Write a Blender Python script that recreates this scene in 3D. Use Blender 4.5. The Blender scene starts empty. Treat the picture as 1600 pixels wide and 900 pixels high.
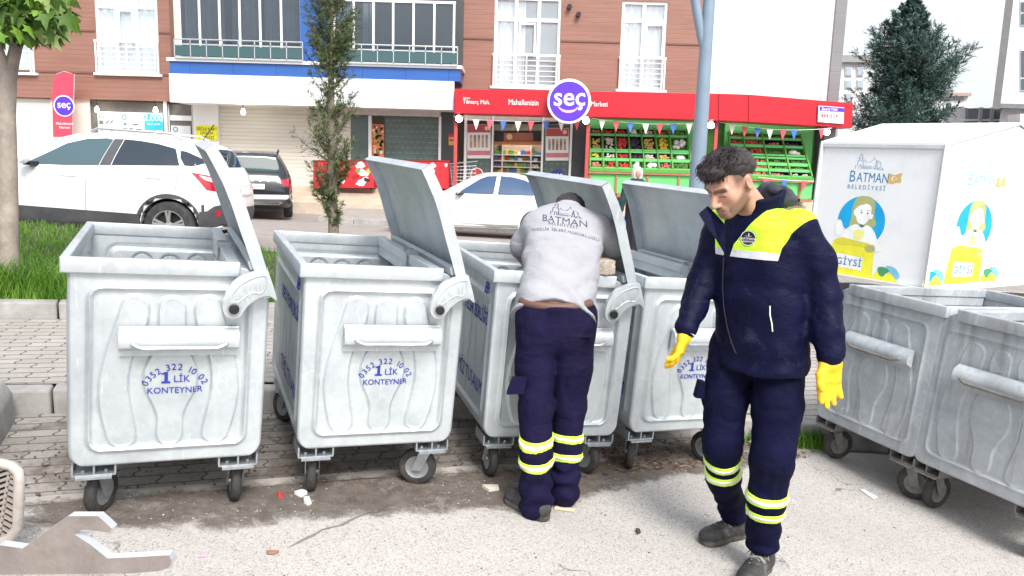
import bpy, bmesh, math, random
import numpy as np
from mathutils import Vector, Matrix
from mathutils.bvhtree import BVHTree

# ---------------------------------------------------------------- camera, sky, sun, exposure
SC = bpy.context.scene
COL = SC.collection
FPX, PITCH, ROLL, CAMH = 1200.0, math.radians(9.0), 0.028, 1.65
_fw = np.array([0, math.cos(PITCH), -math.sin(PITCH)])
_u0 = np.cross([1., 0, 0], _fw)
CR = math.cos(ROLL)*np.array([1., 0, 0]) + math.sin(ROLL)*_u0
CU = -math.sin(ROLL)*np.array([1., 0, 0]) + math.cos(ROLL)*_u0
CF = _fw
cam_d = bpy.data.cameras.new('camera'); cam = bpy.data.objects.new('camera', cam_d); COL.objects.link(cam)
cam_d.sensor_width = 36.0; cam_d.lens = FPX/1600*36; cam_d.clip_start = 0.05; cam_d.clip_end = 2000
_m = Matrix.Identity(4)
for i in range(3):
    _m[i][0], _m[i][1], _m[i][2] = CR[i], CU[i], -CF[i]
_m[2][3] = CAMH
cam.matrix_world = _m
SC.camera = cam

SUN_DIR = Vector((0.30, -0.70, 0.86)).normalized()
w = bpy.data.worlds.new('World'); SC.world = w; w.use_nodes = True
_nt = w.node_tree; _bg = _nt.nodes['Background']
_sky = _nt.nodes.new('ShaderNodeTexSky'); _sky.sky_type = 'NISHITA'; _sky.sun_disc = False
_sky.sun_elevation = math.asin(SUN_DIR.z); _sky.sun_rotation = math.atan2(SUN_DIR.x, SUN_DIR.y)
_sky.air_density = 1.3; _sky.dust_density = 4.0; _sky.ozone_density = 1.0
_hs = _nt.nodes.new('ShaderNodeHueSaturation'); _hs.inputs['Saturation'].default_value = 0.58
_nt.links.new(_sky.outputs[0], _hs.inputs['Color']); _mx = _nt.nodes.new('ShaderNodeMixRGB'); _mx.inputs[0].default_value = 0.42; _mx.inputs[2].default_value = (5.4, 5.6, 5.9, 1)   # thin bright overcast
_nt.links.new(_hs.outputs[0], _mx.inputs[1]); _nt.links.new(_mx.outputs[0], _bg.inputs[0])
_bg.inputs[1].default_value = 0.085
sun_d = bpy.data.lights.new('sun', 'SUN'); sun = bpy.data.objects.new('sun', sun_d); COL.objects.link(sun)
sun_d.energy = 1.5; sun_d.angle = math.radians(24); sun_d.color = (1.0, 0.965, 0.92)
sun.rotation_euler = SUN_DIR.to_track_quat('Z', 'Y').to_euler()
sun.location = (4, -6, 12)
SC.view_settings.view_transform = 'Standard'; SC.view_settings.look = 'None'
SC.view_settings.exposure = 1.56; SC.view_settings.gamma = 1; SC.view_settings.use_curve_mapping = False
SC.render.film_transparent = False
try:
    SC.cycles.use_denoising = True
    SC.cycles.max_bounces = 6; SC.cycles.transparent_max_bounces = 12
except Exception: pass
random.seed(7); RNG = np.random.default_rng(7)
PI = math.pi

# ---------------------------------------------------------------- helpers
def ray(px, py): return CF + CR*(px-800)/FPX - CU*(py-450)/FPX
def gy(px, py, Y):                       # point seen at a photo pixel, on the plane y = Y
    d = ray(px, py); t = Y/d[1]
    return Vector((d[0]*t, Y, CAMH+d[2]*t))
GA, GX, GY = -0.105, -0.071, 0.008       # near ground plane
def zn(x, y): return GA + GX*max(-7, min(7, x)) + GY*y
def zr(x, y): return 0.38 - 0.03*(max(-9, min(9, x))+5) - 0.026*(y-10.5)
def gn(px, py, dz=0.0):
    d = ray(px, py); t = (GA+dz-CAMH)/(d[2]-GX*d[0]-GY*d[1])
    return Vector((d[0]*t, d[1]*t, CAMH+d[2]*t))

def tag(o, label=None, cat=None, group=None, kind=None):
    if label: o['label'] = label
    if cat: o['category'] = cat
    if group: o['group'] = group
    if kind: o['kind'] = kind
    return o
def thing(name, label, cat, loc=(0, 0, 0), rz=0.0, group=None):
    o = bpy.data.objects.new(name, None); COL.objects.link(o)
    o.location = loc; o.rotation_euler = (0, 0, rz); o.empty_display_size = 0.1
    return tag(o, label, cat, group)
def link_mesh(name, me, mat, parent=None, smooth=False):
    o = bpy.data.objects.new(name, me); COL.objects.link(o)
    if mat is not None:
        for mm in (mat if isinstance(mat, (list, tuple)) else [mat]): me.materials.append(mm)
    if parent is not None: o.parent = parent
    if smooth: me.polygons.foreach_set('use_smooth', [True]*len(me.polygons))
    return o
def copy_tree(o, parent=None):
    c = o.copy(); COL.objects.link(c)
    if parent is not None: c.parent = parent
    for ch in list(o.children): copy_tree(ch, c)
    return c

class MB:
    """collects geometry, builds ONE mesh object"""
    def __init__(s): s.v = []; s.f = []; s.mi = []; s.M = Matrix.Identity(4); s.cur = 0
    def add(s, vs, fs, mi=None):
        b = len(s.v); M = s.M
        s.v += [tuple(M @ Vector(p)) for p in vs]; s.f += [tuple(b+i for i in f) for f in fs]
        s.mi += [s.cur if mi is None else mi]*len(fs); return s
    def box(s, c, d, rot=None, mi=None):
        x, y, z = d[0]/2, d[1]/2, d[2]/2
        vs = [Vector(p) for p in ((-x,-y,-z),(x,-y,-z),(x,y,-z),(-x,y,-z),(-x,-y,z),(x,-y,z),(x,y,z),(-x,y,z))]
        if rot is not None: vs = [rot @ p for p in vs]
        vs = [p+Vector(c) for p in vs]
        return s.add(vs, [(0,3,2,1),(4,5,6,7),(0,1,5,4),(1,2,6,5),(2,3,7,6),(3,0,4,7)], mi)
    def bb(s, x0, x1, y0, y1, z0, z1, mi=None):
        return s.box(((x0+x1)/2, (y0+y1)/2, (z0+z1)/2), (abs(x1-x0), abs(y1-y0), abs(z1-z0)), None, mi)
    def bar(s, p0, p1, w, h, up=(0, 0, 1), mi=None):
        p0, p1 = Vector(p0), Vector(p1); d = p1-p0; L = d.length; d.normalize()
        x = d.cross(Vector(up)); x = x.normalized() if x.length > 1e-5 else d.orthogonal().normalized(); z = x.cross(d)
        R = Matrix((x, d, z)).transposed()
        return s.box((p0+p1)/2, (w, L, h), R, mi)
    def tube(s, pts, r, n=10, caps=True, mi=None):
        pts = [Vector(p) for p in pts]; m = len(pts)
        rs = r if isinstance(r, (list, tuple)) else [r]*m
        vs = []; fs = []; pu = None
        for i, p in enumerate(pts):
            t = (pts[min(i+1, m-1)]-pts[max(i-1, 0)]).normalized()
            u = t.orthogonal().normalized() if pu is None else (pu-t*pu.dot(t)).normalized()
            pu = u; v = t.cross(u)
            vs += [p+(u*math.cos(2*PI*k/n)+v*math.sin(2*PI*k/n))*rs[i] for k in range(n)]
        for i in range(m-1):
            for k in range(n): fs.append((i*n+k, i*n+(k+1) % n, (i+1)*n+(k+1) % n, (i+1)*n+k))
        if caps: fs += [tuple(range(n))[::-1], tuple((m-1)*n+k for k in range(n))]
        return s.add(vs, fs, mi)
    def cyl(s, p0, p1, r0, r1=None, n=20, mi=None): return s.tube([p0, p1], [r0, r0 if r1 is None else r1], n, True, mi)
    def lathe(s, prof, c=(0,0,0), axis='z', n=28, mi=None):
        vs = []; fs = []; m = len(prof)
        for (r, h) in prof:
            for k in range(n):
                a = 2*PI*k/n; x, y = r*math.cos(a), r*math.sin(a)
                q = {'z': (x, y, h), 'y': (x, h, -y), 'x': (h, x, y)}[axis]
                vs.append((q[0]+c[0], q[1]+c[1], q[2]+c[2]))
        for i in range(m-1):
            for k in range(n): fs.append((i*n+k, i*n+(k+1) % n, (i+1)*n+(k+1) % n, (i+1)*n+k))
        return s.add(vs, fs, mi)
    def prism(s, poly, a, b, plane='xz', mi=None):
        """polygon in a plane, extruded along the third axis from a to b"""
        n = len(poly)
        def q(u, v, w): return {'xz': (u, w, v), 'xy': (u, v, w), 'yz': (w, u, v)}[plane]
        vs = [q(u, v, a) for u, v in poly]+[q(u, v, b) for u, v in poly]
        fs = [tuple(range(n)), tuple(range(2*n-1, n-1, -1))]+[(i, n+i, n+(i+1) % n, (i+1) % n) for i in range(n)]
        return s.add(vs, fs, mi)
    def grid(s, fn, nu, nv, mi=None):
        vs = [fn(i/nu, j/nv) for j in range(nv+1) for i in range(nu+1)]
        return s.add(vs, [(j*(nu+1)+i, j*(nu+1)+i+1, (j+1)*(nu+1)+i+1, (j+1)*(nu+1)+i) for j in range(nv) for i in range(nu)], mi)
    def build(s, name, mat, parent=None, smooth=False, bevel=0.0, solid=0.0, weld=False, angle=35, fixn=True):
        me = bpy.data.meshes.new(name); me.from_pydata(s.v, [], s.f)
        if any(s.mi): me.polygons.foreach_set('material_index', s.mi)
        bm = bmesh.new(); bm.from_mesh(me)
        if weld: bmesh.ops.remove_doubles(bm, verts=bm.verts, dist=1e-5)
        if fixn: bmesh.ops.recalc_face_normals(bm, faces=bm.faces)
        if solid: bmesh.ops.solidify(bm, geom=bm.faces[:], thickness=solid)
        if bevel:
            es = [e for e in bm.edges if len(e.link_faces) == 2 and e.calc_face_angle(0) > math.radians(30)]
            bmesh.ops.bevel(bm, geom=es, offset=bevel, segments=2, affect='EDGES', profile=0.6, clamp_overlap=True)
        if smooth:
            for f in bm.faces: f.smooth = True
            for e in bm.edges:
                if len(e.link_faces) == 2 and e.calc_face_angle(0) > math.radians(angle): e.smooth = False
        bm.to_mesh(me); bm.free()
        return link_mesh(name, me, mat, parent)

_tc = {}
def text2d(txt, size=1.0, align='CENTER', bold=0.0, spacing=1.0, res=3):
    if 'M' in txt: bold = min(bold, 0.0)
    key = (txt, align, bold, spacing, res)
    if key not in _tc:
        cu = bpy.data.curves.new('t', 'FONT'); cu.body = txt; cu.size = 1.0; cu.align_x = align
        cu.offset = bold; cu.space_character = spacing; cu.resolution_u = res; cu.fill_mode = 'FRONT'
        ob = bpy.data.objects.new('t', cu); COL.objects.link(ob)
        dg = bpy.context.evaluated_depsgraph_get(); dg.update()
        me = bpy.data.meshes.new_from_object(ob.evaluated_get(dg))
        vs = np.array([v.co[:2] for v in me.vertices]).reshape(-1, 2); fs = [tuple(p.vertices) for p in me.polygons]
        bpy.data.objects.remove(ob); bpy.data.curves.remove(cu); bpy.data.meshes.remove(me)
        _tc[key] = (vs, fs)
    vs, fs = _tc[key]
    return vs*size, fs
def text_w(txt, size, bold=0.0, spacing=1.0):
    v, _ = text2d(txt, size, 'LEFT', bold, spacing)
    return float(v[:, 0].max()) if len(v) else 0.3*size
def add_text(mb, txt, size, o, ux, uy, align='CENTER', bold=0.0, spacing=1.0, sx=1.0, mi=None):
    vs, fs = text2d(txt, size, align, bold, spacing)
    o, ux, uy = Vector(o), Vector(ux), Vector(uy)
    mb.add([o+ux*(a*sx)+uy*b for a, b in vs], fs, mi)
def add_arc_text(mb, txt, size, c, r, mid, ux, uy, bold=0.0, gap=1.0, flip=1, mirror=1, span=None):
    """letters on a circle (angles measured from ux towards uy), clockwise when flip = 1"""
    c, ux, uy = Vector(c), Vector(ux), Vector(uy)
    ws = [(text_w(ch, size, bold) if ch != ' ' else size*0.28)+size*0.10*gap for ch in txt]
    tot = sum(ws)/r; a = mid+flip*tot/2
    for ch, wd in zip(txt, ws):
        am = a-flip*wd/2/r
        if ch != ' ':
            vs, fs = text2d(ch, size, 'LEFT', bold); vs = vs-np.array([vs[:, 0].max()/2, 0])
            er = ux*math.cos(am)+uy*math.sin(am); et = ux*math.sin(am)-uy*math.cos(am)
            if flip < 0: er, et = -er, -et
            base = c+(er if flip > 0 else -er)*(r)
            mb.add([base+et*(p*mirror)+er*q for p, q in vs], fs)
        a -= flip*wd/r
def bvh_of(o, M=None):
    me = o.data; M = M or Matrix.Identity(4)
    return BVHTree.FromPolygons([M @ v.co for v in me.vertices], [tuple(p.vertices) for p in me.polygons])
def project(mb, bvh, d, off=0.003, back=1.0):
    """slide all collected points along d on to a surface"""
    d = Vector(d).normalized(); out = []
    for p in mb.v:
        p = Vector(p); h = bvh.ray_cast(p-d*back, d)
        if h[0] is None:
            h = bvh.find_nearest(p)
        out.append(tuple(h[0]-d*off))
    mb.v = out; return mb
def poly_grid(poly, step):
    """polygon (2-D) cut into small cells so that it can follow a curved surface"""
    bm = bmesh.new(); vs = [bm.verts.new((p[0], p[1], 0)) for p in poly]; bm.faces.new(vs)
    bmesh.ops.triangulate(bm, faces=bm.faces[:])
    P = np.array(poly)
    for ax in (0, 1):
        a = P[:, ax].min()+step
        while a < P[:, ax].max():
            co = [0, 0, 0]; no = [0, 0, 0]; co[ax] = a; no[ax] = 1
            bmesh.ops.bisect_plane(bm, geom=bm.verts[:]+bm.edges[:]+bm.faces[:], plane_co=co, plane_no=no, dist=1e-6)
            a += step
    bm.verts.index_update()
    v = [(q.co.x, q.co.y) for q in bm.verts]; f = [tuple(q.index for q in fc.verts) for fc in bm.faces]
    bm.free(); return v, f
def ellipse(cx, cy, rx, ry, n=28, a0=0, a1=2*PI):
    return [(cx+rx*math.cos(a0+(a1-a0)*k/n), cy+ry*math.sin(a0+(a1-a0)*k/n)) for k in range(n)]
def rrect(x0, x1, y0, y1, r, n=4):
    o = []
    for cx, cy, a in ((x1-r, y1-r, 0), (x0+r, y1-r, PI/2), (x0+r, y0+r, PI), (x1-r, y0+r, 1.5*PI)):
        o += [(cx+r*math.cos(a+PI/2*k/n), cy+r*math.sin(a+PI/2*k/n)) for k in range(n+1)]
    return o

# ---- signed-distance modelling + surface nets
def snet(f, lo, hi, h):
    lo = np.array(lo, float); hi = np.array(hi, float); n = np.ceil((hi-lo)/h).astype(int)+1
    G = np.stack(np.meshgrid(*[lo[i]+h*np.arange(n[i]) for i in range(3)], indexing='ij'), -1)
    D = f(G.reshape(-1, 3)).reshape(n); S = D < 0; c = n-1
    acc = np.zeros((*c, 3)); cnt = np.zeros(c)
    def sl(o): return tuple(slice(o[i], o[i]+c[i]) for i in range(3))
    for ax in range(3):
        o1, o2 = [i for i in range(3) if i != ax]
        for a in (0, 1):
            for b in (0, 1):
                of = [0, 0, 0]; of[o1] = a; of[o2] = b; og = list(of); og[ax] = 1
                d0, d1 = D[sl(of)], D[sl(og)]; cr = S[sl(of)] != S[sl(og)]
                t = np.where(cr, d0/np.where(np.abs(d0-d1) < 1e-12, 1, d0-d1), 0)
                for i in range(3): acc[..., i] += np.where(cr, of[i]+(t if i == ax else 0), 0)
                cnt += cr
    m = cnt > 0; idx = -np.ones(c, int); idx[m] = np.arange(m.sum())
    ijk = np.argwhere(m); V = lo+(ijk+acc[m]/cnt[m][:, None])*h
    F = []
    for ax in range(3):
        o1, o2 = (ax+1) % 3, (ax+2) % 3
        s0 = [slice(None)]*3; s1 = [slice(None)]*3
        s0[ax] = slice(0, n[ax]-1); s1[ax] = slice(1, n[ax])
        for q in (o1, o2): s0[q] = s1[q] = slice(1, n[q]-1)
        A, B = S[tuple(s0)], S[tuple(s1)]
        e = np.argwhere(A != B); 
        if not len(e): continue
        fl = A[tuple(e.T)]
        e = e.copy(); e[:, o1] += 1; e[:, o2] += 1
        def at(d1, d2):
            k = e.copy(); k[:, o1] += d1; k[:, o2] += d2; return idx[tuple(k.T)]
        q = np.stack([at(-1, -1), at(0, -1), at(0, 0), at(-1, 0)], 1)
        q[~fl] = q[~fl][:, ::-1]; F.append(q)
    F = np.concatenate(F); F = F[(F >= 0).all(1)]
    return V, F
def smin(a, b, k): 
    h = np.clip(0.5+0.5*(b-a)/k, 0, 1); return b+(a-b)*h-k*h*(1-h)
def smax(a, b, k): return -smin(-a, -b, k)
def cap(P, a, b, ra, rb=None):
    a = np.array(a, float); b = np.array(b, float); rb = ra if rb is None else rb
    d = b-a; t = np.clip(((P-a)@d)/(d@d), 0, 1)
    return np.linalg.norm(P-a-t[:, None]*d, axis=1)-(ra+(rb-ra)*t)
def ell(P, c, r, R=None):
    q = P-np.array(c, float)
    if R is not None: q = q@np.array(R)
    r = np.array(r, float); k0 = np.linalg.norm(q/r, axis=1); k1 = np.linalg.norm(q/r**2, axis=1)
    return k0*(k0-1)/np.maximum(k1, 1e-9)
def rbox(P, c, hd, r, R=None):
    q = P-np.array(c, float)
    if R is not None: q = q@np.array(R)
    q = np.abs(q)-(np.array(hd)-r)
    return np.linalg.norm(np.maximum(q, 0), axis=1)+np.minimum(q.max(1), 0)-r
def sdf_mesh(name, f, lo, hi, h, mat, parent=None, attrs=None, smooth_it=0):
    V, F = snet(f, lo, hi, h)
    me = bpy.data.meshes.new(name); me.from_pydata(V.tolist(), [], F.tolist())
    me.polygons.foreach_set('use_smooth', [True]*len(me.polygons))
    if attrs:
        for k, fn in attrs.items():
            a = me.attributes.new(k, 'FLOAT', 'POINT'); a.data.foreach_set('value', np.asarray(fn(V), np.float32))
    return link_mesh(name, me, mat, parent)
def vnoise(P, seed=0):
    """smooth value noise in [-1,1] on an (n,3) array"""
    P = np.asarray(P, float); i = np.floor(P).astype(np.int64); f = P-i; u = f*f*(3-2*f); out = 0
    for a in (0, 1):
        for b in (0, 1):
            for c in (0, 1):
                hsh = ((i[:, 0]+a)*73856093) ^ ((i[:, 1]+b)*19349663) ^ ((i[:, 2]+c)*83492791) ^ (seed*2654435)
                hsh = ((hsh ^ (hsh >> 13))*1274126177) & 0x7fffffff
                wgt = (u[:, 0] if a else 1-u[:, 0])*(u[:, 1] if b else 1-u[:, 1])*(u[:, 2] if c else 1-u[:, 2])
                out = out+wgt*((hsh % 10007)/5003.5-1)
    return out
# ---------------------------------------------------------------- materials (procedural)
class N:
    def __init__(s, name):
        s.m = bpy.data.materials.new(name); s.m.use_nodes = True; s.t = s.m.node_tree
        s.b = s.t.nodes['Principled BSDF']; s.k = 0
    def n(s, typ, **kw):
        x = s.t.nodes.new('ShaderNode'+typ); s.k += 1; x.location = (-300-20*s.k, 40*s.k)
        for a, v in kw.items():
            if a.startswith('i_'):
                key = a[2:]; key = int(key) if key.isdigit() else key.replace('_', ' ')
                x.inputs[key].default_value = v
            else: setattr(x, a, v)
        return x
    def l(s, a, b): s.t.links.new(a, b)
    def co(s, scale=(1, 1, 1), kind='Object', loc=(0, 0, 0), rot=(0, 0, 0)):
        tc = s.n('TexCoord'); mp = s.n('Mapping'); s.l(tc.outputs[kind], mp.inputs[0])
        mp.inputs['Scale'].default_value = scale; mp.inputs['Location'].default_value = loc; mp.inputs['Rotation'].default_value = rot
        return mp.outputs[0]
    def noise(s, co, scale, detail=4, rough=0.6, dist=0.0):
        x = s.n('TexNoise', i_Scale=scale, i_Detail=detail, i_Roughness=rough, i_Distortion=dist); s.l(co, x.inputs['Vector']); return x.outputs['Fac']
    def ramp(s, f, stops):
        r = s.n('ValToRGB'); e = r.color_ramp.elements
        while len(e) < len(stops): e.new(0.5)
        for q, (p, c) in zip(e, stops):
            q.position = p; q.color = (*c, 1) if len(c) == 3 else c
        s.l(f, r.inputs[0]); return r.outputs[0]
    def mix(s, f, a, b, blend='MIX'):
        x = s.n('MixRGB'); x.blend_type = blend
        for q, v in zip(x.inputs, (f, a, b)):
            if isinstance(v, (int, float)): q.default_value = v
            elif isinstance(v, tuple): q.default_value = (*v, 1) if len(v) == 3 else v
            else: s.l(v, q)
        return x.outputs[0]
    def math(s, op, a, b=0.0, c=None):
        x = s.n('Math', operation=op)
        for q, v in zip(x.inputs, (a, b, c)):
            if v is None: continue
            if isinstance(v, (int, float)): q.default_value = v
            else: s.l(v, q)
        return x.outputs[0]
    def sep(s, co):
        x = s.n('SeparateXYZ'); s.l(co, x.inputs[0]); return x.outputs
    def comb(s, x, y, z):
        q = s.n('CombineXYZ')
        for i, v in zip(q.inputs, (x, y, z)):
            if isinstance(v, (int, float)): i.default_value = v
            else: s.l(v, i)
        return q.outputs[0]
    def bump(s, h, st=0.3, dist=0.01):
        x = s.n('Bump', i_Strength=st, i_Distance=dist); s.l(h, x.inputs['Height']); s.l(x.outputs[0], s.b.inputs['Normal']); return x
    def col(s, c):
        if isinstance(c, tuple): s.b.inputs['Base Color'].default_value = (*c, 1)
        else: s.l(c, s.b.inputs['Base Color'])
    def set(s, rough=None, metal=None, spec=None, **kw):
        for k, v in (('Roughness', rough), ('Metallic', metal), ('Specular IOR Level', spec)):
            if v is None: continue
            if isinstance(v, (int, float)): s.b.inputs[k].default_value = v
            else: s.l(v, s.b.inputs[k])
        for k, v in kw.items(): s.b.inputs[k.replace('_', ' ')].default_value = v
        return s.m
def plain(name, c, rough=0.6, metal=0.0, var=0.12, scale=6.0, bump=0.0, bscale=60.0, spec=0.5, dirt=None, dscale=3.0, damt=0.35, coat=0.0):
    q = N(name); co = q.co(); f = q.noise(co, scale, 5)
    lo = tuple(x*(1-var) for x in c); hi = tuple(min(1, x*(1+var)) for x in c)
    cc = q.ramp(f, [(0.3, lo), (0.7, hi)])
    if dirt:
        g = q.noise(co, dscale, 8, 0.68, 0.5); cc = q.mix(q.math('MULTIPLY', q.ramp(g, [(0.48, (0, 0, 0)), (0.7, (1, 1, 1))]), damt), cc, dirt)
    q.col(cc)
    if bump: q.bump(q.noise(co, bscale, 6), bump, 0.004)
    if coat: q.b.inputs['Coat Weight'].default_value = coat; q.b.inputs['Coat Roughness'].default_value = 0.06
    return q.set(rough, metal, spec)
def emis(name, c, st):
    q = N(name); q.b.inputs['Base Color'].default_value = (*c, 1); q.b.inputs['Emission Color'].default_value = (*c, 1)
    q.b.inputs['Emission Strength'].default_value = st; return q.m
def glassy(name, c, rough=0.04, spec=0.8, coat=0.0):
    q = N(name); q.col(c); q.b.inputs['Coat Weight'].default_value = coat; return q.set(rough, 0.0, spec)
def clear_glass(name, c=(0.9, 0.95, 0.97), alpha=0.25, rough=0.02):
    q = N(name); q.col(c); q.set(rough, 0.0, 0.9); q.b.inputs['Alpha'].default_value = alpha; return q.m

def m_zinc(name, base, dark, light, stain=None, rust=0.0, rough=0.42, metal=0.45):
    q = N(name); oi = q.n('ObjectInfo'); va = q.n('VectorMath', operation='ADD'); q.l(q.co(), va.inputs[0]); q.l(q.math('MULTIPLY', oi.outputs['Random'], 17.0), va.inputs[1]); co = va.outputs[0]
    n1 = q.noise(co, 5, 7, 0.65, 0.3)
    vo = q.n('TexVoronoi', i_Scale=42.0); q.l(co, vo.inputs['Vector'])
    bw = q.n('RGBToBW'); q.l(vo.outputs['Color'], bw.inputs[0]); sp = q.mix(0.10, q.ramp(n1, [(0.3, dark), (0.5, base), (0.72, light)]), bw.outputs[0], 'SOFT_LIGHT')
    stv = q.n('Mapping'); stv.inputs['Scale'].default_value = (14, 14, 0.9); q.l(co, stv.inputs[0]); streak = q.noise(stv.outputs[0], 1.6, 6, 0.62)
    cc = q.mix(q.math('MULTIPLY', q.ramp(streak, [(0.56, (0, 0, 0)), (0.66, (1, 1, 1))]), 0.45), sp, light)
    spots = q.noise(co, 26, 3, 0.7); cc = q.mix(q.math('MULTIPLY', q.ramp(spots, [(0.64, (0, 0, 0)), (0.70, (1, 1, 1))]), 0.35), cc, dark)
    if stain:
        g = q.noise(co, 2.3, 9, 0.7, 0.8); cc = q.mix(q.math('MULTIPLY', q.ramp(g, [(0.45, (0, 0, 0)), (0.68, (1, 1, 1))]), 0.75), cc, stain)
        g2 = q.noise(q.co((9, 9, 0.6), loc=(3, 1, 0)), 1.1, 6, 0.6); cc = q.mix(q.math('MULTIPLY', q.ramp(g2, [(0.58, (0, 0, 0)), (0.7, (1, 1, 1))]), 0.6), cc, tuple(x*0.55 for x in stain))
    if rust:
        g = q.noise(q.co((6, 6, 0.7), loc=(7, 2, 0)), 1.3, 6, 0.7); cc = q.mix(q.math('MULTIPLY', q.ramp(g, [(0.62, (0, 0, 0)), (0.74, (1, 1, 1))]), rust), cc, (0.16, 0.07, 0.03))
    mp2 = q.n('Mapping'); mp2.inputs['Scale'].default_value = (24, 24, 1.5); q.l(co, mp2.inputs[0]); rn = q.noise(mp2.outputs[0], 1.5, 8, 0.7, 0.3)
    cc = q.mix(q.math('MULTIPLY', q.ramp(rn, [(0.635, (0,)*3), (0.665, (1,)*3)]), 0.6 if not stain else 0.3), cc, (0.80, 0.82, 0.83))
    sv = q.n('TexVoronoi', i_Scale=3.2); sv.feature = 'DISTANCE_TO_EDGE'; wv = q.n('VectorMath', operation='ADD'); nz = q.n('TexNoise', i_Scale=1.7, i_Detail=3.0); q.l(co, nz.inputs['Vector']); q.l(co, wv.inputs[0]); q.l(nz.outputs['Color'], wv.inputs[1]); q.l(wv.outputs[0], sv.inputs['Vector'])
    scr = q.math('MULTIPLY', q.ramp(sv.outputs['Distance'], [(0.002, (1,)*3), (0.008, (0,)*3)]), q.ramp(q.noise(co, 2.6, 3), [(0.54, (0,)*3), (0.60, (1,)*3)]))
    cc = q.mix(q.math('MULTIPLY', scr, 0.5), cc, (0.78, 0.80, 0.81))
    gd = q.noise(co, 1.6, 9, 0.72, 0.6); cc = q.mix(q.math('MULTIPLY', q.ramp(gd, [(0.52, (0,)*3), (0.74, (1,)*3)]), 0.38), cc, tuple(x*0.72 for x in dark))
    q.col(cc)
    q.bump(q.noise(co, 70, 4), 0.12, 0.003)
    rr = q.ramp(n1, [(0.3, (rough-0.03,)*3), (0.7, (rough+0.06,)*3)])
    q.l(rr, q.b.inputs['Roughness'])
    return q.set(None, metal, 0.5)

def m_asphalt():
    q = N('asphalt'); co = q.co()
    vo = q.n('TexVoronoi', i_Scale=130.0); q.l(co, vo.inputs['Vector'])
    v2 = q.n('TexVoronoi', i_Scale=290.0); q.l(co, v2.inputs['Vector'])
    ag = q.mix(0.5, vo.outputs['Color'], v2.outputs['Color'])
    bw = q.n('RGBToBW'); q.l(ag, bw.inputs[0])
    c = q.ramp(bw.outputs[0], [(0.20, (0.17, 0.158, 0.148)), (0.36, (0.44, 0.42, 0.40)), (0.62, (0.50, 0.475, 0.455)), (0.85, (0.60, 0.58, 0.56))])
    big = q.noise(co, 0.8, 6, 0.6, 0.4)
    c = q.mix(q.ramp(big, [(0.35, (0.0,)*3), (0.75, (0.40,)*3)]), c, (0.27, 0.25, 0.235))
    blot = q.noise(q.co(loc=(4, 9, 0)), 3.2, 7, 0.66, 0.6)
    c = q.mix(q.math('MULTIPLY', q.ramp(blot, [(0.63, (0,)*3), (0.70, (1,)*3)]), 0.30), c, (0.17, 0.152, 0.14))
    # hairline cracks
    cr = q.n('TexVoronoi', i_Scale=1.1); cr.feature = 'DISTANCE_TO_EDGE'
    w2 = q.n('VectorMath', operation='ADD'); nz = q.n('TexNoise', i_Scale=3.0, i_Detail=6.0); q.l(co, nz.inputs['Vector'])
    q.l(co, w2.inputs[0]); q.l(nz.outputs['Color'], w2.inputs[1]); q.l(w2.outputs[0], cr.inputs['Vector'])
    msk = q.math('MULTIPLY', q.ramp(cr.outputs['Distance'], [(0.004, (1,)*3), (0.010, (0,)*3)]), q.ramp(q.noise(co, 0.9, 2), [(0.56, (0,)*3), (0.62, (1,)*3)]))
    c = q.mix(q.math('MULTIPLY', msk, 0.7), c, (0.06, 0.053, 0.048))
    q.col(c); q.bump(q.math('ADD', vo.outputs['Distance'], q.math('MULTIPLY', v2.outputs['Distance'], 0.6)), 0.55, 0.006)
    return q.set(0.88, 0, 0.3)

def m_paver(name, c1, c2, joint, sx=0.20, sy=0.10, wave=0.012, dirt=None, rotz=0.0, damt=0.6, dlo=0.42, dhi=0.62):
    """interlocking pavers: brick pattern with zig-zag sides"""
    q = N(name); co = q.co(rot=(0, 0, rotz)); s = q.sep(co)
    wob = q.math('MULTIPLY', q.math('PINGPONG', q.math('ADD', s[1], 50.0), sy/2), wave/(sy/2)*1.0)
    saw = q.math('MULTIPLY', q.math('SINE', q.math('MULTIPLY', s[1], 2*PI/sy)), wave)
    nz = q.noise(co, 9, 3); nz2 = q.math('MULTIPLY', q.math('SUBTRACT', nz, 0.5), 0.02)
    v = q.comb(q.math('ADD', q.math('ADD', s[0], saw), nz2), q.math('ADD', s[1], nz2), 0.0)
    br = q.n('TexBrick', offset=0.5, squash=1.0); q.l(v, br.inputs['Vector'])
    for k, val in (('Scale', 1.0), ('Mortar Size', 0.006), ('Mortar Smooth', 0.3), ('Bias', 0.0), ('Brick Width', sx), ('Row Height', sy)): br.inputs[k].default_value = val
    br.inputs['Color1'].default_value = (*c1, 1); br.inputs['Color2'].default_value = (*c2, 1); br.inputs['Mortar'].default_value = (*joint, 1)
    gr = q.noise(co, 60, 6, 0.7); c = q.mix(0.5, br.outputs['Color'], q.ramp(gr, [(0.3, (0.3,)*3), (0.7, (0.72,)*3)]), 'SOFT_LIGHT')
    bl = q.noise(co, 2.2, 7, 0.65, 0.5); c = q.mix(q.ramp(bl, [(0.4, (0,)*3), (0.75, (0.45,)*3)]), c, tuple(x*0.55 for x in c1))
    if dirt:
        g = q.noise(q.co(loc=(1.3, 0.4, 0)), 1.9, 8, 0.7, 0.7)
        c = q.mix(q.math('MULTIPLY', q.ramp(g, [(dlo, (0,)*3), (dhi, (1,)*3)]), damt), c, dirt)
    q.col(c)
    h = q.math('ADD', q.math('MULTIPLY', br.outputs['Fac'], -1.0), q.math('MULTIPLY', gr, 0.25))
    q.bump(h, 0.8, 0.008)
    return q.set(0.85, 0, 0.3)

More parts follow.
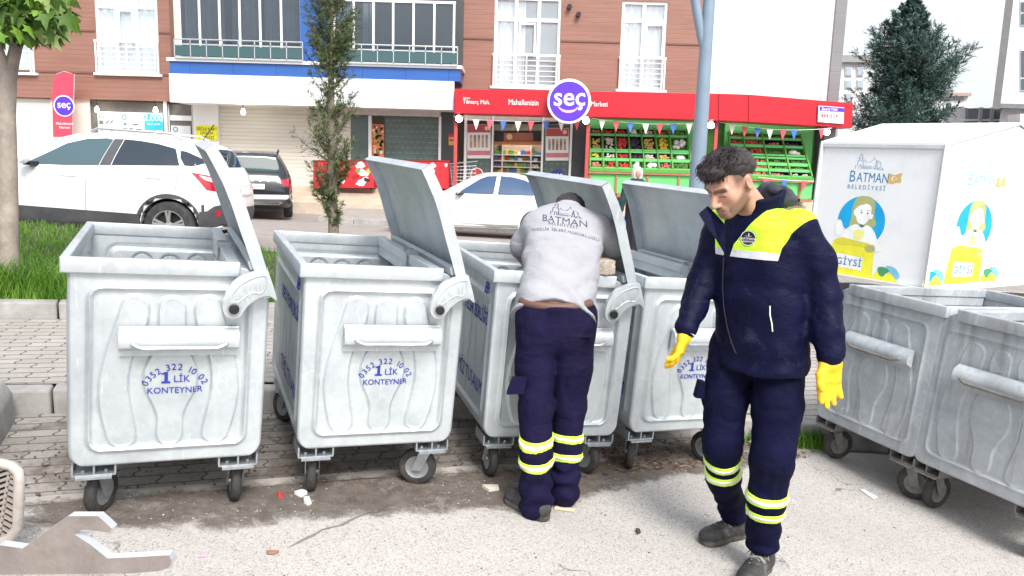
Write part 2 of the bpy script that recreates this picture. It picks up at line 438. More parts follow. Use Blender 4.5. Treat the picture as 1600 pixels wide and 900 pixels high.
def m_cladding(name, c, c2, step, axis=2, groove=0.12, rough=0.5, line=0.75):
    """horizontal boards with a fine grain"""
    q = N(name); co = q.co(); s = q.sep(co)
    fr = q.math('FRACT', q.math('DIVIDE', q.math('ADD', s[axis], 100.0), step))
    g = q.ramp(fr, [(0.0, (0,)*3), (groove*0.5, (1,)*3), (1-groove*0.5, (1,)*3), (1.0, (0,)*3)])
    gr = q.noise(q.co((0.6, 0.6, 14)), 2.0, 6, 0.7)
    bd = q.noise(q.co((0.5, 0.5, 1/step*0.5)), 1.0, 2)
    cc = q.mix(q.ramp(gr, [(0.3, (0,)*3), (0.7, (1,)*3)]), c, c2)
    cc = q.mix(q.ramp(bd, [(0.4, (0,)*3), (0.7, (0.4,)*3)]), cc, tuple(x*0.75 for x in c))
    q.col(q.mix(g, tuple(x*(1-line*0.6) for x in c), cc)); q.bump(g, 0.5, 0.01)
    return q.set(rough, 0, 0.4)
def m_fabric(name, c, wr=0.35, fine=0.25, rough=0.85, var=0.25, dust=None, sc=14.0, damt=0.35):
    q = N(name); co = q.co()
    n1 = q.noise(q.co((1, 1, 1.7)), sc*1.5, 4, 0.5, 0.6); n2 = q.noise(co, 420, 2)
    cc = q.ramp(q.noise(co, 5, 4), [(0.3, tuple(x*(1-var) for x in c)), (0.7, tuple(x*(1+var) for x in c))])
    if dust:
        g = q.noise(q.co(loc=(2, 5, 1)), 6, 8, 0.75, 1.0); cc = q.mix(q.math('MULTIPLY', q.ramp(g, [(0.52, (0,)*3), (0.72, (1,)*3)]), damt), cc, dust)
    q.col(cc); q.bump(q.math('ADD', n1, q.math('MULTIPLY', n2, fine*0.3)), wr, 0.02)
    return q.set(rough, 0, 0.12)

ZINC = m_zinc('galvanised_steel', (0.53, 0.575, 0.605), (0.46, 0.505, 0.54), (0.60, 0.645, 0.67))
ZINC_OLD = m_zinc('weathered_zinc', (0.42, 0.455, 0.49), (0.33, 0.36, 0.39), (0.54, 0.57, 0.595), stain=(0.31, 0.315, 0.32), rust=0.5, rough=0.6, metal=0.15)
STEEL = plain('zinc_bracket', (0.42, 0.45, 0.48), 0.35, 0.7, 0.2, 20)
STEEL_OLD = plain('dirty_bracket', (0.22, 0.21, 0.20), 0.6, 0.4, 0.3, 20, dirt=(0.12, 0.08, 0.05))
RUBBER = plain('rubber', (0.035, 0.034, 0.034), 0.75, 0, 0.3, 30, 0.3, dirt=(0.16, 0.14, 0.12), dscale=14, damt=0.5)
BLUEINK = plain('blue_stencil_paint', (0.015, 0.03, 0.30), 0.6, 0, 0.3, 60)
BOLT = plain('dark_bolt', (0.03, 0.03, 0.035), 0.4, 0.6)
CONC = plain('concrete', (0.33, 0.32, 0.31), 0.9, 0, 0.18, 7, 0.5, 90, dirt=(0.13, 0.12, 0.11), dscale=4, damt=0.6)
CONC_L = plain('pale_concrete', (0.40, 0.375, 0.345), 0.9, 0, 0.15, 7, 0.4, 90, dirt=(0.24, 0.21, 0.18), dscale=5, damt=0.5)
WHITE_P = plain('white_paint', (0.80, 0.80, 0.79), 0.55, 0, 0.04, 3)
# ---------------------------------------------------------------- ground
ASPH = m_asphalt()
PAV_N = m_paver('gutter_pavers', (0.34, 0.315, 0.29), (0.27, 0.25, 0.23), (0.10, 0.09, 0.08), 0.21, 0.105, 0.014, dirt=(0.105, 0.085, 0.07), rotz=-0.42, damt=0.75, dlo=0.47, dhi=0.60)
PAV_S = m_paver('sidewalk_pavers', (0.40, 0.375, 0.345), (0.33, 0.31, 0.285), (0.12, 0.11, 0.10), 0.21, 0.105, 0.012, rotz=-0.42)
PAV_R = m_paver('street_pavers', (0.36, 0.325, 0.30), (0.30, 0.27, 0.25), (0.15, 0.135, 0.12), 0.22, 0.11, 0.01, rotz=0.2)
SOIL = plain('soil', (0.05, 0.042, 0.028), 0.95, 0, 0.3, 8, 0.6, 60)
DIRT = plain('damp_dirt', (0.135, 0.112, 0.095), 0.92, 0, 0.42, 5, 0.9, 60, dirt=(0.23, 0.20, 0.18), dscale=7, damt=0.7)

def lerp_line(pts):
    X = [p[0] for p in pts]; Y = [p[1] for p in pts]
    return lambda x: float(np.interp(x, X, Y))
L_edge = lerp_line([(-30, -5), (-8, 0.7), (-2.12, 3.28), (-0.67, 3.93), (0.3, 4.28), (1.1, 4.62), (1.9, 4.98), (2.6, 5.10), (30, 5.15)])
L_k1 = lerp_line([(-30, -4), (-8, 2.4), (-2.77, 4.35), (-1.56, 4.80), (0.2, 5.05), (2.04, 5.13), (2.7, 5.17), (30, 5.25)])
L_k2 = lerp_line([(-30, -2), (-8, 4.0), (-3.88, 5.87), (-2.11, 6.62), (0.5, 7.75), (3, 8.7), (6, 9.7), (8.5, 10.15), (30, 10.2)])
L_g = lerp_line([(-30, 10.6), (-9, 10.55), (-6, 10.3), (-3, 9.95), (0, 10.2), (30, 10.3)])
def region(name, la, lb, zf, mat, x0=-30, x1=30, step=0.5, ny=6):
    mb = MB(); nx = int((x1-x0)/step)
    def fn(u, v):
        x = x0+(x1-x0)*u; y = la(x)+(lb(x)-la(x))*v; return (x, y, zf(x, y, v))
    mb.grid(fn, nx, ny); return tag(mb.build(name, mat, smooth=True, angle=60), kind='structure')
mb = MB(); mb.add([(-400, -300, -0.9), (400, -300, -0.9), (400, 500, -0.9), (-400, 500, -0.9)], [(0, 1, 2, 3)])
tag(mb.build('ground', plain('far_ground', (0.30, 0.28, 0.26), 0.9)), kind='structure')
region('asphalt_road', lambda x: -22.0, L_edge, lambda x, y, v: zn(x, y), ASPH, ny=20)
region('gutter_pavement', lambda x: L_edge(x)+0.10, lambda x: L_k1(x), lambda x, y, v: zn(x, y)+0.004, PAV_N, x1=2.3)
region('concrete_edging', L_edge, lambda x: L_edge(x)+0.10, lambda x, y, v: zn(x, y)+0.003, CONC_L, x1=2.3, ny=1)
region('sidewalk', lambda x: L_k1(x)+0.13, L_k2, lambda x, y, v: zn(x, y)+0.15, PAV_S)
def zg(x, y): return zn(x, y)+0.27
region('lawn', lambda x: L_k2(x)+0.14, L_g, lambda x, y, v: max(zg(x, y), zg(x, y)*(1-v)+(zr(x, y)+0.125)*v), SOIL)
region('street', lambda x: L_g(x)+0.12, lambda x: 19.2, lambda x, y, v: zr(x, y), PAV_R, ny=10)
def kerb(name, line, z0, z1, wd, x0, x1, L=0.9, mat=None, gap=0.012):
    mb = MB(); x = x0
    while x < x1-0.05:
        xe = min(x+L-gap, x1)
        p, q = Vector((x, line(x), 0)), Vector((xe, line(xe), 0)); d = (q-p).normalized(); n = Vector((-d.y, d.x, 0))*wd
        j = random.uniform(-0.006, 0.006)
        vs = []
        for z in (z0, z1):
            for c in (p, q, q+n, p+n):
                ref = line(c.x) if c in (p, q) else c.y
                vs.append((c.x, c.y, zbase(c.x, c.y)+z+(j if z == z1 else -0.25)))
        mb.add(vs, [(0,3,2,1),(4,5,6,7),(0,1,5,4),(1,2,6,5),(2,3,7,6),(3,0,4,7)]); x += L
    return tag(mb.build(name, mat or CONC, bevel=0.018, smooth=True, angle=60), kind='structure')
zbase = zn
kerb('kerb', L_k1, 0, 0.152, 0.135, -9, 9)
kerb('kerb', L_k2, 0.15, 0.285, 0.15, -9, 9, mat=CONC)
zbase = lambda x, y: zr(x, y)
kerb('kerb', L_g, 0, 0.13, 0.11, -9, 12)
# kerb and pavement in front of the shops, then the steps up to them
kerb('kerb', lambda x: 19.2, 0, 0.13, 0.15, -4.9, 14)
def zs(x, y, v): return (zr(x, 19.2)+0.125)*(1-v)+0.30*v
region('shop_pavement', lambda x: 19.34, lambda x: 22.72, zs, PAV_S, x0=-4.9)
region('parking_bay', lambda x: 19.2, lambda x: 22.72, lambda x, y, v: zr(x, y)+0.002, PAV_R, x0=-30, x1=-4.9)
mb = MB()
for k in range(4): mb.bb(-30, 13, 22.72+0.3*k, 26.5, 0.0-0.4, 0.30+0.14*k+0.14)
TRAV = plain('pale_stone_steps', (0.50, 0.42, 0.34), 0.7, 0, 0.12, 2.5, 0.15, 60, dirt=(0.34, 0.27, 0.21), dscale=5, damt=0.4)
tag(mb.build('shop_steps', TRAV, bevel=0.012), kind='structure')
mb = MB(); mb.bb(-4.75, -4.62, 19.4, 22.7, 0, 0.46)
# damp dirt washed along the edge of the asphalt
def dirt_strip(name, x0, x1, back, front, mat, zoff=.006, n=150, k=14):
    mb = MB(); at = []
    for i in range(n+1):
        x = x0+(x1-x0)*i/n
        for j in range(k+1):
            v = j/k; y = L_edge(x)+back(x)*(1-v)-front(x)*v; mb.v.append((x, y, zn(x, y)+zoff)); at.append(min(1, 3*min(v, 1-v)*1.35)*min(1, 6*min(i/n, 1-i/n)))
    mb.f = [(i*(k+1)+j, (i+1)*(k+1)+j, (i+1)*(k+1)+j+1, i*(k+1)+j+1) for i in range(n) for j in range(k)]; mb.mi = [0]*len(mb.f)
    o = mb.build(name, mat, fixn=False); a_ = o.data.attributes.new('cover', 'FLOAT', 'POINT'); a_.data.foreach_set('value', np.array(at, np.float32)); return tag(o, kind='structure')
q = N('damp_dirt_film'); co = q.co(); at_ = q.n('Attribute', attribute_name='cover').outputs['Fac']
q.col(q.ramp(q.noise(co, 11, 8, .72), [(.3, (.075, .06, .05)), (.5, (.135, .112, .096)), (.72, (.22, .19, .165))])); al = q.math('ADD', at_, q.math('MULTIPLY', q.math('SUBTRACT', q.noise(co, 5.5, 10, .78, .5), .5), 3.0)); q.l(q.ramp(al, [(.38, (0,)*3), (.95, (.76,)*3)]), q.b.inputs['Alpha']); q.bump(q.noise(co, 55, 6), .8, .006); DIRTF = q.set(.9, 0, .3)
dirt_strip('damp_dirt', -2.7, 2.3, lambda x: float(np.interp(x, [-2.7, .5, 1.1, 2.2], [.10, .12, .34, .2])), lambda x: float(np.interp(x, [-2.7, -2.0, -1.2, 0.2, .9, 1.5, 2.2], [.25, .32, .52, .58, .34, .30, .14])), DIRTF)

# litter of leaves, twigs and gravel: beyond counting
def scatter(name, n, where, size, cols, kind='leaf', zoff=0.01):
    mb = MB(); mats = [plain(name+'_tone', c, 0.9, 0, 0.3, 30) for c in cols]
    for _ in range(n):
        x, y = where(); z = zn(x, y)+zoff; s = size*random.uniform(0.4, 1.3); a = random.uniform(0, 2*PI)
        t = Matrix.Rotation(a, 3, 'Z') @ Matrix.Rotation(random.gauss(0, 0.35), 3, 'X'); mi = random.randrange(len(mats))
        if kind == 'leaf': pts = [(-s, 0, 0), (-0.2*s, -0.4*s, 0.1*s), (s, 0, 0.05*s), (0.1*s, 0.42*s, 0.16*s)]; fs = [(0, 1, 2, 3)]
        elif kind == 'twig':
            l = s*3; pts = [(-l, -s*0.05, 0), (l, -s*0.05, 0.01), (l, s*0.05, 0.01), (-l, s*0.05, 0)]; fs = [(0, 1, 2, 3)]
        else: pts = [(-s, -s*.7, 0), (s*.9, -s*.6, 0), (s*.6, s, 0), (-s*.8, s*.7, 0), (0, 0, s*0.9)]; fs = [(0, 1, 4), (1, 2, 4), (2, 3, 4), (3, 0, 4)]
        mb.add([tuple(t @ Vector(p)+Vector((x, y, z))) for p in pts], fs, mi)
    return tag(mb.build(name, mats, fixn=False), kind='stuff')
def near_edge(x0, x1, s0, s1):
    def w():
        x = random.uniform(x0, x1); return x, L_edge(x)+random.uniform(s0, s1)
    return w
scatter('leaf_litter', 950, near_edge(0.35, 2.0, -0.16, 0.34), 0.017, [(0.10, 0.045, 0.03), (0.17, 0.09, 0.05), (0.05, 0.032, 0.025), (0.26, 0.17, 0.11)])
scatter('leaf_litter', 420, near_edge(-2.6, 0.4, 0.05, 0.75), 0.014, [(0.09, 0.05, 0.035), (0.14, 0.08, 0.05), (0.05, 0.035, 0.028)])
scatter('twig_litter', 260, near_edge(-1.6, 2.1, -0.2, 0.35), 0.014, [(0.16, 0.10, 0.06), (0.30, 0.22, 0.15)], 'twig')
scatter('gravel', 520, near_edge(-2.4, 2.1, -0.40, 0.14), 0.0044, [(0.36, 0.33, 0.30), (0.22, 0.20, 0.18), (0.45, 0.43, 0.40), (0.13, 0.11, 0.10)], 'stone', 0.006)
scatter('gravel', 220, lambda: (random.uniform(-1.8, 2.4), random.uniform(2.7, 4.2)), 0.005, [(0.20, 0.18, 0.16), (0.10, 0.09, 0.08)], 'stone', 0.001)

# lawn grass: one mass
GRASS = N('grass'); _o = GRASS.n('ObjectInfo'); _c = GRASS.co()
GRASS.col(GRASS.ramp(GRASS.noise(_c, 3.0, 5), [(0.3, (0.045, 0.13, 0.012)), (0.5, (0.09, 0.21, 0.02)), (0.72, (0.17, 0.30, 0.045))])); GRASS = GRASS.set(0.6, 0, 0.3)
def blades(name, n, where, hmin, hmax, wd, zf, mat):
    vs = []; fs = []
    for _ in range(n):
        x, y = where(); z = zf(x, y); h = random.uniform(hmin, hmax); a = random.uniform(0, 2*PI); l = random.uniform(0.1, 0.7)*h; b = random.uniform(0, 2*PI)
        dx, dy = math.cos(a)*wd, math.sin(a)*wd; ex, ey = math.cos(b)*l, math.sin(b)*l; k = len(vs)
        vs += [(x-dx, y-dy, z-.01), (x+dx, y+dy, z-.01), (x+ex*.35+dx*.7, y+ey*.35+dy*.7, z+h*.6), (x+ex*.35-dx*.7, y+ey*.35-dy*.7, z+h*.6), (x+ex, y+ey, z+h)]
        fs += [(k, k+1, k+2, k+3), (k+3, k+2, k+4)]
    me = bpy.data.meshes.new(name); me.from_pydata(vs, [], fs)
    return tag(link_mesh(name, me, mat), kind='stuff')
def w_lawn():
    while True:
        x = random.uniform(-8.6, -1.2) if random.random() < 0.78 else random.uniform(-1.2, 8)
        y = random.uniform(5, 10.5)
        if L_k2(x)+0.15 < y < L_g(x) and (random.random() < (7.5/y)**2): return x, y
blades('lawn_grass', 30000, w_lawn, 0.04, 0.10, 0.0045, zg, GRASS)
def w_tuft():
    x = random.gauss(-4.05, 0.22); return x, L_k2(x)+0.16+abs(random.gauss(0, 0.16))
blades('long_grass', 1500, w_tuft, 0.12, 0.34, 0.005, zg, GRASS)
def w_edge():
    x = random.uniform(-5, -1.5); return x, L_k2(x)+0.14+abs(random.gauss(0, 0.05))
blades('kerb_grass', 2600, w_edge, 0.05, 0.15, 0.004, zg, GRASS)
def w_weed():
    x = random.gauss(1.98, 0.16); return x, L_k1(x)-abs(random.gauss(0, 0.05))-0.005
blades('kerb_weeds', 700, w_weed, 0.04, 0.15, 0.005, zn, GRASS)
def w_weed2():
    x = random.choice([-2.62, -2.35, -2.9])+random.gauss(0, .06); return x, L_k2(x)-abs(random.gauss(0, 0.03))
blades('kerb_weeds', 160, w_weed2, 0.03, 0.10, 0.005, lambda x, y: zn(x, y)+0.15, GRASS)

# old crack in the asphalt
mb = MB(); rr = random.Random(8); P_ = []
for (xa, ya), (xb, yb) in (((448, 852), (560, 806)), ((560, 806), (640, 778)), ((640, 778), (705, 768))):
    for k in range(8): t = k/8; g = gn(xa+(xb-xa)*t+rr.gauss(0, 2), ya+(yb-ya)*t+rr.gauss(0, 1.6), .003); P_.append(g)
for i, (a, b) in enumerate(zip(P_[:-1], P_[1:])):
    d = (b-a).normalized(); s_ = Vector((-d.y, d.x, 0)); w0, w1 = (.004+.006*rr.random() if i else .001), .004+.006*rr.random(); mb.add([a-s_*w0, b-s_*w1, b+s_*w1, a+s_*w0], [(0, 1, 2, 3)])
tag(mb.build('road_crack', plain('crack_dark', (.20, .18, .165), .95)), kind='structure')
# ---------------------------------------------------------------- apartment building with the shops
BY = 24.0
BROWN = m_cladding('brown_wood_cladding', (0.245, 0.118, 0.088), (0.31, 0.162, 0.125), 0.135, line=0.38)
BROWN_D = plain('brown_trim', (0.16, 0.075, 0.055), 0.5)
BLUE = m_cladding('blue_panel', (0.030, 0.105, 0.36), (0.040, 0.13, 0.42), 1.25, 0, 0.02, 0.3)
FASCIA = plain('white_fascia', (0.82, 0.82, 0.82), 0.5, 0, 0.03, 1, dirt=(0.6, 0.6, 0.6), dscale=1.5, damt=0.25)
SHUT = m_cladding('roller_shutter', (0.66, 0.62, 0.55), (0.70, 0.67, 0.60), 0.115, 2, 0.22, 0.45, 0.55)
SHUT_W = m_cladding('white_roller_shutter', (0.66, 0.65, 0.62), (0.70, 0.69, 0.67), 0.10, 2, 0.2, 0.45, 0.5)
UPVC = plain('white_frame', (0.80, 0.81, 0.82), 0.35, 0, 0.02)
GLZ = glassy('tinted_glazing', (0.045, 0.062, 0.085), 0.05, 0.9)
GLZ2 = clear_glass('smoked_balcony_glass', (0.05, 0.07, 0.095), 0.52, 0.04); CURT_D = plain('grey_drape', (0.34, 0.40, 0.46), 0.9, 0, .2, 3)
GLZ_G = glassy('green_glass', (0.02, 0.075, 0.085), 0.05, 0.9)
PANE = clear_glass('window_glass', (0.75, 0.85, 0.92), 0.22)
CURT = plain('net_curtain', (0.62, 0.68, 0.72), 0.9, 0, 0.06, 4)
DARKW = plain('dark_grey_panel', (0.055, 0.058, 0.065), 0.5, 0, 0.15, 3)
CREAM = plain('cream_wall', (0.66, 0.62, 0.54), 0.7, 0, 0.06, 2)
CHROME = plain('bright_rail', (0.62, 0.64, 0.66), 0.25, 0.8, 0.05)
BLACK = plain('black_plastic', (0.012, 0.012, 0.014), 0.5)
RED = plain('red_panel', (0.46, 0.008, 0.022), 0.35, 0, 0.05, 1.0)
REDPOST = plain('red_post', (0.45, 0.06, 0.06), 0.5)
PURPLE = plain('violet_disc', (0.095, 0.028, 0.52), 0.35, 0, 0.05, 1)
WHT = plain('white_print', (0.85, 0.85, 0.85), 0.5, 0, 0.02)
B = thing('apartment_building', 'brown clad apartment block with blue banded balconies above a row of shops', 'building', (-2, BY, 0))
def bo(mb, name, mat, par=None, **k):
    """building part: geometry is given in world coordinates"""
    if par is None: mb.v = [(a+2, b-BY, c) for a, b, c in mb.v]; return mb.build(name, mat, B, **k)
    mb.v = [(a+2, b-BY, c) for a, b, c in mb.v]; return mb.build(name, mat, par, **k)
def q4(x0, y0, x1, y1, Y, proud=0.0):
    a, b = gy(x0, y0, Y), gy(x1, y1, Y); return a.x, b.x, b.z, a.z      # x0, x1, zlow, zhigh
XL, XR = -24.0, gy(1100, 60, BY).x
wins = {'w0': (-40, 15, 52, 114), 'w1': (147.5, -30, 248.5, 115.5), 'w2': (769.5, -22, 875, 136.5), 'w3': (968.5, 1.5, 1040, 140.5)}
wx = {}
for k, q in wins.items():
    a, b = gy(q[0], q[1], BY), gy(q[2], q[3], BY); wx[k] = (a.x if k != 'w0' else gy(-40, 60, BY).x, gy(q[2], 60, BY).x, b.z, a.z if k != 'w3' else gy(1000, 1.5, BY).z)
wx['w1'] = (gy(150, 60, BY).x, gy(247.5, 60, BY).x, gy(200, 115, BY).z, 6.65)
wx['w2'] = (gy(772, 60, BY).x, gy(875.5, 60, BY).x, gy(820, 136, BY).z, 6.65)
wx['w3'] = (gy(970, 60, BY).x, gy(1041, 60, BY).x, gy(1005, 140.5, BY).z, gy(1005, 2, BY).z)
ZB = 3.32; ZT = 10.0
def wall_with_holes(x0, x1, z0, z1, holes, y0, y1):
    mb = MB(); hs = sorted(holes); x = x0
    for (a, b, c, d) in hs:
        mb.bb(x, a, y0, y1, z0, z1); mb.bb(a, b, y0, y1, z0, c); mb.bb(a, b, y0, y1, d, z1); x = b
    mb.bb(x, x1, y0, y1, z0, z1); return mb
XB0, XB1 = gy(266, 60, BY).x, gy(718, 60, BY).x
bo(wall_with_holes(XL, XB0, ZB, ZT, [wx['w0'], wx['w1']], BY, BY+0.3), 'cladding_wall', BROWN)
bo(wall_with_holes(XB1-0.2, XR, ZB, ZT, [wx['w2'], wx['w3']], BY, BY+0.3), 'cladding_wall', BROWN)
for z, a, b in [(z, *q) for z in (4.10, 5.33) for q in ((XL, wx['w1'][0]-0.02), (wx['w1'][1]+0.02, XB0))]+[(5.42, *q) for q in ((XB1-0.1, wx['w2'][0]-.02), (wx['w2'][1]+.02, wx['w3'][0]-.02), (wx['w3'][1]+.02, XR))]:
    mb = MB(); mb.bb(a, b, BY-0.025, BY+0.01, z-0.03, z+0.03); bo(mb, 'joint_trim', BROWN_D, bevel=0.006)
mb = MB(); mb.bb(XL, XR+4, BY+6, BY+6.3, 0.4, ZT); bo(mb, 'rear_wall', CREAM)
mb = MB(); mb.bb(XL, XR, BY+0.3, BY+6, 3.7, 3.9); bo(mb, 'floor_slab', CREAM)
def curtain(mb, x0, x1, z0, z1, y):
    n = max(6, int((x1-x0)*26)); ph = random.random()*6
    mb.grid(lambda u, v: (x0+(x1-x0)*u, y+0.03*math.sin(u*n*1.0+ph)+0.012*math.sin(u*n*2.7+ph*2), z0+(z1-z0)*v), n*3, 1)
def window(x0, x1, z0, z1, muls, transoms, rail=True, sash=None, open_dark=None):
    mb = MB(); f = 0.085; y0, y1 = BY+0.04, BY+0.13
    mb.bb(x0, x0+f, y0, y1, z0, z1); mb.bb(x1-f, x1, y0, y1, z0, z1)
    mb.bb(x0+f, x1-f, y0, y1, z0, z0+f); mb.bb(x0+f, x1-f, y0, y1, z1-f, z1)
    xs = [x0+(x1-x0)*m for m in muls]
    for x in xs: mb.bb(x-0.05, x+0.05, y0-.004, y1, z0+f, z1-f)
    for t in transoms: mb.bb(x0+f, x1-f, y0+.003, y1-.003, t-0.05, t+0.05)
    if sash:
        a, b, c, d = sash
        for q in ((a, a+0.06, c, d), (b-0.06, b, c, d), (a+.06, b-.06, c, c+.06), (a+.06, b-.06, d-.06, d)): mb.bb(q[0], q[1], y0-0.03, y0, q[2], q[3])
    W = bo(mb, 'window', UPVC, bevel=0.006)
    W2 = MB(); W2.bb(x0+f*.6, x1-f*.6, BY+0.085, BY+0.095, z0+f*.6, z1-f*.6); bo(W2, 'pane', PANE, W)
    c = MB()
    if open_dark is None: curtain(c, x0+.05, x1-.05, z0+.05, z1-.04, BY+0.24)
    else:
        curtain(c, x0+.05, open_dark[0], z0+.05, z1-.04, BY+0.24)
        curtain(c, open_dark[1], x1-.05, z1-0.75, z1-.04, BY+0.24)
    bo(c, 'curtain', CURT, W, smooth=True, fixn=False)
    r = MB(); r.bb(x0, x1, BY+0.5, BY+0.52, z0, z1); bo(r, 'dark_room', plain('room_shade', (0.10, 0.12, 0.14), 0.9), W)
    s = MB(); s.bb(x0-.09, x1+.09, BY-0.10, BY+.038, z0-0.075, z0-.002); bo(s, 'sill', UPVC, W, bevel=0.01)
    if rail:
        g = MB(); zt = z0+0.93; yb = BY-0.07
        g.bb(x0-.03, x1+.03, yb-.02, yb+.02, zt-.03, zt+.03)
        for k in range(1, 6): zz = z0+0.02+k*0.15; g.tube([(x0, yb, zz), (x1, yb, zz)], 0.011, 6)
        for x in (x0+0.09, (x0+x1)/2, x1-0.09, x0+.005, x1-.005): g.bb(x-.018, x+.018, yb-.028, yb+.022, z0-.0, zt-.03)
        bo(g, 'railing', UPVC, W)
    return W
a = wx['w1']; window(*a, (0.325, 0.645), (6.05,), sash=(a[0]+(a[1]-a[0])*.36, a[0]+(a[1]-a[0])*.61, a[2]+0.93, 5.98))
a = wx['w2']; window(*a, (0.325, 0.67), (6.0,), sash=(a[0]+(a[1]-a[0])*.37, a[0]+(a[1]-a[0])*.63, a[2]+0.93, 5.92), open_dark=(a[0]+(a[1]-a[0])*.47, a[0]+(a[1]-a[0])*.97))
a = wx['w3']; window(*a, (0.49,), (a[3]-0.56,), sash=(a[0]+(a[1]-a[0])*.53, a[1]-.06, a[2]+0.93, a[3]-0.63))
a = wx['w0']; window(*a, (0.5,), (a[3]-0.7,))
# glazed balconies in front of the facade
FY = 22.9
def bal(x0p, x1p, xs, top, zr0, zr1):
    zt, z0, z1 = top, zr0, zr1; x0, x1 = gy(x0p, 60, FY).x, gy(x1p, 60, FY).x
    G = MB(); G.bb(x0, x1, FY+0.12, FY+0.14, z0, zt); g = bo(G, 'balcony_glazing', GLZ2); cm_ = MB(); px_ = [gy(q, 40, FY).x for q in xs]; rb_ = random.Random(int(x0p))
    for a_, b_ in zip(px_[:-1], px_[1:]):
        if rb_.random() < .75: f0 = rb_.choice((0, 0, .35)); curtain(cm_, a_+(b_-a_)*f0, b_-(b_-a_)*rb_.choice((0, 0, .3)), z0-.4, zt, FY+.5)
    bo(cm_, 'balcony_curtain', CURT_D, g, smooth=True, fixn=False)
    m = MB()
    for xp in xs: x = gy(xp, 40, FY).x; m.bb(x-.03, x+.03, FY+0.08, FY+0.118, z0, zt)
    m.bb(x0, x1, FY+0.085, FY+0.115, zt-0.05, zt+0.02); bo(m, 'mullion', UPVC, g)
    r = MB(); xa, xb = gy(x0p-6, 80, FY-.1).x, gy(x1p+4, 80, FY-.1).x
    r.tube([(xa, FY-0.1, z1+.12), (xb, FY-0.1, z1+.12)], 0.022, 8); r.bb(xa, xb, FY-.12, FY-.08, z1-.035, z1); r.bb(xa, xb, FY-.12, FY-.08, z0-.02, z0+.03)
    k = 0; x = xa
    while x < xb+.01: r.bb(x-.012, x+.012, FY-.12, FY-.08, z0, z1+.12); x += (xb-xa)/8
    bo(r, 'balcony_rail', CHROME, g); gl = MB(); gl.bb(xa+.02, xb-.02, FY-.105, FY-.095, z0+.05, z1-.05); bo(gl, 'rail_glass', GLZ_G, g)
zf = lambda px, py: gy(px, py, FY).z
bal(279, 469, (279, 310, 341.5, 373, 405, 438, 469), 6.9, zf(370, 93), zf(370, 71))
bal(521, 711, (521, 551.5, 582.5, 613.5, 645.5, 678, 709), zf(640, 0.5), zf(630, 101), zf(630, 79))
x0, x1 = gy(265, 105, FY).x, gy(719, 110, FY).x
mb = MB(); mb.bb(x0, x1, FY, BY-.002, zf(490, 121), zf(490, 100)-.03); bo(mb, 'blue_band', BLUE)
mb = MB(); mb.bb(x0-.06, x1+.06, FY-.06, BY-.002, zf(490, 100)-.028, zf(490, 98)+.03); bo(mb, 'balcony_edge', UPVC)
mb = MB(); mb.bb(gy(468.5, 40, FY).x, gy(520, 40, FY).x, FY+.02, FY+.5, zf(490, 98)+.032, 8); bo(mb, 'blue_pier', BLUE)
mb = MB(); mb.bb(x0, x1, FY+.9, BY-.002, zf(490, 98)+.032, 8); bo(mb, 'balcony_back_wall', DARKW)
x1f = gy(709.5, 150, FY).x
mb = MB(); mb.bb(gy(265, 130, FY).x, x1f, FY-.03, FY+.08, zf(490, 166), zf(490, 121)-.003); bo(mb, 'fascia', FASCIA, bevel=0.01)
mb = MB(); mb.bb(gy(265, 130, FY).x, x1f, FY+.09, BY+.2, zf(490, 166)+.02, zf(490, 166)+.07); bo(mb, 'soffit', FASCIA)
# shop fronts below
SY = 24.15
def pan(name, x0, y0, x1, y1, Y, mat, th=0.06, **k):
    xm = (y0+y1)/2; a, b = gy(x0, xm, Y), gy(x1, xm, Y); zh, zl = gy((x0+x1)/2, y0, Y).z, gy((x0+x1)/2, y1, Y).z
    mb = MB(); mb.bb(a.x, b.x, Y, Y+th, zl, zh); return bo(mb, name, mat, **k)
def panz(name, x0, x1, z0, z1, Y, mat, th=0.06, par=None, **k):
    mb = MB(); mb.bb(gy(x0, 230, Y).x, gy(x1, 230, Y).x, Y, Y+th, z0, z1); return bo(mb, name, mat, par, **k)
PZ = 0.86
panz('roller_shutter', -60, 83, PZ, 3.30, SY, SHUT_W); panz('shop_pier', 83, 143, PZ, 3.32, SY-.05, CREAM)
panz('shop_pier', 258, 263, PZ, 3.32, SY-.05, CREAM); panz('shop_pier', 303, 342, PZ, 3.32, SY-.12, FASCIA)
panz('roller_shutter', 342, 492, PZ, 3.32, SY, SHUT); panz('roller_shutter', 492, 548, PZ, 3.32, SY+.004, SHUT)
mb = MB(); xa = gy(342, 230, SY).x; mb.bb(xa-.05, xa+.05, SY-.06, SY-.004, PZ, 3.3); bo(mb, 'shutter_rail', UPVC)
pan('shutter_box', 548, 167, 688, 181, SY-.2, plain('grey_white_box', (0.52, 0.51, 0.48), 0.5), 0.2, bevel=0.03)
panz('shop_pier', 575.5, 580.5, PZ, 3.1, SY-.08, UPVC); panz('shop_pier', 685, 689, PZ, 3.1, SY-.08, UPVC)
panz('dark_wall', 689, 713, PZ, 3.3, SY-.02, DARKW); panz('dark_wall', 893, 918, PZ, 3.3, SY-.02, DARKW)
SMG = N('smile_pattern_glass'); SMG.col((0.045, 0.075, 0.07)); SMG = SMG.set(0.25, 0, 0.5)
GREYSM = plain('grey_green_film', (0.085, 0.125, 0.115), 0.35, 0, 0.2, 2)
SMILE = plain('pale_smile_print', (0.24, 0.32, 0.30), 0.5)
sg = panz('shop_window', 601, 685, PZ, gy(640, 181, SY).z, SY+.02, GREYSM)
sg2 = panz('shop_window', 548, 575.5, PZ, gy(560, 181, SY).z, SY+.02, GREYSM)
mb = MB()
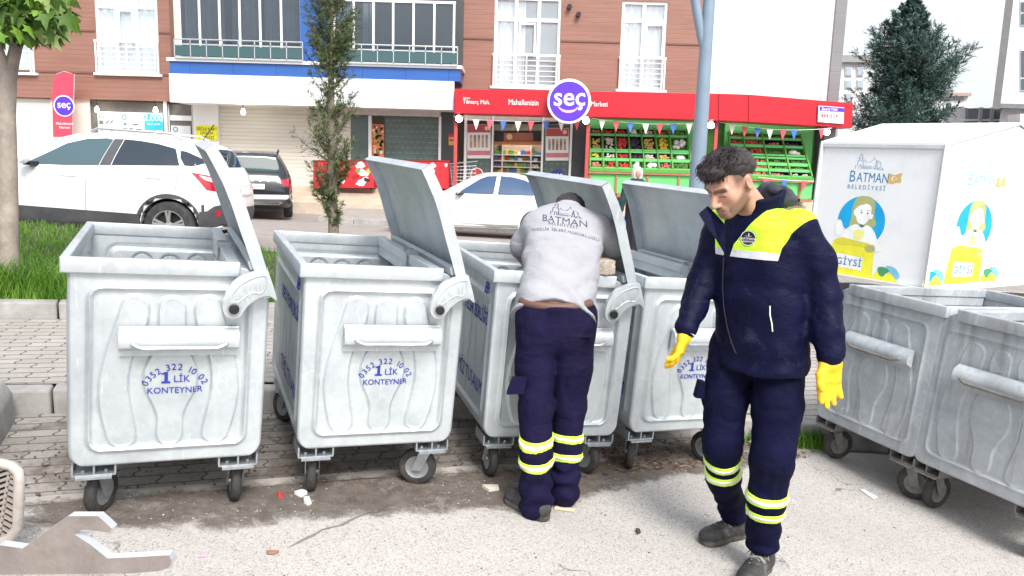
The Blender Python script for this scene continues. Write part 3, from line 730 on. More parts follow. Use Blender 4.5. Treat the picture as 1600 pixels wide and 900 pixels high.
def smile(mb, cx, cz, Y, s):
    pts = [(cx+s*math.sin(t), Y, cz-s*0.75*math.cos(t)) for t in np.linspace(-1.1, 1.1, 9)]
    for i in range(8): mb.bar(pts[i], pts[i+1], s*0.20, 0.004, (0, 1, 0))
    for e in (-0.38, 0.38): mb.bb(cx+e*s-.09*s, cx+e*s+.09*s, Y-.002, Y+.002, cz+.02*s, cz+.22*s)
for r in range(8):
    for c in range(9): smile(mb, gy(606+c*9.3+(r % 2)*4.6, 220, SY).x, gy(640, 186.5+r*8.4, SY).z, SY+.012, 0.068)
bo(mb, 'smile_print', SMILE, sg)
# left shop window with its posters
GREYIN = plain('dim_interior', (0.16, 0.15, 0.14), 0.8)
sw = panz('shop_window', 143, 258, PZ, 3.28, SY+.1, GREYIN)
POST = plain('poster_paper', (0.74, 0.76, 0.76), 0.5, 0, 0.03); CYAN = plain('cyan_print', (0.03, 0.42, 0.72), 0.5); CYAND = plain('dark_cyan_print', (0.05, 0.28, 0.42), 0.5)
INK = plain('grey_print', (0.16, 0.18, 0.19), 0.6)
def sub(mb, name, mat, par, **k): return bo(mb, name, mat, par, **k)
def rectm(mb, x0, y0, x1, y1, Y):
    a, b = gy(x0, y0, Y), gy(x1, y1, Y); mb.bb(a.x, b.x, Y-.002, Y+.002, b.z, a.z)
def discm(mb, px, py, rp, Y, n=24, th=0.004, rin=0.0):
    c = gy(px, py, Y); r = rp*Y/FPX
    if rin: mb.lathe([(rin*Y/FPX, -th), (r, -th), (r, th), (rin*Y/FPX, th)], tuple(c), 'y', n)
    else: mb.lathe([(1e-4, -th), (r, -th), (r, th), (1e-4, th)], tuple(c), 'y', n)
m = MB(); rectm(m, 152, 174, 257, 260, SY+.05); sub(m, 'window_poster', POST, sw)
m = MB(); rectm(m, 225, 178, 256, 204, SY+.045); sub(m, 'cyan_poster', CYAN, sw)
m = MB(); add_text(m, '2.000', 0.27, gy(240, 189, SY+.04), (1, 0, 0), (0, 0, 1), bold=0.008); add_text(m, 'tane çeşit', 0.10, gy(240, 195, SY+.04), (1, 0, 0), (0, 0, 1)); sub(m, 'poster_lettering', WHT, sw)
m = MB()
for x, y in ((159, 181), (194, 183), (241, 207)): discm(m, x, y, 4 if y < 200 else 3, SY+.044, rin=2.6 if y < 200 else 1.8)
sub(m, 'ring_print', CYAND, sw)
m = MB()
for x0, y0, x1, y1 in ((155, 188, 162, 194), (193, 192, 198, 196), (207, 193, 216, 196), (191, 200, 199, 204), (202, 200, 208, 206), (212, 201, 222, 205), (157, 202, 161, 204), (172, 203, 178, 205)): rectm(m, x0, y0, x1, y1, SY+.044)
for k in range(2): m.bar(gy(165+k*6, 193, SY+.044), gy(171+k*6, 188, SY+.044), 0.04, 0.004, (0, 1, 0))
sub(m, 'product_print', INK, sw)
dr = panz('shop_door', 264, 302, PZ, 3.25, SY+.08, GREYIN)
m = MB(); rectm(m, 264, 180, 302, 189, SY+.05); rectm(m, 264, 163, 266, 260, SY+.05); rectm(m, 300, 163, 302.5, 260, SY+.05); sub(m, 'door_frame', UPVC, dr)
m = MB(); rectm(m, 267, 196, 300, 260, SY+.06); sub(m, 'window_poster', POST, dr)
m = MB(); discm(m, 274, 202, 4, SY+.05, rin=2.6); sub(m, 'ring_print', CYAND, dr)
# pipes of the extractor and the cornice cctv boxes
for px, py in ((889.5, 11.5), (903.5, 23.5)): mb = MB(); c = gy(px, py, BY); mb.cyl((c.x, BY-.16, c.z), (c.x, BY+.1, c.z), 0.072, n=16); bo(mb, 'vent_pipe', BLACK)
# white gable wall and its grey edge to the right of the brown facade
mb = MB(); c0, c1 = gy(1098, 100, BY).x, gy(1296, 100, BY).x; mb.bb(c0, c1, BY-.05, BY+.3, 3.5, ZT+2); bo(mb, 'white_wall', FASCIA)
GREYC = m_cladding('grey_panel_cladding', (0.20, 0.20, 0.215), (0.23, 0.23, 0.245), 0.56, 2, 0.05, 0.5, 0.4)
mb = MB(); mb.bb(c1, gy(1318.5, 40, BY).x, BY-.12, BY+8, 0.3, ZT+2); bo(mb, 'grey_pilaster', GREYC)
mb = MB(); mb.bb(gy(918, 200, BY).x, c1, BY+.6, BY+.7, 0.5, 3.6); bo(mb, 'shop_back_wall', plain('dim_green_wall', (0.10, 0.30, 0.06), 0.7))

# ---------------------------------------------------------------- market sign, round logo sign, hoardings
CY = 22.6
can = thing('shop_sign', 'long red fascia sign over the market entrance with white lettering', 'sign', gy(930, 165, CY))
def part(root, mb, name, mat, par=None, **k):
    L = root.matrix_world if False else Matrix.Translation(root.location)
    inv = (Matrix.Translation(root.location) @ Matrix.Rotation(root.rotation_euler.z, 4, 'Z')).inverted()
    mb.v = [tuple(inv @ Vector(p)) for p in mb.v]; return mb.build(name, mat, par or root, **k)
def slab(pts_front, depth):
    """solid from a quad given in world coordinates (front face), pushed back along +y"""
    n = len(pts_front); mb = MB(); vs = [tuple(p) for p in pts_front]+[(p[0], p[1]+depth, p[2]) for p in pts_front]
    mb.add(vs, [tuple(range(n)), tuple(range(2*n-1, n-1, -1))]+[(i, n+i, n+(i+1) % n, (i+1) % n) for i in range(n)]); return mb
P = [gy(710, 138.5, CY), gy(1122, 146, CY), gy(1122, 188, CY), gy(710, 176.5, CY)]
part(can, slab(P, 0.9), 'board', RED, bevel=0.01)
P = [gy(1122.6, 146, CY), gy(1169, 147.5, CY-.02), gy(1169, 190.5, CY-.02), gy(1122.6, 188, CY)]
part(can, slab(P, 0.9), 'board', RED, bevel=0.01)
P = [gy(1169.6, 147.5, CY), gy(1333, 161, CY+.4), gy(1331, 200, CY+.4), gy(1169.6, 190.5, CY)]
part(can, slab(P, 0.8), 'board', RED, bevel=0.01)
m = MB()
def ctext(m, s, px, py, hpx, Y, bold=0.008, sx=1.0, align='LEFT'):
    o = gy(px, py, Y); o2 = gy(px+60, py+1.7, Y); ux = (o2-o).normalized(); add_text(m, s, hpx*Y/FPX*1.38, o, ux, (0, 0, 1), align, bold, 1.0, sx)
ctext(m, 'Batman', 723.5, 154, 2.6, CY-.02); ctext(m, 'Tilmerç Mah.', 723, 161.8, 6.6, CY-.02, 0.012, 0.86)
ctext(m, 'Mahallenizin', 794, 163.5, 8.6, CY-.02, 0.014, 0.80); ctext(m, 'Marketi', 923, 165.8, 7.6, CY-.02, 0.014, 0.80); part(can, m, 'lettering', WHT)
pl = slab([gy(1279, 165, CY+.2), gy(1319, 168, CY+.3), gy(1318, 193.5, CY+.3), gy(1278, 190.5, CY+.2)], 0.03); part(can, pl, 'phone_plate', WHT)
pl = slab([gy(1281, 166, CY+.19), gy(1319, 169, CY+.29), gy(1319, 175, CY+.29), gy(1281, 172.5, CY+.19)], 0.02); part(can, pl, 'phone_plate_header', PURPLE)
m = MB(); ctext(m, 'Sipariş Hattı', 1283.5, 172.2, 4.4, CY+.16, 0.006, 0.8); part(can, m, 'phone_plate_title', WHT)
m = MB(); ctext(m, '444 8240', 1282, 183.8, 6.6, CY+.16, 0.008, 0.88); ctext(m, 'secmarket.com.tr', 1283, 190.5, 2.8, CY+.16, 0, 0.9); part(can, m, 'phone_number', RED)
m = MB(); c0 = gy(712, 178, CY+.5); 
for px in (720, 1165): a = gy(px, 181, CY+.3); m.bb(a.x-.2, a.x+.2, CY+.2, CY+.3, a.z-.05, a.z)
part(can, m, 'bracket', UPVC)
rs = thing('round_sign', 'round violet sign reading seç above the market door', 'sign', gy(889, 158.5, CY-.25))
m = MB(); discm(m, 889, 158.5, 33.2, CY-.25, 48, 0.07); part(rs, m, 'white_rim', WHT, bevel=0.01)
m = MB(); discm(m, 889, 158.5, 29.6, CY-.325, 48, 0.006); part(rs, m, 'violet_disc', PURPLE)
m = MB(); o = gy(889.5, 164.5, CY-.335); add_text(m, 'seç', 0.72, o, (1, 0, 0.028), (0, 0, 1), bold=0.012, sx=0.98); part(rs, m, 'lettering', WHT)
m = MB(); c = gy(888, 163, CY-.335); pk = [(c.x+0.29*math.sin(t), c.y, c.z-0.20*math.cos(t)) for t in np.linspace(-1.25, 1.25, 15)]
for i in range(14): wd = 0.02+0.055*math.sin(PI*(i+.5)/14); m.bar(pk[i], pk[i+1], wd, 0.004, (0, 1, 0))
part(rs, m, 'smile', plain('pink_print', (0.85, 0.42, 0.62), 0.5))
fl = thing('feather_flag', 'tall red feather flag with a violet seç disc beside the white shutter', 'flag', gy(98, 290, 23.4))
m = MB(); 
FB = [(83, 214), (81.5, 150), (82.5, 128), (88, 116.5), (96, 112.5), (106, 112), (116, 116), (115.5, 150), (113.5, 178), (112.5, 214)]
P = [gy(x, y, 23.4) for x, y in FB]; part(fl, slab(P[::-1], 0.015), 'banner', plain('red_flag_cloth', (0.60, 0.055, 0.10), 0.7, 0, 0.1, 3))
m = MB(); a, b = gy(116.5, 116, 23.4), gy(112, 290, 23.4); m.tube([b, gy(114, 190, 23.4), a, gy(100, 111.5, 23.4), gy(88, 116, 23.4)], 0.015, 6); m.bb(b.x-.25, b.x+.25, 23.25, 23.6, b.z-.06, b.z); part(fl, m, 'pole', CHROME)
m = MB(); discm(m, 100, 165.5, 16, 23.39, 32, 0.006); part(fl, m, 'white_ring', WHT)
m = MB(); discm(m, 100, 165.5, 14.2, 23.375, 32, 0.004); part(fl, m, 'violet_disc', PURPLE)
m = MB(); add_text(m, 'seç', 0.31, gy(100, 168.5, 23.36), (1, 0, .02), (0, 0, 1), bold=0.012); add_text(m, 'Mahallenizin', 0.105, gy(101, 195, 23.38), (1, 0, .02), (0, 0, 1), bold=0.008); add_text(m, 'Marketi', 0.105, gy(101, 201, 23.38), (1, 0, .02), (0, 0, 1), bold=0.008); part(fl, m, 'lettering', WHT)
ys = thing('wall_sign', 'yellow notice with dark lettering on the white pier by the shutter', 'sign', gy(321, 208, SY-.2))
m = slab([gy(306, 196, SY-.16), gy(340, 196.5, SY-.16), gy(340, 219, SY-.16), gy(306, 218.5, SY-.16)], 0.03); part(ys, m, 'board', plain('yellow_board', (0.85, 0.80, 0.03), 0.5))
m = MB()
for s, y in (('DİCLE KART', 203.6), ('DOLUM', 210), ('MERKEZİ', 217)): ctext(m, s, 323, y, 4.4, SY-.17, 0.008, 0.92, 'CENTER')
part(ys, m, 'lettering', plain('dark_olive_print', (0.10, 0.09, 0.01), 0.6))
# ---------------------------------------------------------------- market front: doorway, posters, stands, crates, bunting, lamps
WOODF = plain('green_wood', (0.085, 0.30, 0.035), 0.6, 0, 0.15, 4); GREENL = plain('light_green_board', (0.13, 0.52, 0.16), 0.55, 0, 0.1, 2)
GREEND = plain('deep_green_wood', (0.05, 0.20, 0.03), 0.6, 0, 0.2, 6); REDBR = plain('red_brown_bar', (0.38, 0.14, 0.09), 0.6)
ORANGE = plain('orange_board', (0.55, 0.19, 0.05), 0.5)
mp = thing('market_entrance', 'open market doorway with white posts below the red sign', 'doorway', gy(809, 290, SY))
def zpan(root, name, x0, x1, z0, z1, Y, mat, th=0.06, par=None, **k):
    mb = MB(); mb.bb(gy(x0, 230, Y).x, gy(x1, 230, Y).x, Y, Y+th, z0, z1); return part(root, mb, name, mat, par, **k)
def ppan(root, name, x0, y0, x1, y1, Y, mat, th=0.03, par=None, **k):
    mb = slab([gy(x0, y1, Y), gy(x1, y1, Y), gy(x1, y0, Y), gy(x0, y0, Y)], th); return part(root, mb, name, mat, par, **k)
for a, b in ((725, 729), (768, 770.5), (846, 849), (890, 893.5)): zpan(mp, 'post', a, b, PZ, 3.22, SY-.1, UPVC, 0.1)
zpan(mp, 'header', 729, 890, gy(809, 193, SY).z, 3.24, SY-.04, plain('beige_header', (0.50, 0.46, 0.40), 0.6)); ppan(mp, 'dark_rail', 729, 188.5, 890, 194, SY-.07, BLACK)
for a, b in ((729, 768), (849, 890)):
    g = zpan(mp, 'side_panel', a, b, PZ, 3.0, SY, GREYSM); mb = MB()
    for r in range(4):
        for c in range(4): smile(mb, gy(a+5+c*9.4, 220, SY).x, gy(a+20, 254+r*9, SY).z, SY-.006, 0.06)
    part(mp, mb, 'smile_print', SMILE, g)
zpan(mp, 'back_room_wall', 760, 860, PZ, 3.3, 27.4, plain('shop_room_wall', (0.42, 0.38, 0.33), 0.8)); 
m = MB(); m.bb(gy(760, 230, 26).x, gy(860, 230, 26).x, SY+.1, 27.4, PZ, PZ+.02); part(mp, m, 'shop_floor', CREAM)
m = MB(); m.bb(gy(760, 230, 26).x, gy(860, 230, 26).x, SY+.1, 27.4, 3.3, 3.34); part(mp, m, 'shop_ceiling', CREAM)
m = MB(); a, b = gy(804, 197, 25.2), gy(830, 197, 25.2); m.bb(a.x, b.x, 24.9, 25.4, 3.16, 3.22); part(mp, m, 'strip_light', emis('lamp_strip', (1.0, 0.97, 0.9), 14))
ppan(mp, 'dark_header_board', 772, 204, 846, 221, SY+.35, BLACK); ppan(mp, 'brown_board', 787, 207.5, 833, 220, SY+.3, plain('brown_sign', (0.33, 0.10, 0.07), 0.5))
m = MB(); discm(m, 796, 213.5, 4.6, SY+.28, 20); part(mp, m, 'board_disc', plain('gold_print', (0.7, 0.5, 0.25), 0.5))
ppan(mp, 'orange_shelf_top', 772, 220, 846, 226, SY+.4, ORANGE, 0.3)
# shelves and what stands on them
sh = thing('shop_shelving', 'white stocked shelving seen through the market doorway', 'shelf', gy(809, 290, 25.6))
m = MB()
zsh = [gy(809, y, 25.4).z for y in (241.5, 251, 260.5, 270, 279, 288)]
for z in zsh: m.bb(gy(772, 240, 25.4).x, gy(846, 240, 25.4).x, 25.25, 25.75, z-.035, z)
part(sh, m, 'shelf_board', UPVC); m = MB(); m.bb(gy(772, 240, 25.4).x, gy(846, 240, 25.4).x, 25.76, 25.8, PZ, 2.6); part(sh, m, 'back_panel', plain('shelf_back', (0.30, 0.22, 0.16), 0.7))
m = MB()
for px in (785, 830): a = gy(px, 240, 25.3); m.bb(a.x-.02, a.x+.02, 25.24, 25.75, PZ, 2.45)
part(sh, m, 'upright', UPVC)
pcol = {'red': (0.55, 0.04, 0.04), 'yellow': (0.72, 0.52, 0.06), 'white': (0.75, 0.74, 0.70), 'green': (0.15, 0.35, 0.08), 'blue': (0.06, 0.18, 0.48), 'brown': (0.28, 0.14, 0.07)}
pm = {k: plain('pack_'+k, v, 0.5, 0, 0.1, 9) for k, v in pcol.items()}; pmesh = {}
ords = ['top', 'second', 'third', 'fourth', 'fifth', 'lowest']; r3 = random.Random(11)
for si, z in enumerate(zsh):
    x = gy(773, 240, 25.35).x; xe = gy(845, 240, 25.35).x
    while x < xe-.1:
        cn = r3.choice(list(pcol)); wd = r3.choice((0.10, 0.13, 0.16)); h = r3.choice((0.10, 0.13, 0.145)); kk = (cn, wd, h)
        if kk not in pmesh:
            mb = MB(); mb.bb(-wd/2, wd/2, -.08, .08, 0, h*.86); mb.bb(-wd*.3, wd*.3, -.05, .05, h*.86, h); o = mb.build('grocery_pack', pm[cn], bevel=0.008); pmesh[kk] = o.data
        else:
            o = bpy.data.objects.new('grocery_pack', pmesh[kk]); COL.objects.link(o)
        o.location = (x+wd/2, 25.36, z+.001); x += wd+.012
        tag(o, 'small %s pack on the %s shelf inside the market doorway' % (cn, ords[si]), 'package', 'packs on the %s market shelf' % ords[si])
def poster(x0, y0, x1, y1, lab):
    t = thing('poster', lab, 'poster', gy((x0+x1)/2, y1, SY-.03)); Y = SY-.06
    ppan(t, 'paper', x0, y0, x1, y1, Y, POST, 0.02)
    ppan(t, 'header_print', x0+.5, y0+.5, x1-.5, y0+13, Y-.004, plain('poster_header', (0.38, 0.07, 0.07), 0.5), 0.003)
    ppan(t, 'footer_print', x0+.5, y1-12, x1-.5, y1-5, Y-.004, plain('poster_footer', (0.55, 0.18, 0.22), 0.5), 0.003)
    m = MB(); rr = random.Random(int(x0)); mc = [plain('offer_print', c, 0.6) for c in ((0.50, 0.42, 0.34), (0.28, 0.2, 0.18), (0.55, 0.25, 0.12), (0.3, 0.33, 0.36))]
    nx = 5
    for i in range(nx):
        for j in range(4):
            cx = x0+3+(x1-x0-6)*(i+.5)/nx; cy = y0+17+(y1-y0-34)*(j+.5)/4
            a, b = gy(cx-1.9, cy-2.6, Y), gy(cx+1.9, cy+2.6, Y); m.cur = rr.randrange(4); m.bb(a.x, b.x, Y-.006, Y-.002, b.z, a.z)
    part(t, m, 'offer_print', mc)
    m = MB(); discm(m, x1-6, y0+6.5, 3.2, Y-.008, 16); part(t, m, 'round_print', plain('pale_pink_print', (0.7, 0.5, 0.5), 0.6))
    return t
poster(730, 194, 766.5, 247.5, 'offer poster with red header to the left of the market door')
poster(852.5, 200, 888.5, 251, 'offer poster with red header to the right of the market door')
st = thing('round_sticker', 'round violet seç sticker low on the panel right of the door', 'sticker', gy(871.5, 275, SY-.05))
m = MB(); discm(m, 871.5, 275, 10.3, SY-.04, 28, 0.004); part(st, m, 'disc', plain('navy_violet', (0.03, 0.03, 0.30), 0.4))
m = MB(); add_text(m, 'seç', 0.24, gy(871.5, 277, SY-.05), (1, 0, .02), (0, 0, 1), bold=0.012); part(st, m, 'lettering', WHT)
st = thing('round_sticker', 'round red sticker low on the panel left of the door', 'sticker', gy(745, 272, SY-.05))
m = MB(); discm(m, 745, 272, 10, SY-.04, 28, 0.004); part(st, m, 'disc', plain('sticker_red', (0.55, 0.06, 0.05), 0.4)); m = MB(); discm(m, 745, 272, 10, SY-.046, 28, 0.003, rin=8.6); part(st, m, 'ring', WHT)
for nm, q, lab, c in (('wall_sign', (701, 209, 710, 227), 'small orange notice on the dark wall left of the red post', (0.75, 0.33, 0.06)),):
    t = thing(nm, lab, 'sign', gy(705, 227, SY-.06)); ppan(t, 'board', *q, SY-.06, plain('orange_notice', c, 0.5)); ppan(t, 'header_print', q[0], q[1], q[2], q[1]+5, SY-.065, RED, 0.004); ppan(t, 'text_line', q[0]+1.5, q[1]+9, q[2]-1.5, q[1]+11, SY-.065, BLACK, 0.004)
t = thing('food_banner', 'tall narrow banner of colourful food pictures beside the white post', 'banner', gy(590, 245, SY-.05)); ppan(t, 'panel', 581, 194, 600, 246, SY-.06, plain('food_ground', (0.55, 0.16, 0.05), 0.5, 0, 0.5, 7))
m = MB(); rr = random.Random(5); mc = [plain('food_print', c, 0.5, 0, .3, 9) for c in ((0.65, 0.03, 0.03), (0.75, 0.45, 0.08), (0.15, 0.3, 0.06), (0.65, 0.6, 0.55), (0.1, 0.05, 0.04))]
for k in range(60):
    c = gy(rr.uniform(583, 598), rr.uniform(196, 244), SY-.066); m.cur = rr.randrange(5); r = rr.uniform(.02, .06); m.lathe([(1e-4, -.003), (r, -.003), (r, .003)], tuple(c), 'y', 8)
part(t, m, 'food_print', mc)
# red posts that carry the canopy
for px, lab in ((711.8, 'red post at the left end of the market sign'), (917.5, 'red post between the market door and the produce stand'), (1117, 'red post behind the street lamp between the two stands')):
    t = thing('canopy_post', lab, 'post', (gy(px, 230, CY+.25).x, CY+.25, 0.86)); m = MB(); a = gy(px, 230, CY+.25).x; m.bb(a-.05, a+.05, CY+.2, CY+.3, PZ, 3.25); part(t, m, 'shaft', REDPOST, bevel=0.008); m = MB(); m.bb(a-.09, a+.09, CY+.16, CY+.34, PZ, PZ+.02); part(t, m, 'foot_plate', REDPOST)
def floodlight(px, py, Y, lab):
    c = gy(px, py, Y); t = thing('floodlight', lab, 'lamp', c); m = MB(); m.lathe([(0.03, .16), (.06, .12), (.11, .03), (.12, 0), (.10, -.01)], tuple(c), 'y', 16); part(t, m, 'housing', BLACK, smooth=True)
    m = MB(); m.lathe([(1e-4, -.05), (.06, -.035), (.095, 0), (1e-4, 0.005)], tuple(c), 'y', 16); part(t, m, 'lit_lens', emis('floodlight_glow', (1, 1, 1), 12)); m = MB(); m.bar(c+Vector((0, .1, 0)), c+Vector((0, .25, .2)), .03, .02); part(t, m, 'bracket', STEEL)
floodlight(717, 185.5, CY+.1, 'lit floodlight under the left end of the red sign'); floodlight(915.5, 188.5, CY+.1, 'lit floodlight beside the round seç sign')
floodlight(1111, 195.5, CY+.1, 'lit floodlight behind the street lamp'); floodlight(1292, 206, CY+.3, 'lit floodlight at the right end of the red sign'); 
def pendant(px, py, Y, lab):
    c = gy(px, py, Y); t = thing('shop_lamp', lab, 'lamp', c); m = MB(); m.lathe([(1e-4, -.09), (.055, -.07), (.07, -.02), (.04, .06), (.02, .09)], tuple(c), 'z', 14); part(t, m, 'lit_bulb', emis('bulb_glow', (1, .93, .78), 9), smooth=True); m = MB(); m.cyl(c+Vector((0, 0, .09)), c+Vector((0, 0, .3)), .012, n=8); part(t, m, 'cord', BLACK)
pendant(151.5, 171, SY-.3, 'lit bulb over the left side of the poster window'); pendant(243, 172, SY-.3, 'lit bulb over the blue 2.000 poster'); pendant(380, 174.5, FY+.3, 'lit bulb in front of the cream roller shutter')
# produce stands
def produce_stand(lab, tops, bots, rows, slope, xp0, xp1, yb, yf, root_px, posts):
    t = thing('produce_stand', lab, 'market stall', gy(*root_px, yf))
    Yr = lambda y: np.interp(y, [rows[0][0], rows[-1][1]], [yb, yf])
    def pt(fr, y, xi):      # column edge xi at row height y
        u = (y-rows[0][0])/(rows[-1][1]-rows[0][0]); px = tops[xi]*(1-u)+bots[xi]*u
        return gy(px, y+slope*(px-tops[0]), float(Yr(y)))
    m = MB()
    for i in range(len(tops)):
        a, b = pt(0, rows[0][0], i), pt(0, rows[-1][1], i); m.bar(a, b, .035, .09, (0, 1, .3))
    part(t, m, 'divider', WOODF)
    m = MB()
    for r in rows:
        for y in r: a, b = pt(0, y, 0), pt(0, y, len(tops)-1); m.bar(a, b, .035, .05)
    part(t, m, 'crossbar', GREENL)
    a, b = gy(xp0, rows[-1][1]+3, yf-.03), gy(xp1, rows[-1][1]+3+slope*(xp1-xp0), yf-.03); m = MB(); m.bar(a, b, .06, .10); part(t, m, 'front_lip', WOODF)
    a, b = gy(xp0-2, rows[-1][1]+7.5, yf-.05), gy(xp1, rows[-1][1]+7.5+slope*(xp1-xp0), yf-.05); m = MB(); m.bar(a, b, .06, .05); part(t, m, 'front_rail', REDBR)
    z0 = PZ-0.02; za, zb = a.z-.04, b.z-.04
    m = MB(); m.add([(a.x, yf, z0+.1), (b.x, yf, z0+.1), (b.x, yf, zb), (a.x, yf, za), (a.x, yb+.2, z0+.1), (b.x, yb+.2, z0+.1), (b.x, yb+.2, zb), (a.x, yb+.2, za)], [(0, 1, 2, 3), (4, 7, 6, 5), (0, 3, 7, 4), (1, 5, 6, 2), (0, 4, 5, 1)]); part(t, m, 'front_board', GREENL)
    m = MB()
    for px in posts: c = gy(px, 290, yf-.02).x; m.bb(c-.03, c+.03, yf-.04, yf-.005, z0, min(za, zb))
    m.bb(a.x, b.x, yf-.04, yf-.005, z0, z0+.09); part(t, m, 'front_frame', REDBR)
    c0, c1 = pt(0, rows[0][0], 0), pt(0, rows[0][0], len(tops)-1); m = MB(); m.bb(c0.x-.05, c1.x+.5, yb+.22, yb+.27, z0, c0.z+.3); part(t, m, 'back_board', GREENL)
    return t, pt
PROD = {'yellow potatoes': (0.50, 0.36, 0.10), 'brown onions': (0.38, 0.20, 0.09), 'red peppers': (0.42, 0.03, 0.02), 'dark aubergines': (0.03, 0.015, 0.04), 'pale garlic': (0.55, 0.50, 0.42), 'green peppers': (0.09, 0.22, 0.03),
        'red apples': (0.45, 0.05, 0.04), 'white bags': (0.66, 0.66, 0.62), 'lemons': (0.62, 0.45, 0.03), 'green courgettes': (0.06, 0.14, 0.03), 'pink tomatoes': (0.50, 0.13, 0.10), 'oranges': (0.6, 0.22, 0.02)}
PMAT = {k: plain('fruit_'+k.replace(' ', '_'), c, 0.45, 0, 0.45, 12) for k, c in PROD.items()}
ICO = None
def crate(pt, y0, y1, i, prod, lab, grp, fullness):
    tl, tr, bl, br = pt(0, y0, i), pt(0, y0, i+1), pt(0, y1, i), pt(0, y1, i+1)
    c = (tl+tr+bl+br)/4; ux = (tr-tl).normalized(); uy = (tl-bl); hgt = uy.length; uy.normalize(); n = ux.cross(uy).normalized()
    if n.y > 0: n = -n
    wd = ((tr-tl).length+(br-bl).length)/2
    t = thing('produce_crate', lab, 'crate', c, 0, grp); R = Matrix((ux, uy, n)).transposed()
    hw, hh = wd/2-.035, hgt/2-.03; m = MB(); m.M = R.to_4x4()
    m.bb(-hw, hw, -hh, hh, -.15, -.135)
    for x0, x1, y0_, y1_ in ((-hw, hw, hh-.015, hh), (-hw, hw, -hh, -hh+.015), (-hw, -hw+.015, -hh, hh), (hw-.015, hw, -hh, hh)): m.bb(x0, x1, y0_, y1_, -.15, -.0)
    m.build('tray', BLACK if prod in ('dark aubergines', 'yellow potatoes', 'brown onions', 'red peppers', 'pale garlic') else GREEND, t)
    m = MB(); m.M = R.to_4x4(); rr = random.Random(hash(lab) % 1000 if False else len(lab)*7+i*31+int(y0)*13)
    s = 0.045 if 'bag' not in prod else 0.09
    for k in range(int(34*fullness*(hw*hh)/(.18*.2)) if s < .05 else 6):
        x, y = rr.uniform(-hw+s, hw-s), rr.uniform(-hh+s*.8, (hh-s*.8)*(1 if fullness > .8 else .2)); r = s*rr.uniform(.75, 1.15); z = -.09+rr.uniform(0, .05)
        el = 1.7 if prod in ('dark aubergines', 'green courgettes', 'red peppers', 'green peppers') else 1.0; a = rr.uniform(0, PI)
        vs = []; fs = []
        for j, (rad, zz) in enumerate(((.0, 1), (.75, .62), (1, 0), (.75, -.62))):
            for q in range(7):
                th = 2*PI*q/7; px, py = rad*r*math.cos(th)*el, rad*r*math.sin(th); vs.append((x+px*math.cos(a)-py*math.sin(a), y+px*math.sin(a)+py*math.cos(a), z+zz*r))
        for j in range(3):
            for q in range(7): fs.append((j*7+q, (j+1)*7+q, (j+1)*7+(q+1) % 7, j*7+(q+1) % 7))
        m.add(vs, fs)
    m.build('produce', PMAT[prod], t, smooth=True, angle=80)
nth = ['first', 'second', 'third', 'fourth', 'fifth', 'sixth', 'seventh', 'eighth']
rowsL = [(199, 209.5), (210.5, 233), (236, 247.5), (249, 262)]; tops = [921.5, 941, 961, 981, 1001, 1022.5, 1045, 1073]; bots = [922, 942.5, 964, 986, 1007.5, 1030, 1051, 1081]
stL, ptL = produce_stand('green tiered produce stand with dark crates right of the market door', tops, bots, rowsL, 0.023, 920, 1083, 23.9, 23.0, (1000, 308), (921, 962.5, 1011, 1060))
pl_ = [['brown onions', 'red peppers', 'red peppers', 'white bags', 'pale garlic', 'red apples', 'green peppers'], ['yellow potatoes', 'pale garlic', 'red peppers', 'dark aubergines', 'yellow potatoes', 'lemons', 'white bags'],
       ['lemons', 'pale garlic', 'red peppers', 'dark aubergines', 'pale garlic', 'yellow potatoes', 'white bags'], ['brown onions', 'red apples', 'red apples', 'white bags', 'white bags', 'pink tomatoes', 'green courgettes']]
rn = ['top', 'second', 'third', 'bottom']
for r, (y0, y1) in enumerate(rowsL):
    for i in range(7): crate(ptL, y0, y1, i, pl_[r][i], 'crate of %s, %s from the left in the %s row of the left stand' % (pl_[r][i], nth[i], rn[r]), 'crates on the left produce stand', 1.0)
rowsR = [(206, 214), (215, 225.5), (227, 240), (244, 253), (254.5, 262.5), (264, 272.5)]; topsR = [1138, 1160, 1190, 1220, 1250]; botsR = [1146, 1171, 1203, 1236, 1269]
stR, ptR = produce_stand('green tiered produce stand with red fruit behind the walking man', topsR, botsR, rowsR, 0.035, 1136, 1271, 24.0, 23.1, (1200, 318), (1146, 1200, 1250))
pr_ = [['red apples', 'red apples', 'green peppers', 'green peppers'], ['red apples', 'red apples', 'brown onions', 'dark aubergines'], ['brown onions', 'red apples', 'green courgettes', 'white bags'], ['red apples', 'pink tomatoes', 'green courgettes', 'green courgettes'], ['oranges', 'pink tomatoes', 'green peppers', 'green courgettes'], ['oranges', 'pink tomatoes', 'brown onions', 'pale garlic']]
rn6 = ['top', 'second', 'third', 'fourth', 'fifth', 'bottom']
for r, (y0, y1) in enumerate(rowsR):
    for i in range(4): crate(ptR, y0, y1, i, pr_[r][i], 'crate of %s, %s from the left in the %s row of the right stand' % (pr_[r][i], nth[i], rn6[r]), 'crates on the right produce stand', 1.0 if i < 2 else 0.5)
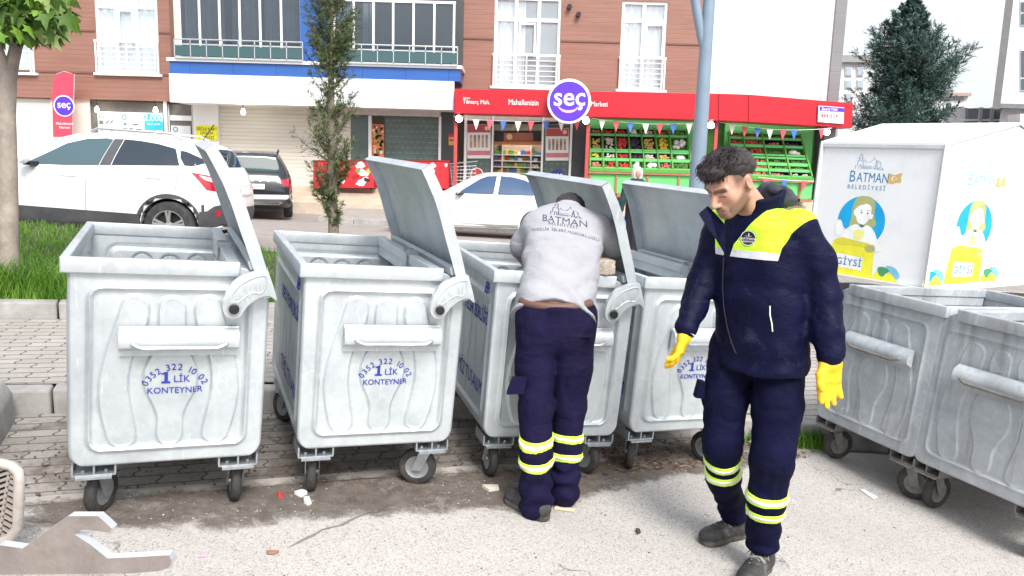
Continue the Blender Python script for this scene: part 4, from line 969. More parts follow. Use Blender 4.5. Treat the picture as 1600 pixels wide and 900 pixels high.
# bunting
FLC = {'white': plain('white_pennant', (0.80, 0.78, 0.70), 0.7), 'red': plain('red_pennant', (0.62, 0.09, 0.11), 0.7), 'blue': plain('blue_pennant', (0.05, 0.16, 0.48), 0.7)}
def bunting(lab, ends, flags, Y, sag=3.0):
    t = thing('bunting', lab, 'bunting', gy(*ends[0], Y)); (xa, ya), (xb, yb) = ends
    def yy(x): u = (x-xa)/(xb-xa); return ya+(yb-ya)*u+sag*4*u*(1-u)
    m = MB(); m.tube([gy(x, yy(x), Y) for x in np.linspace(xa, xb, 14)], 0.008, 5); part(t, m, 'string', WHT)
    for x, c in flags:
        a, b = gy(x-5.3, yy(x-5.3), Y-.01), gy(x+5.3, yy(x+5.3), Y-.01); k = (a+b)/2+Vector((random.uniform(-.02, .02), random.uniform(-.05, .02), -.30)); m = MB()
        m.add([a, b, k, a+Vector((0, .006, 0)), b+Vector((0, .006, 0)), k+Vector((0, .006, 0))], [(0, 2, 1), (3, 4, 5), (0, 1, 4, 3), (1, 2, 5, 4), (2, 0, 3, 5)]); part(t, m, 'pennant', FLC[c])
bunting('bunting of eight pennants across the market doorway', ((718, 185), (915, 187)), [(744, 'white'), (765.6, 'red'), (786.5, 'blue'), (809.6, 'white'), (830, 'red'), (853.4, 'blue'), (877, 'white'), (901.8, 'red')], CY+.15, 3.5)
bunting('bunting of seven pennants over the left produce stand', ((916, 183), (1112, 190)), [(941, 'white'), (962.5, 'red'), (985, 'blue'), (1009, 'white'), (1031, 'red'), (1052, 'blue'), (1077, 'white')], CY+.15, 7)
bunting('bunting of eight pennants over the right produce stand', ((1112, 188), (1300, 200)), [(1120, 'blue'), (1144, 'white'), (1164, 'red'), (1184, 'blue'), (1203, 'white'), (1224, 'red'), (1241, 'blue'), (1285, 'red')], CY+.3, 8)
bunting('short low bunting in front of the right produce stand', ((1185, 277), (1272, 283)), [(1197, 'red'), (1226, 'blue'), (1257, 'red')], 22.95, 1.5)
# red freezer chests
FRZ = plain('red_freezer', (0.60, 0.025, 0.035), 0.4, 0, 0.06, 2)
def freezer(x0, x1, y0, y1, Y, lab, blobs):
    t = thing('freezer_chest', lab, 'freezer', gy((x0+x1)/2, y1, Y)); m = slab([gy(x0, y1-2, Y), gy(x1, y1-2, Y), gy(x1, y0, Y), gy(x0, y0, Y)], 0.7); part(t, m, 'body', FRZ, bevel=0.03)
    m = slab([gy(x0-.5, y0+1.2, Y-.02), gy(x1+.5, y0+1.2, Y-.02), gy(x1+.5, y0-.8, Y-.02), gy(x0-.5, y0-.8, Y-.02)], 0.74); part(t, m, 'lid_frame', plain('dark_red_edge', (0.22, 0.02, 0.02), 0.4))
    m = MB()
    for px in (x0+4, x1-4): a = gy(px, y1, Y+.1); m.lathe([(1e-4, -.03), (.05, -.03), (.05, .03), (1e-4, .03)], (a.x, a.y, a.z+.02), 'x', 10)
    part(t, m, 'castor', BLACK)
    mc = [plain('freezer_print', c, 0.5) for c in ((0.8, 0.78, 0.76), (0.03, 0.02, 0.03), (0.12, 0.32, 0.06), (0.75, 0.5, 0.08), (0.35, 0.01, 0.02))]
    for bi, (bx, by, rx, ry, c, rot) in enumerate(blobs):
        o = gy(bx, by, Y-.006); s = Y/FPX; pts = []; m = MB()
        for k in range(26):
            a = 2*PI*k/26; q = 1+.16*math.sin(3*a+bx)+.1*math.sin(7*a+by); px, py = rx*s*q*math.cos(a), ry*s*q*math.sin(a)
            pts.append((o.x+px*math.cos(rot)-py*math.sin(rot), o.z+px*math.sin(rot)+py*math.cos(rot)))
        m.prism(pts, Y-.008-.0006*bi, Y-.003, 'xz'); part(t, m, 'ice_cream_print', mc[c])
    return t
freezer(489, 584, 251, 296, 23.15, 'red freezer chest with ice cream pictures behind the slim conifer', [(509, 268, 4, 13, 4, 0), (533, 282, 6, 5, 0, .4), (541, 262, 5, 4, 3, 0), (563, 258, 7, 5, 0, .3), (567, 270, 8, 5, 0, -.4), (560, 267, 4, 3, 2, .5), (566, 284, 10, 5, 0, .6), (573, 281, 5, 3, 1, -.2), (575, 268, 3, 4, 3, 0), (555, 276, 6, 3, 4, 0.4)])
freezer(601, 701, 251, 297, 23.15, 'red freezer chest with a white splash picture beside the trolley', [(652, 262, 7, 4, 1, .4), (671, 267, 9, 9, 0, .2), (668, 276, 7, 9, 0, 0), (676, 259, 5, 4, 0, .5), (662, 262, 4, 4, 0, 0), (675, 283, 5, 8, 1, -.3), (697, 258, 2.2, 2.6, 0, 0), (630, 270, 9, 8, 0, .3), (628, 278, 7, 5, 1, 0)])
tr = thing('shopping_trolley', 'wire shopping trolley standing beside the red freezer chest', 'trolley', gy(722, 300, 23.4)); m = MB()
for zp in np.linspace(262, 288, 6): m.tube([gy(706, zp-1, 23.2), gy(744, zp-3+((zp-262)*.1), 23.2)], .008, 5)
for xp in np.linspace(706, 744, 9): m.tube([gy(xp, 258, 23.2), gy(706+(xp-706)*.9, 289, 23.2)], .008, 5)
m.tube([gy(703, 256, 23.2), gy(746, 252, 23.2), gy(746, 252, 23.7), gy(703, 256, 23.7), gy(703, 256, 23.2)], .014, 6); part(tr, m, 'basket', CHROME)
m = MB(); m.tube([gy(703, 256, 23.2), gy(708, 298, 23.3), gy(740, 298, 23.3)], .014, 6); part(tr, m, 'frame', CHROME); m = MB()
for xp in (709, 739): a = gy(xp, 300, 23.3); m.lathe([(1e-4, -.02), (.05, -.02), (.05, .02), (1e-4, .02)], tuple(a), 'y', 10)
part(tr, m, 'castor', BLACK)
# ---------------------------------------------------------------- trees, far buildings, lamp post
def leafmat(name, a, b, c, sc=4.0, rough=0.55, trans=0.0):
    q = N(name); co = q.co(); q.col(q.ramp(q.noise(co, sc, 5, 0.7), [(0.28, a), (0.5, b), (0.74, c)])); q.set(rough, 0, 0.35)
    return q.m
BARK = plain('pale_bark', (0.34, 0.29, 0.25), 0.85, 0, 0.22, 9, 0.6, 50, dirt=(0.17, 0.14, 0.12), dscale=7, damt=0.6)
BARK_D = plain('brown_bark', (0.17, 0.12, 0.09), 0.9, 0, 0.3, 14, 0.6, 60)
# broad-leaved street tree at the left edge
tb = gn(14, 440, 0.27); T = thing('street_tree', 'pale trunked street tree with large drooping leaves at the left edge', 'tree', tb)
D = tb.y; L = lambda px, py, dy=0.0: gy(px, py, D+dy)-tb
m = MB(); s = D/FPX
m.tube([L(14, 446), L(13.5, 420), L(14, 390), L(14, 330), L(13, 250), L(11, 180), L(12, 140), L(15, 112)], [16*s, 14.5*s, 13.8*s, 13.2*s, 12.4*s, 11.8*s, 12*s, 10.5*s], 18)
m.tube([L(15, 120), L(20, 95, .02), L(27, 66, .04), L(34, 30, .06), L(46, -20, .1), L(60, -80, .1)], [10.5*s, 9.2*s, 8.4*s, 7.2*s, 5*s, 3*s], 14)
m.tube([L(12, 128), L(5, 100, -.03), L(-4, 72, -.05), L(-16, 30, -.05), L(-30, -30, -.05)], [9*s, 7.8*s, 7*s, 6*s, 4*s], 12)
for a, b, c in (((30, 50), (60, 25), (95, 12)), ((34, 30), (20, 5), (0, -8)), ((33, 35), (70, 40), (88, 42)), ((27, 66), (40, 52), (60, 50)), ((34, 20), (60, -10), (90, -20))):
    m.tube([L(*a, .05), L(*b, -.05), L(*c, -.15)], [3*s, 2*s, 1.1*s], 7)
part_m = m.build('trunk', BARK, T, smooth=True, angle=60, weld=False)
mats = [leafmat('fresh_leaf', (0.07, 0.15, 0.018), (0.12, 0.24, 0.03), (0.20, 0.33, 0.06)), leafmat('dark_leaf', (0.03, 0.07, 0.012), (0.05, 0.11, 0.018), (0.09, 0.17, 0.03)), leafmat('pale_leaf', (0.16, 0.26, 0.06), (0.24, 0.34, 0.10), (0.32, 0.42, 0.16))]  # three leaf tones, mixed at random over the crown
LOBE = [(0, 0), (-.16, .02), (-.42, -.06), (-.30, .18), (-.52, .42), (-.22, .44), (-.16, .62), (0, 1.0), (.16, .62), (.22, .44), (.52, .42), (.30, .18), (.42, -.06), (.16, .02)]
m = MB(); rr = random.Random(21)
def leaf(c, size, down):
    ax = Vector((rr.gauss(0, .5), rr.gauss(0, .5), -1 if down else rr.gauss(0, .6))).normalized(); sd = ax.orthogonal().normalized()
    sd = Matrix.Rotation(rr.uniform(0, 2*PI), 3, ax) @ sd; nn = ax.cross(sd); cv = rr.uniform(.05, .35)
    vs = [c+sd*(x*size)+ax*(y*size)+nn*(size*(cv*abs(x)*1.2-cv*y*y*.8)) for x, y in LOBE]+[c+ax*(.4*size)-nn*(size*cv*.12)]
    k = len(LOBE); m.add(vs, [(i, (i+1) % k, k) for i in range(k)], rr.choice((0, 0, 1, 1, 2)))
clus = [(22, 30, 34), (60, 28, 30), (88, 22, 16), (108, 28, 8), (95, 52, 12), (76, 52, 20), (42, 42, 22), (8, 20, 30), (-20, 30, 30), (35, 4, 30), (75, 5, 26), (14, 52, 16), (60, 58, 12), (-5, -20, 40), (40, -30, 40), (90, -20, 30)]
for (px, py, r) in clus:
    for _ in range(int(6+r*r*0.055)):
        a = rr.uniform(0, 2*PI); q = r*math.sqrt(rr.random()); leaf(L(px+q*math.cos(a), py+q*math.sin(a)*.85-6, rr.uniform(-.45, .45)), rr.uniform(.09, .17), rr.random() < .75)
m.build('crown', mats, T, smooth=True, angle=80, fixn=False)

def needle_spray(m, p, d, ln, n, nl, nw, rr, mats_w):
    """a twig with needles around it"""
    d = d.normalized(); o1 = d.orthogonal().normalized(); o2 = d.cross(o1); mi = rr.choice(mats_w)
    for k in range(n):
        t = (k+.5)/n; a = rr.uniform(0, 2*PI); side = (o1*math.cos(a)+o2*math.sin(a))
        q = p+d*(ln*t); e = q+(d*.75+side*.75).normalized()*nl*rr.uniform(.6, 1.2); wv = d.cross(side).normalized()*nw
        m.add([q-wv, q+wv, e+wv*.4, e-wv*.4], [(0, 1, 2, 3)], mi)
# slim young conifer on the verge
cb = Vector((gy(521.5, 366, 9.7).x, 9.7, zg(-2.5, 9.7)-.01)); T2 = thing('young_conifer', 'slim young conifer with sparse upswept branches between the bins and the shops', 'tree', cb)
D2 = 9.7; s2 = D2/FPX; LL = lambda px, py, dy=0.0: gy(px, py, D2+dy)-cb
m = MB(); m.tube([Vector((0, 0, -.05)), LL(521, 345), LL(519, 300), LL(518, 240), LL(517.5, 170), LL(517, 90), LL(517.5, 0), LL(519, -60)], [9.5*s2, 8*s2, 7*s2, 6*s2, 5*s2, 4*s2, 3*s2, 1.2*s2], 12)
m.build('trunk', plain('grey_bark', (0.20, 0.165, 0.13), 0.9, 0, 0.3, 14, 0.6, 60), T2, smooth=True, angle=60)
cm = [leafmat('olive_needle', (0.060, 0.095, 0.030), (0.10, 0.145, 0.05), (0.15, 0.20, 0.075)), leafmat('dark_needle', (0.032, 0.056, 0.022), (0.05, 0.08, 0.032), (0.075, 0.11, 0.045)), leafmat('pale_needle', (0.10, 0.13, 0.05), (0.14, 0.17, 0.075), (0.19, 0.22, 0.11))]
m = MB(); tw = MB(); rr = random.Random(4)
half = lambda py: np.interp(py, [-60, 0, 40, 80, 120, 150, 180, 210, 235, 262, 285, 305, 325, 352], [34, 48, 50, 46, 34, 36, 38, 48, 50, 42, 34, 26, 12, 12])
def bough(p, d, ln, dens, nl, nw, segs=7, up=.55, mw=(0, 0, 1, 1, 2)):
    q = p.copy(); dd = d.normalized(); pts = [q.copy()]
    for k in range(segs):
        dd = (dd+Vector((rr.gauss(0, .1), rr.gauss(0, .1), up*.22))).normalized(); q = q+dd*(ln/segs); pts.append(q.copy())
        f = (k+1)/segs
        for _ in range(dens):
            sd = (dd*.7+Vector((rr.gauss(0, .6), rr.gauss(0, .6), rr.gauss(.1, .5)))).normalized(); needle_spray(m, q, sd, ln*(.30*(1.1-f)+.10), 9, nl, nw, rr, mw)
    tw.tube(pts, [.009*(1-i/(segs+1)) for i in range(segs+1)], 4, False)
for _ in range(205):
    py = rr.choice((rr.uniform(-55, 130), rr.uniform(60, 320))); hw = float(half(py)); a = rr.uniform(0, 2*PI)
    if 110 < py < 165 and rr.random() < .5: continue
    d = Vector((math.cos(a), math.sin(a), rr.uniform(.2, .75))); bough(LL(518, py+12), d, hw*s2*rr.uniform(.7, 1.5), 3, .042, .0036)
for _ in range(16):
    a = rr.uniform(0, 2*PI); bough(LL(521, rr.uniform(325, 366)), Vector((math.cos(a), math.sin(a), 1.0)), rr.uniform(.12, .3), 2, .035, .004)
m.build('crown', cm, T2, fixn=False); tw.build('twig', BARK_D, T2)
# big blue-green conifer far to the right
D3 = 31.0; kb = gy(1412, 300, D3); kb.z = 0.0; T3 = thing('conifer', 'broad blue green conifer standing behind the white donation box', 'tree', kb); s3 = D3/FPX; L3 = lambda px, py, dy=0.0: gy(px, py, D3+dy)-kb
m = MB(); m.tube([(0, 0, 0), (0, 0, 2), L3(1413, 180), L3(1418, 100), L3(1425, 20), L3(1432, -40)], [.22, .19, .15, .11, .07, .03], 10); m.build('trunk', BARK_D, T3, smooth=True)
bm_ = [leafmat('blue_needle', (0.025, 0.060, 0.052), (0.045, 0.095, 0.082), (0.075, 0.14, 0.12), 2.0), leafmat('deep_needle', (0.012, 0.030, 0.028), (0.022, 0.048, 0.044), (0.035, 0.07, 0.062), 2.0), leafmat('silver_needle', (0.08, 0.14, 0.125), (0.11, 0.18, 0.16), (0.15, 0.22, 0.20), 2.0)]
m = MB(); tw = MB(); rr = random.Random(9)
for _ in range(210):
    py = rr.uniform(-30, 235); a = rr.uniform(0, 2*PI); hw = 0.55*float(np.interp(py, [-45, 30, 100, 150, 235], [3, 30, 70, 92, 75]))*s3; cx = np.interp(py, [-40, 100, 200], [1432, 1420, 1413])
    bough(L3(cx, py+14), Vector((math.cos(a), math.sin(a), rr.uniform(.1, .6))), hw*rr.uniform(.6, 1.25), 5, .12, .016, 7, .3, (0, 1, 1, 1))
hl = lambda py: np.interp(py, [-45, -10, 30, 60, 100, 135, 165, 200, 260], [2, 14, 36, 52, 80, 106, 100, 96, 90]); hr = lambda py: np.interp(py, [-45, -10, 30, 60, 100, 135, 165, 200, 260], [2, 12, 26, 36, 62, 100, 84, 70, 66])
for _ in range(250):
    py = rr.uniform(-42, 235); a = rr.uniform(0, 2*PI); hw = float(hr(py) if math.cos(a) > 0 else hl(py))*s3
    cx = np.interp(py, [-40, 100, 200], [1432, 1420, 1413]); up = np.interp(py, [-40, 60, 160, 240], [1.0, .5, .3, .05])
    bough(L3(cx, py+24*up), Vector((math.cos(a), math.sin(a), up*rr.uniform(.5, 1.3))), hw*rr.uniform(.62, 1.12), 6, .105, .014, 10, .34, (0, 0, 0, 1, 1, 2))
m.build('crown', bm_, T3, fixn=False); tw.build('twig', BARK_D, T3)

# far buildings on the right
PALE = plain('pale_render', (0.72, 0.72, 0.72), 0.7, 0, 0.03, 1); LGREY = plain('light_grey_render', (0.52, 0.55, 0.60), 0.6, 0, 0.04, 1)
ft = thing('far_building', 'distant pale house with small windows left of the big conifer', 'building', gy(1340, 260, 52))
ppan(ft, 'wall', 1309, 98, 1365, 290, 52, PALE, 5); ppan(ft, 'roof', 1305, 86, 1366, 97, 51.6, plain('dull_roof', (0.30, 0.29, 0.28), 0.8), 5.6)
for x, y in ((1322, 105), (1322, 124), (1322, 145), (1340, 105), (1340, 124)): w_ = ppan(ft, 'window', x-1, y, x+10, y+14, 51.9, UPVC, 0.08); ppan(ft, 'pane', x+.3, y+1.3, x+8.7, y+12.7, 51.85, plain('pale_far_glass', (0.40, 0.46, 0.52), .2), 0.03, w_)
ft = thing('far_building', 'distant low white house right of the big conifer', 'building', gy(1490, 260, 60))
ppan(ft, 'wall', 1462, 158, 1520, 290, 60, PALE, 5); ppan(ft, 'roof', 1488, 145, 1518, 150, 59.6, plain('tile_roof', (0.38, 0.26, 0.22), 0.8), 5); ppan(ft, 'upper_wall', 1490, 150, 1516, 158, 60, LGREY, 4)
w_ = ppan(ft, 'window', 1493, 152, 1508, 157, 59.9, UPVC, .06); ppan(ft, 'pane', 1494, 152.6, 1507, 156.4, 59.8, GLZ, .05, w_)
fw2 = thing('garden_wall', 'grey panelled wall with white cap in front of the right building', 'wall', gy(1545, 260, 40))
ppan(fw2, 'panel', 1512, 169, 1575, 290, 40, plain('slate_panel', (0.20, 0.21, 0.23), 0.6), .3); ppan(fw2, 'cap', 1505, 186, 1580, 189, 39.9, PALE, .5)
m = MB()
for x in (1532, 1550): a = gy(x, 178, 39.9); m.bb(a.x-.08, a.x+.08, 39.85, 39.98, 0, gy(x, 168, 40).z)
part(fw2, m, 'pillar', plain('grey_pillar', (0.42, 0.42, 0.43), .6))
ppan(fw2, 'white_pier', 1478, 168, 1512, 290, 40.2, PALE, .3)
rb = thing('apartment_building', 'light grey apartment block with dark corner strip at the right edge', 'building', gy(1590, 260, 36))
P = [gy(1552, 165, 36), gy(1572, -40, 36)]
m = MB(); xl = gy(1561, 80, 36).x; zb = gy(1575, 162, 36).z; bk = lambda x, y: (x+(y-36)*.75, y); m.prism([(xl+.3, 36), (xl+14, 36), (xl+14, 44), bk(xl+.3, 44)], zb, 11.5, 'xy'); part(rb, m, 'wall', LGREY)
m = MB(); m.prism([(xl-.05, 35.9), (xl+.29, 35.9), bk(xl+.29, 43.9), bk(xl-.05, 43.9)], zb-.25, 11.5, 'xy'); part(rb, m, 'corner_strip', plain('dark_strip', (0.13, 0.13, 0.135), .6))
m = MB(); m.prism([(xl+.9, 36.8), (xl+14, 36.8), (xl+14, 44), (xl+.9+5.4, 44)], 0, zb-.002, 'xy'); part(rb, m, 'ground_floor_wall', plain('mauve_grey_wall', (0.50, 0.47, 0.51), .7))
m = MB(); m.bb(xl+.3, xl+14, 35.95, 36.4, zb-.20, zb-.003); part(rb, m, 'slab_edge', plain('dark_slab', (0.15, 0.16, 0.18), .6))
for yy0, yy1 in ((76, 142), (0, 40)): w_ = ppan(rb, 'window', 1595, yy0, 1640, yy1, 35.95, UPVC, .1); ppan(rb, 'pane', 1597, yy0+3, 1638, yy1-22, 35.9, GLZ, .06, w_); ppan(rb, 'lower_pane', 1597, yy1-19, 1638, yy1-2, 35.9, GLZ_G, .06, w_)
hr_ = thing('kiosk_roof', 'brown tiled kiosk roof edge behind the donation box', 'building', gy(1590, 260, 20))
ppan(hr_, 'tile_roof', 1560, 196, 1660, 207, 20, plain('brown_tiles', (0.20, 0.12, 0.10), .8), 2.5); ppan(hr_, 'gutter', 1566, 207, 1660, 211, 19.9, PALE, .2); ppan(hr_, 'wall', 1574, 211, 1660, 330, 20.1, plain('dark_brown_wall', (0.08, 0.06, 0.06), .7), 2); ppan(hr_, 'chimney', 1594, 178, 1612, 200, 20.4, PALE, .5)
# street lamp with its bracing arm
D5 = 12.0; lb = gy(1078, 420, D5); lb.z = zr(lb.x, D5); LP = thing('street_lamp', 'tall blue grey street lamp post with a raking arm above the walking man', 'street lamp', lb)
GP = plain('grey_blue_paint', (0.20, 0.265, 0.34), 0.35, 0, 0.08, 4); Lq = lambda px, py, dy=0.0: gy(px, py, D5+dy)-lb; s5 = D5/FPX
m = MB(); m.tube([Vector((Lq(1078, 420).x, 0, 0)), Lq(1085.5, 330), Lq(1095.5, 190), Lq(1104, 60), Lq(1108.5, 0), Lq(1125, -220)], [15*s5, 12.3*s5, 10.6*s5, 9.4*s5, 8.8*s5, 7*s5], 24); m.build('pole', GP, LP, smooth=True, angle=60)
m = MB(); m.tube([Lq(1099, 80), Lq(1095, 55), Lq(1089.5, 20), Lq(1085, -10), Lq(1055, -200)], [4*s5, 6.6*s5, 7.2*s5, 7*s5, 6*s5], 16); m.build('arm', GP, LP, smooth=True, angle=60)
m = MB(); m.lathe([(16*s5, 0), (16*s5, .02), (1e-4, .02)], (Lq(1078, 420).x, 0, 0), 'z', 20); m.build('base_plate', GP, LP)
# ---------------------------------------------------------------- steel waste containers
BW, BL, BH, BZ = 0.80, 1.26, 1.189, 0.271      # width, length, rim height, underside
XBAR, XBOLT, ZBOLT = 0.234, 0.243, 0.992
def polyl(P, closed=True):
    P = np.array(P, float); return P, (np.roll(P, -1, 0) if closed else None)
def sd_poly(U, poly):
    """signed distance of points U (n,2) to a closed polygon"""
    A, Bp = polyl(poly); d = np.full(len(U), 1e9); ins = np.zeros(len(U), bool)
    for a, b in zip(A, Bp):
        e = b-a; w = U-a; t = np.clip((w@e)/max(e@e, 1e-12), 0, 1); q = w-t[:, None]*e; d = np.minimum(d, (q*q).sum(1))
        c1 = (a[1] > U[:, 1]) != (b[1] > U[:, 1])
        xin = (b[0]-a[0])*(U[:, 1]-a[1])/(b[1]-a[1] if abs(b[1]-a[1]) > 1e-12 else 1e-12)+a[0]
        ins ^= c1 & (U[:, 0] < xin)
    d = np.sqrt(d); return np.where(ins, -d, d)
def spline(pts, n=8):
    P = [np.array(p, float) for p in pts]; o = []; m = len(P)
    for i in range(m):
        p0, p1, p2, p3 = P[i-1], P[i], P[(i+1) % m], P[(i+2) % m]
        for k in range(n):
            t = k/n; o.append(0.5*((2*p1)+(-p0+p2)*t+(2*p0-5*p1+4*p2-p3)*t*t+(-p0+3*p1-3*p2+p3)*t**3))
    return np.array(o)
S_MID = spline([(0, 1.023), (.040, 1.008), (.053, .965), (.053, .85), (.066, .80), (.105, .70), (.104, .62), (.070, .54), (.052, .48), (.052, .40), (.036, .363), (0, .352), (-.036, .363), (-.052, .40), (-.052, .48), (-.070, .54), (-.104, .62), (-.105, .70), (-.066, .80), (-.053, .85), (-.053, .965), (-.040, 1.008)], 4)
S_LEFT = spline([(-.145, 1.03), (-.105, 1.012), (-.09, .97), (-.105, .88), (-.14, .80), (-.164, .70), (-.165, .60), (-.150, .50), (-.133, .41), (-.145, .368), (-.188, .352), (-.232, .368), (-.255, .43), (-.278, .55), (-.278, .66), (-.25, .80), (-.215, .92), (-.196, .99), (-.18, 1.017)], 4)
S_RIGHT = S_LEFT*np.array([-1, 1])
sm = lambda x: np.clip(x, 0, 1)**2*(3-2*np.clip(x, 0, 1))
def emboss_end(U):
    fr = sd_poly(U, rrect(-.315, .315, .345, 1.062, .05))
    o = 0.015*np.exp(-(fr/.011)**2)-0.009*sm(-fr/.010)
    for S in (S_MID, S_LEFT, S_RIGHT):
        d = sd_poly(U, S); o += 0.013*sm((-d+.003)/.008)+0.004*np.exp(-(d/.006)**2)
    return o
def emboss_side(U):                                       # u runs along the length, 0..BL
    fr = sd_poly(U, rrect(.09, BL-.09, .36, 1.03, .06)); o = 0.011*np.exp(-(fr/.012)**2)-0.004*sm(-fr/.012)
    for k in range(7):
        c = .20+k*(BL-.40)/6; x = U[:, 0]-c-.035*np.sin((U[:, 1]-.36)/.67*2*PI+.4)*(-1 if k % 2 else 1)*.6
        o += 0.006*np.exp(-(x/.014)**2)*sm((U[:, 1]-.42)/.05)*sm((.97-U[:, 1])/.05)
    return o
def outline_x(z, side):
    """half outline of the end face at height z; side -1 = square side, +1 = side with the rounded hood"""
    w0 = .392+.008*(z-BZ)/(BH-BZ)
    r = .07
    if z < BZ+r: w0 -= r-math.sqrt(max(0, r*r-(BZ+r-z)**2))
    if side > 0 and z > .99:
        t = (z-.99)/(1.165-.99); w0 = XBAR+.02+(w0-XBAR-.02)*math.sqrt(max(0, 1-min(1, t)**2))
    return w0
def body_mesh(rel=1.0):
    mb = MB(); nu, nv = 176, 196; zs_ = np.concatenate([np.linspace(BZ, BZ+.07, 15), np.linspace(BZ+.07, 1.165, nv-14)[1:]])
    for yy, sg in ((0.02, -1), (BL-.02, 1)):
        G = []
        for z in zs_:
            a, b = -outline_x(z, -1), outline_x(z, 1); G.append([(a+(b-a)*i/nu, z) for i in range(nu+1)])
        U = np.array(G).reshape(-1, 2); e = emboss_end(U)*rel
        # soften towards the outline
        wl = np.array([min(1, (u[0]+outline_x(u[1], -1))/.012, (outline_x(u[1], 1)-u[0])/.012) for u in U]); bot = np.clip((U[:, 1]-BZ)/.012, 0, 1)
        yv = yy+sg*(e-0.012*(1-np.clip(np.minimum(wl, bot), 0, 1))**2)
        n = nu+1; vs = [(u[0], y, u[1]) for u, y in zip(U, yv)]
        mb.add(vs, [(j*n+i, j*n+i+1, (j+1)*n+i+1, (j+1)*n+i) for j in range(len(zs_)-1) for i in range(nu)])
    # wrap-round sheet: left side, underside, right side and hood
    path = [(-outline_x(z, -1), z, -1) for z in np.linspace(1.165, BZ+.07, 74)]+[(-outline_x(z, -1), z, 0) for z in np.linspace(BZ+.07, BZ, 9)[1:]]
    path += [(x, BZ, 0) for x in np.linspace(-outline_x(BZ, -1), outline_x(BZ, 1), 8)[1:-1]]+[(outline_x(z, 1), z, 0) for z in np.linspace(BZ, BZ+.07, 9)]
    path += [(outline_x(z, 1), z, 1) for z in np.linspace(BZ+.07, .99, 64)[1:]]+[(outline_x(z, 1), z, 0) for z in .99+.175*np.sin(np.linspace(0, PI/2, 16))[1:]]
    ny = 100; ys = np.linspace(0.032, BL-.032, ny+1); vs = []
    U = np.array([(y, p[1]) for p in path for y in ys]); E_ = rel*emboss_side(U).reshape(len(path), ny+1)
    for i, (x, z, k) in enumerate(path):
        for j, y in enumerate(ys): vs.append((x+(k*E_[i, j]), y, z))
    n = ny+1; mb.add(vs, [(i*n+j, i*n+j+1, (i+1)*n+j+1, (i+1)*n+j) for i in range(len(path)-1) for j in range(ny)])
    return mb
def arm_outline():
    o = [(.18, .045), (.152, .058), (.13, .060), (.095, .045), (.062, .018), (.040, -.012), (.026, -.034), (0, -.044), (-.028, -.036), (-.044, -.010), (-.046, .03), (-.034, .075), (-.008, .118), (.035, .150), (.085, .168), (.135, .174), (.137, .17)]
    return o
def lid_profile(n=26):
    P = [(.172, .050), (.155, .11), (.132, .18), (.102, .27), (.068, .36), (.032, .46), (-.012, .56), (-.062, .645), (-.098, .698)]
    X = np.interp(np.linspace(0, 8, n), range(9), [p[0] for p in P]); Z = np.interp(np.linspace(0, 8, n), range(9), [p[1] for p in P])
    return [(XBOLT+a, ZBOLT+b) for a, b in zip(X, Z)]
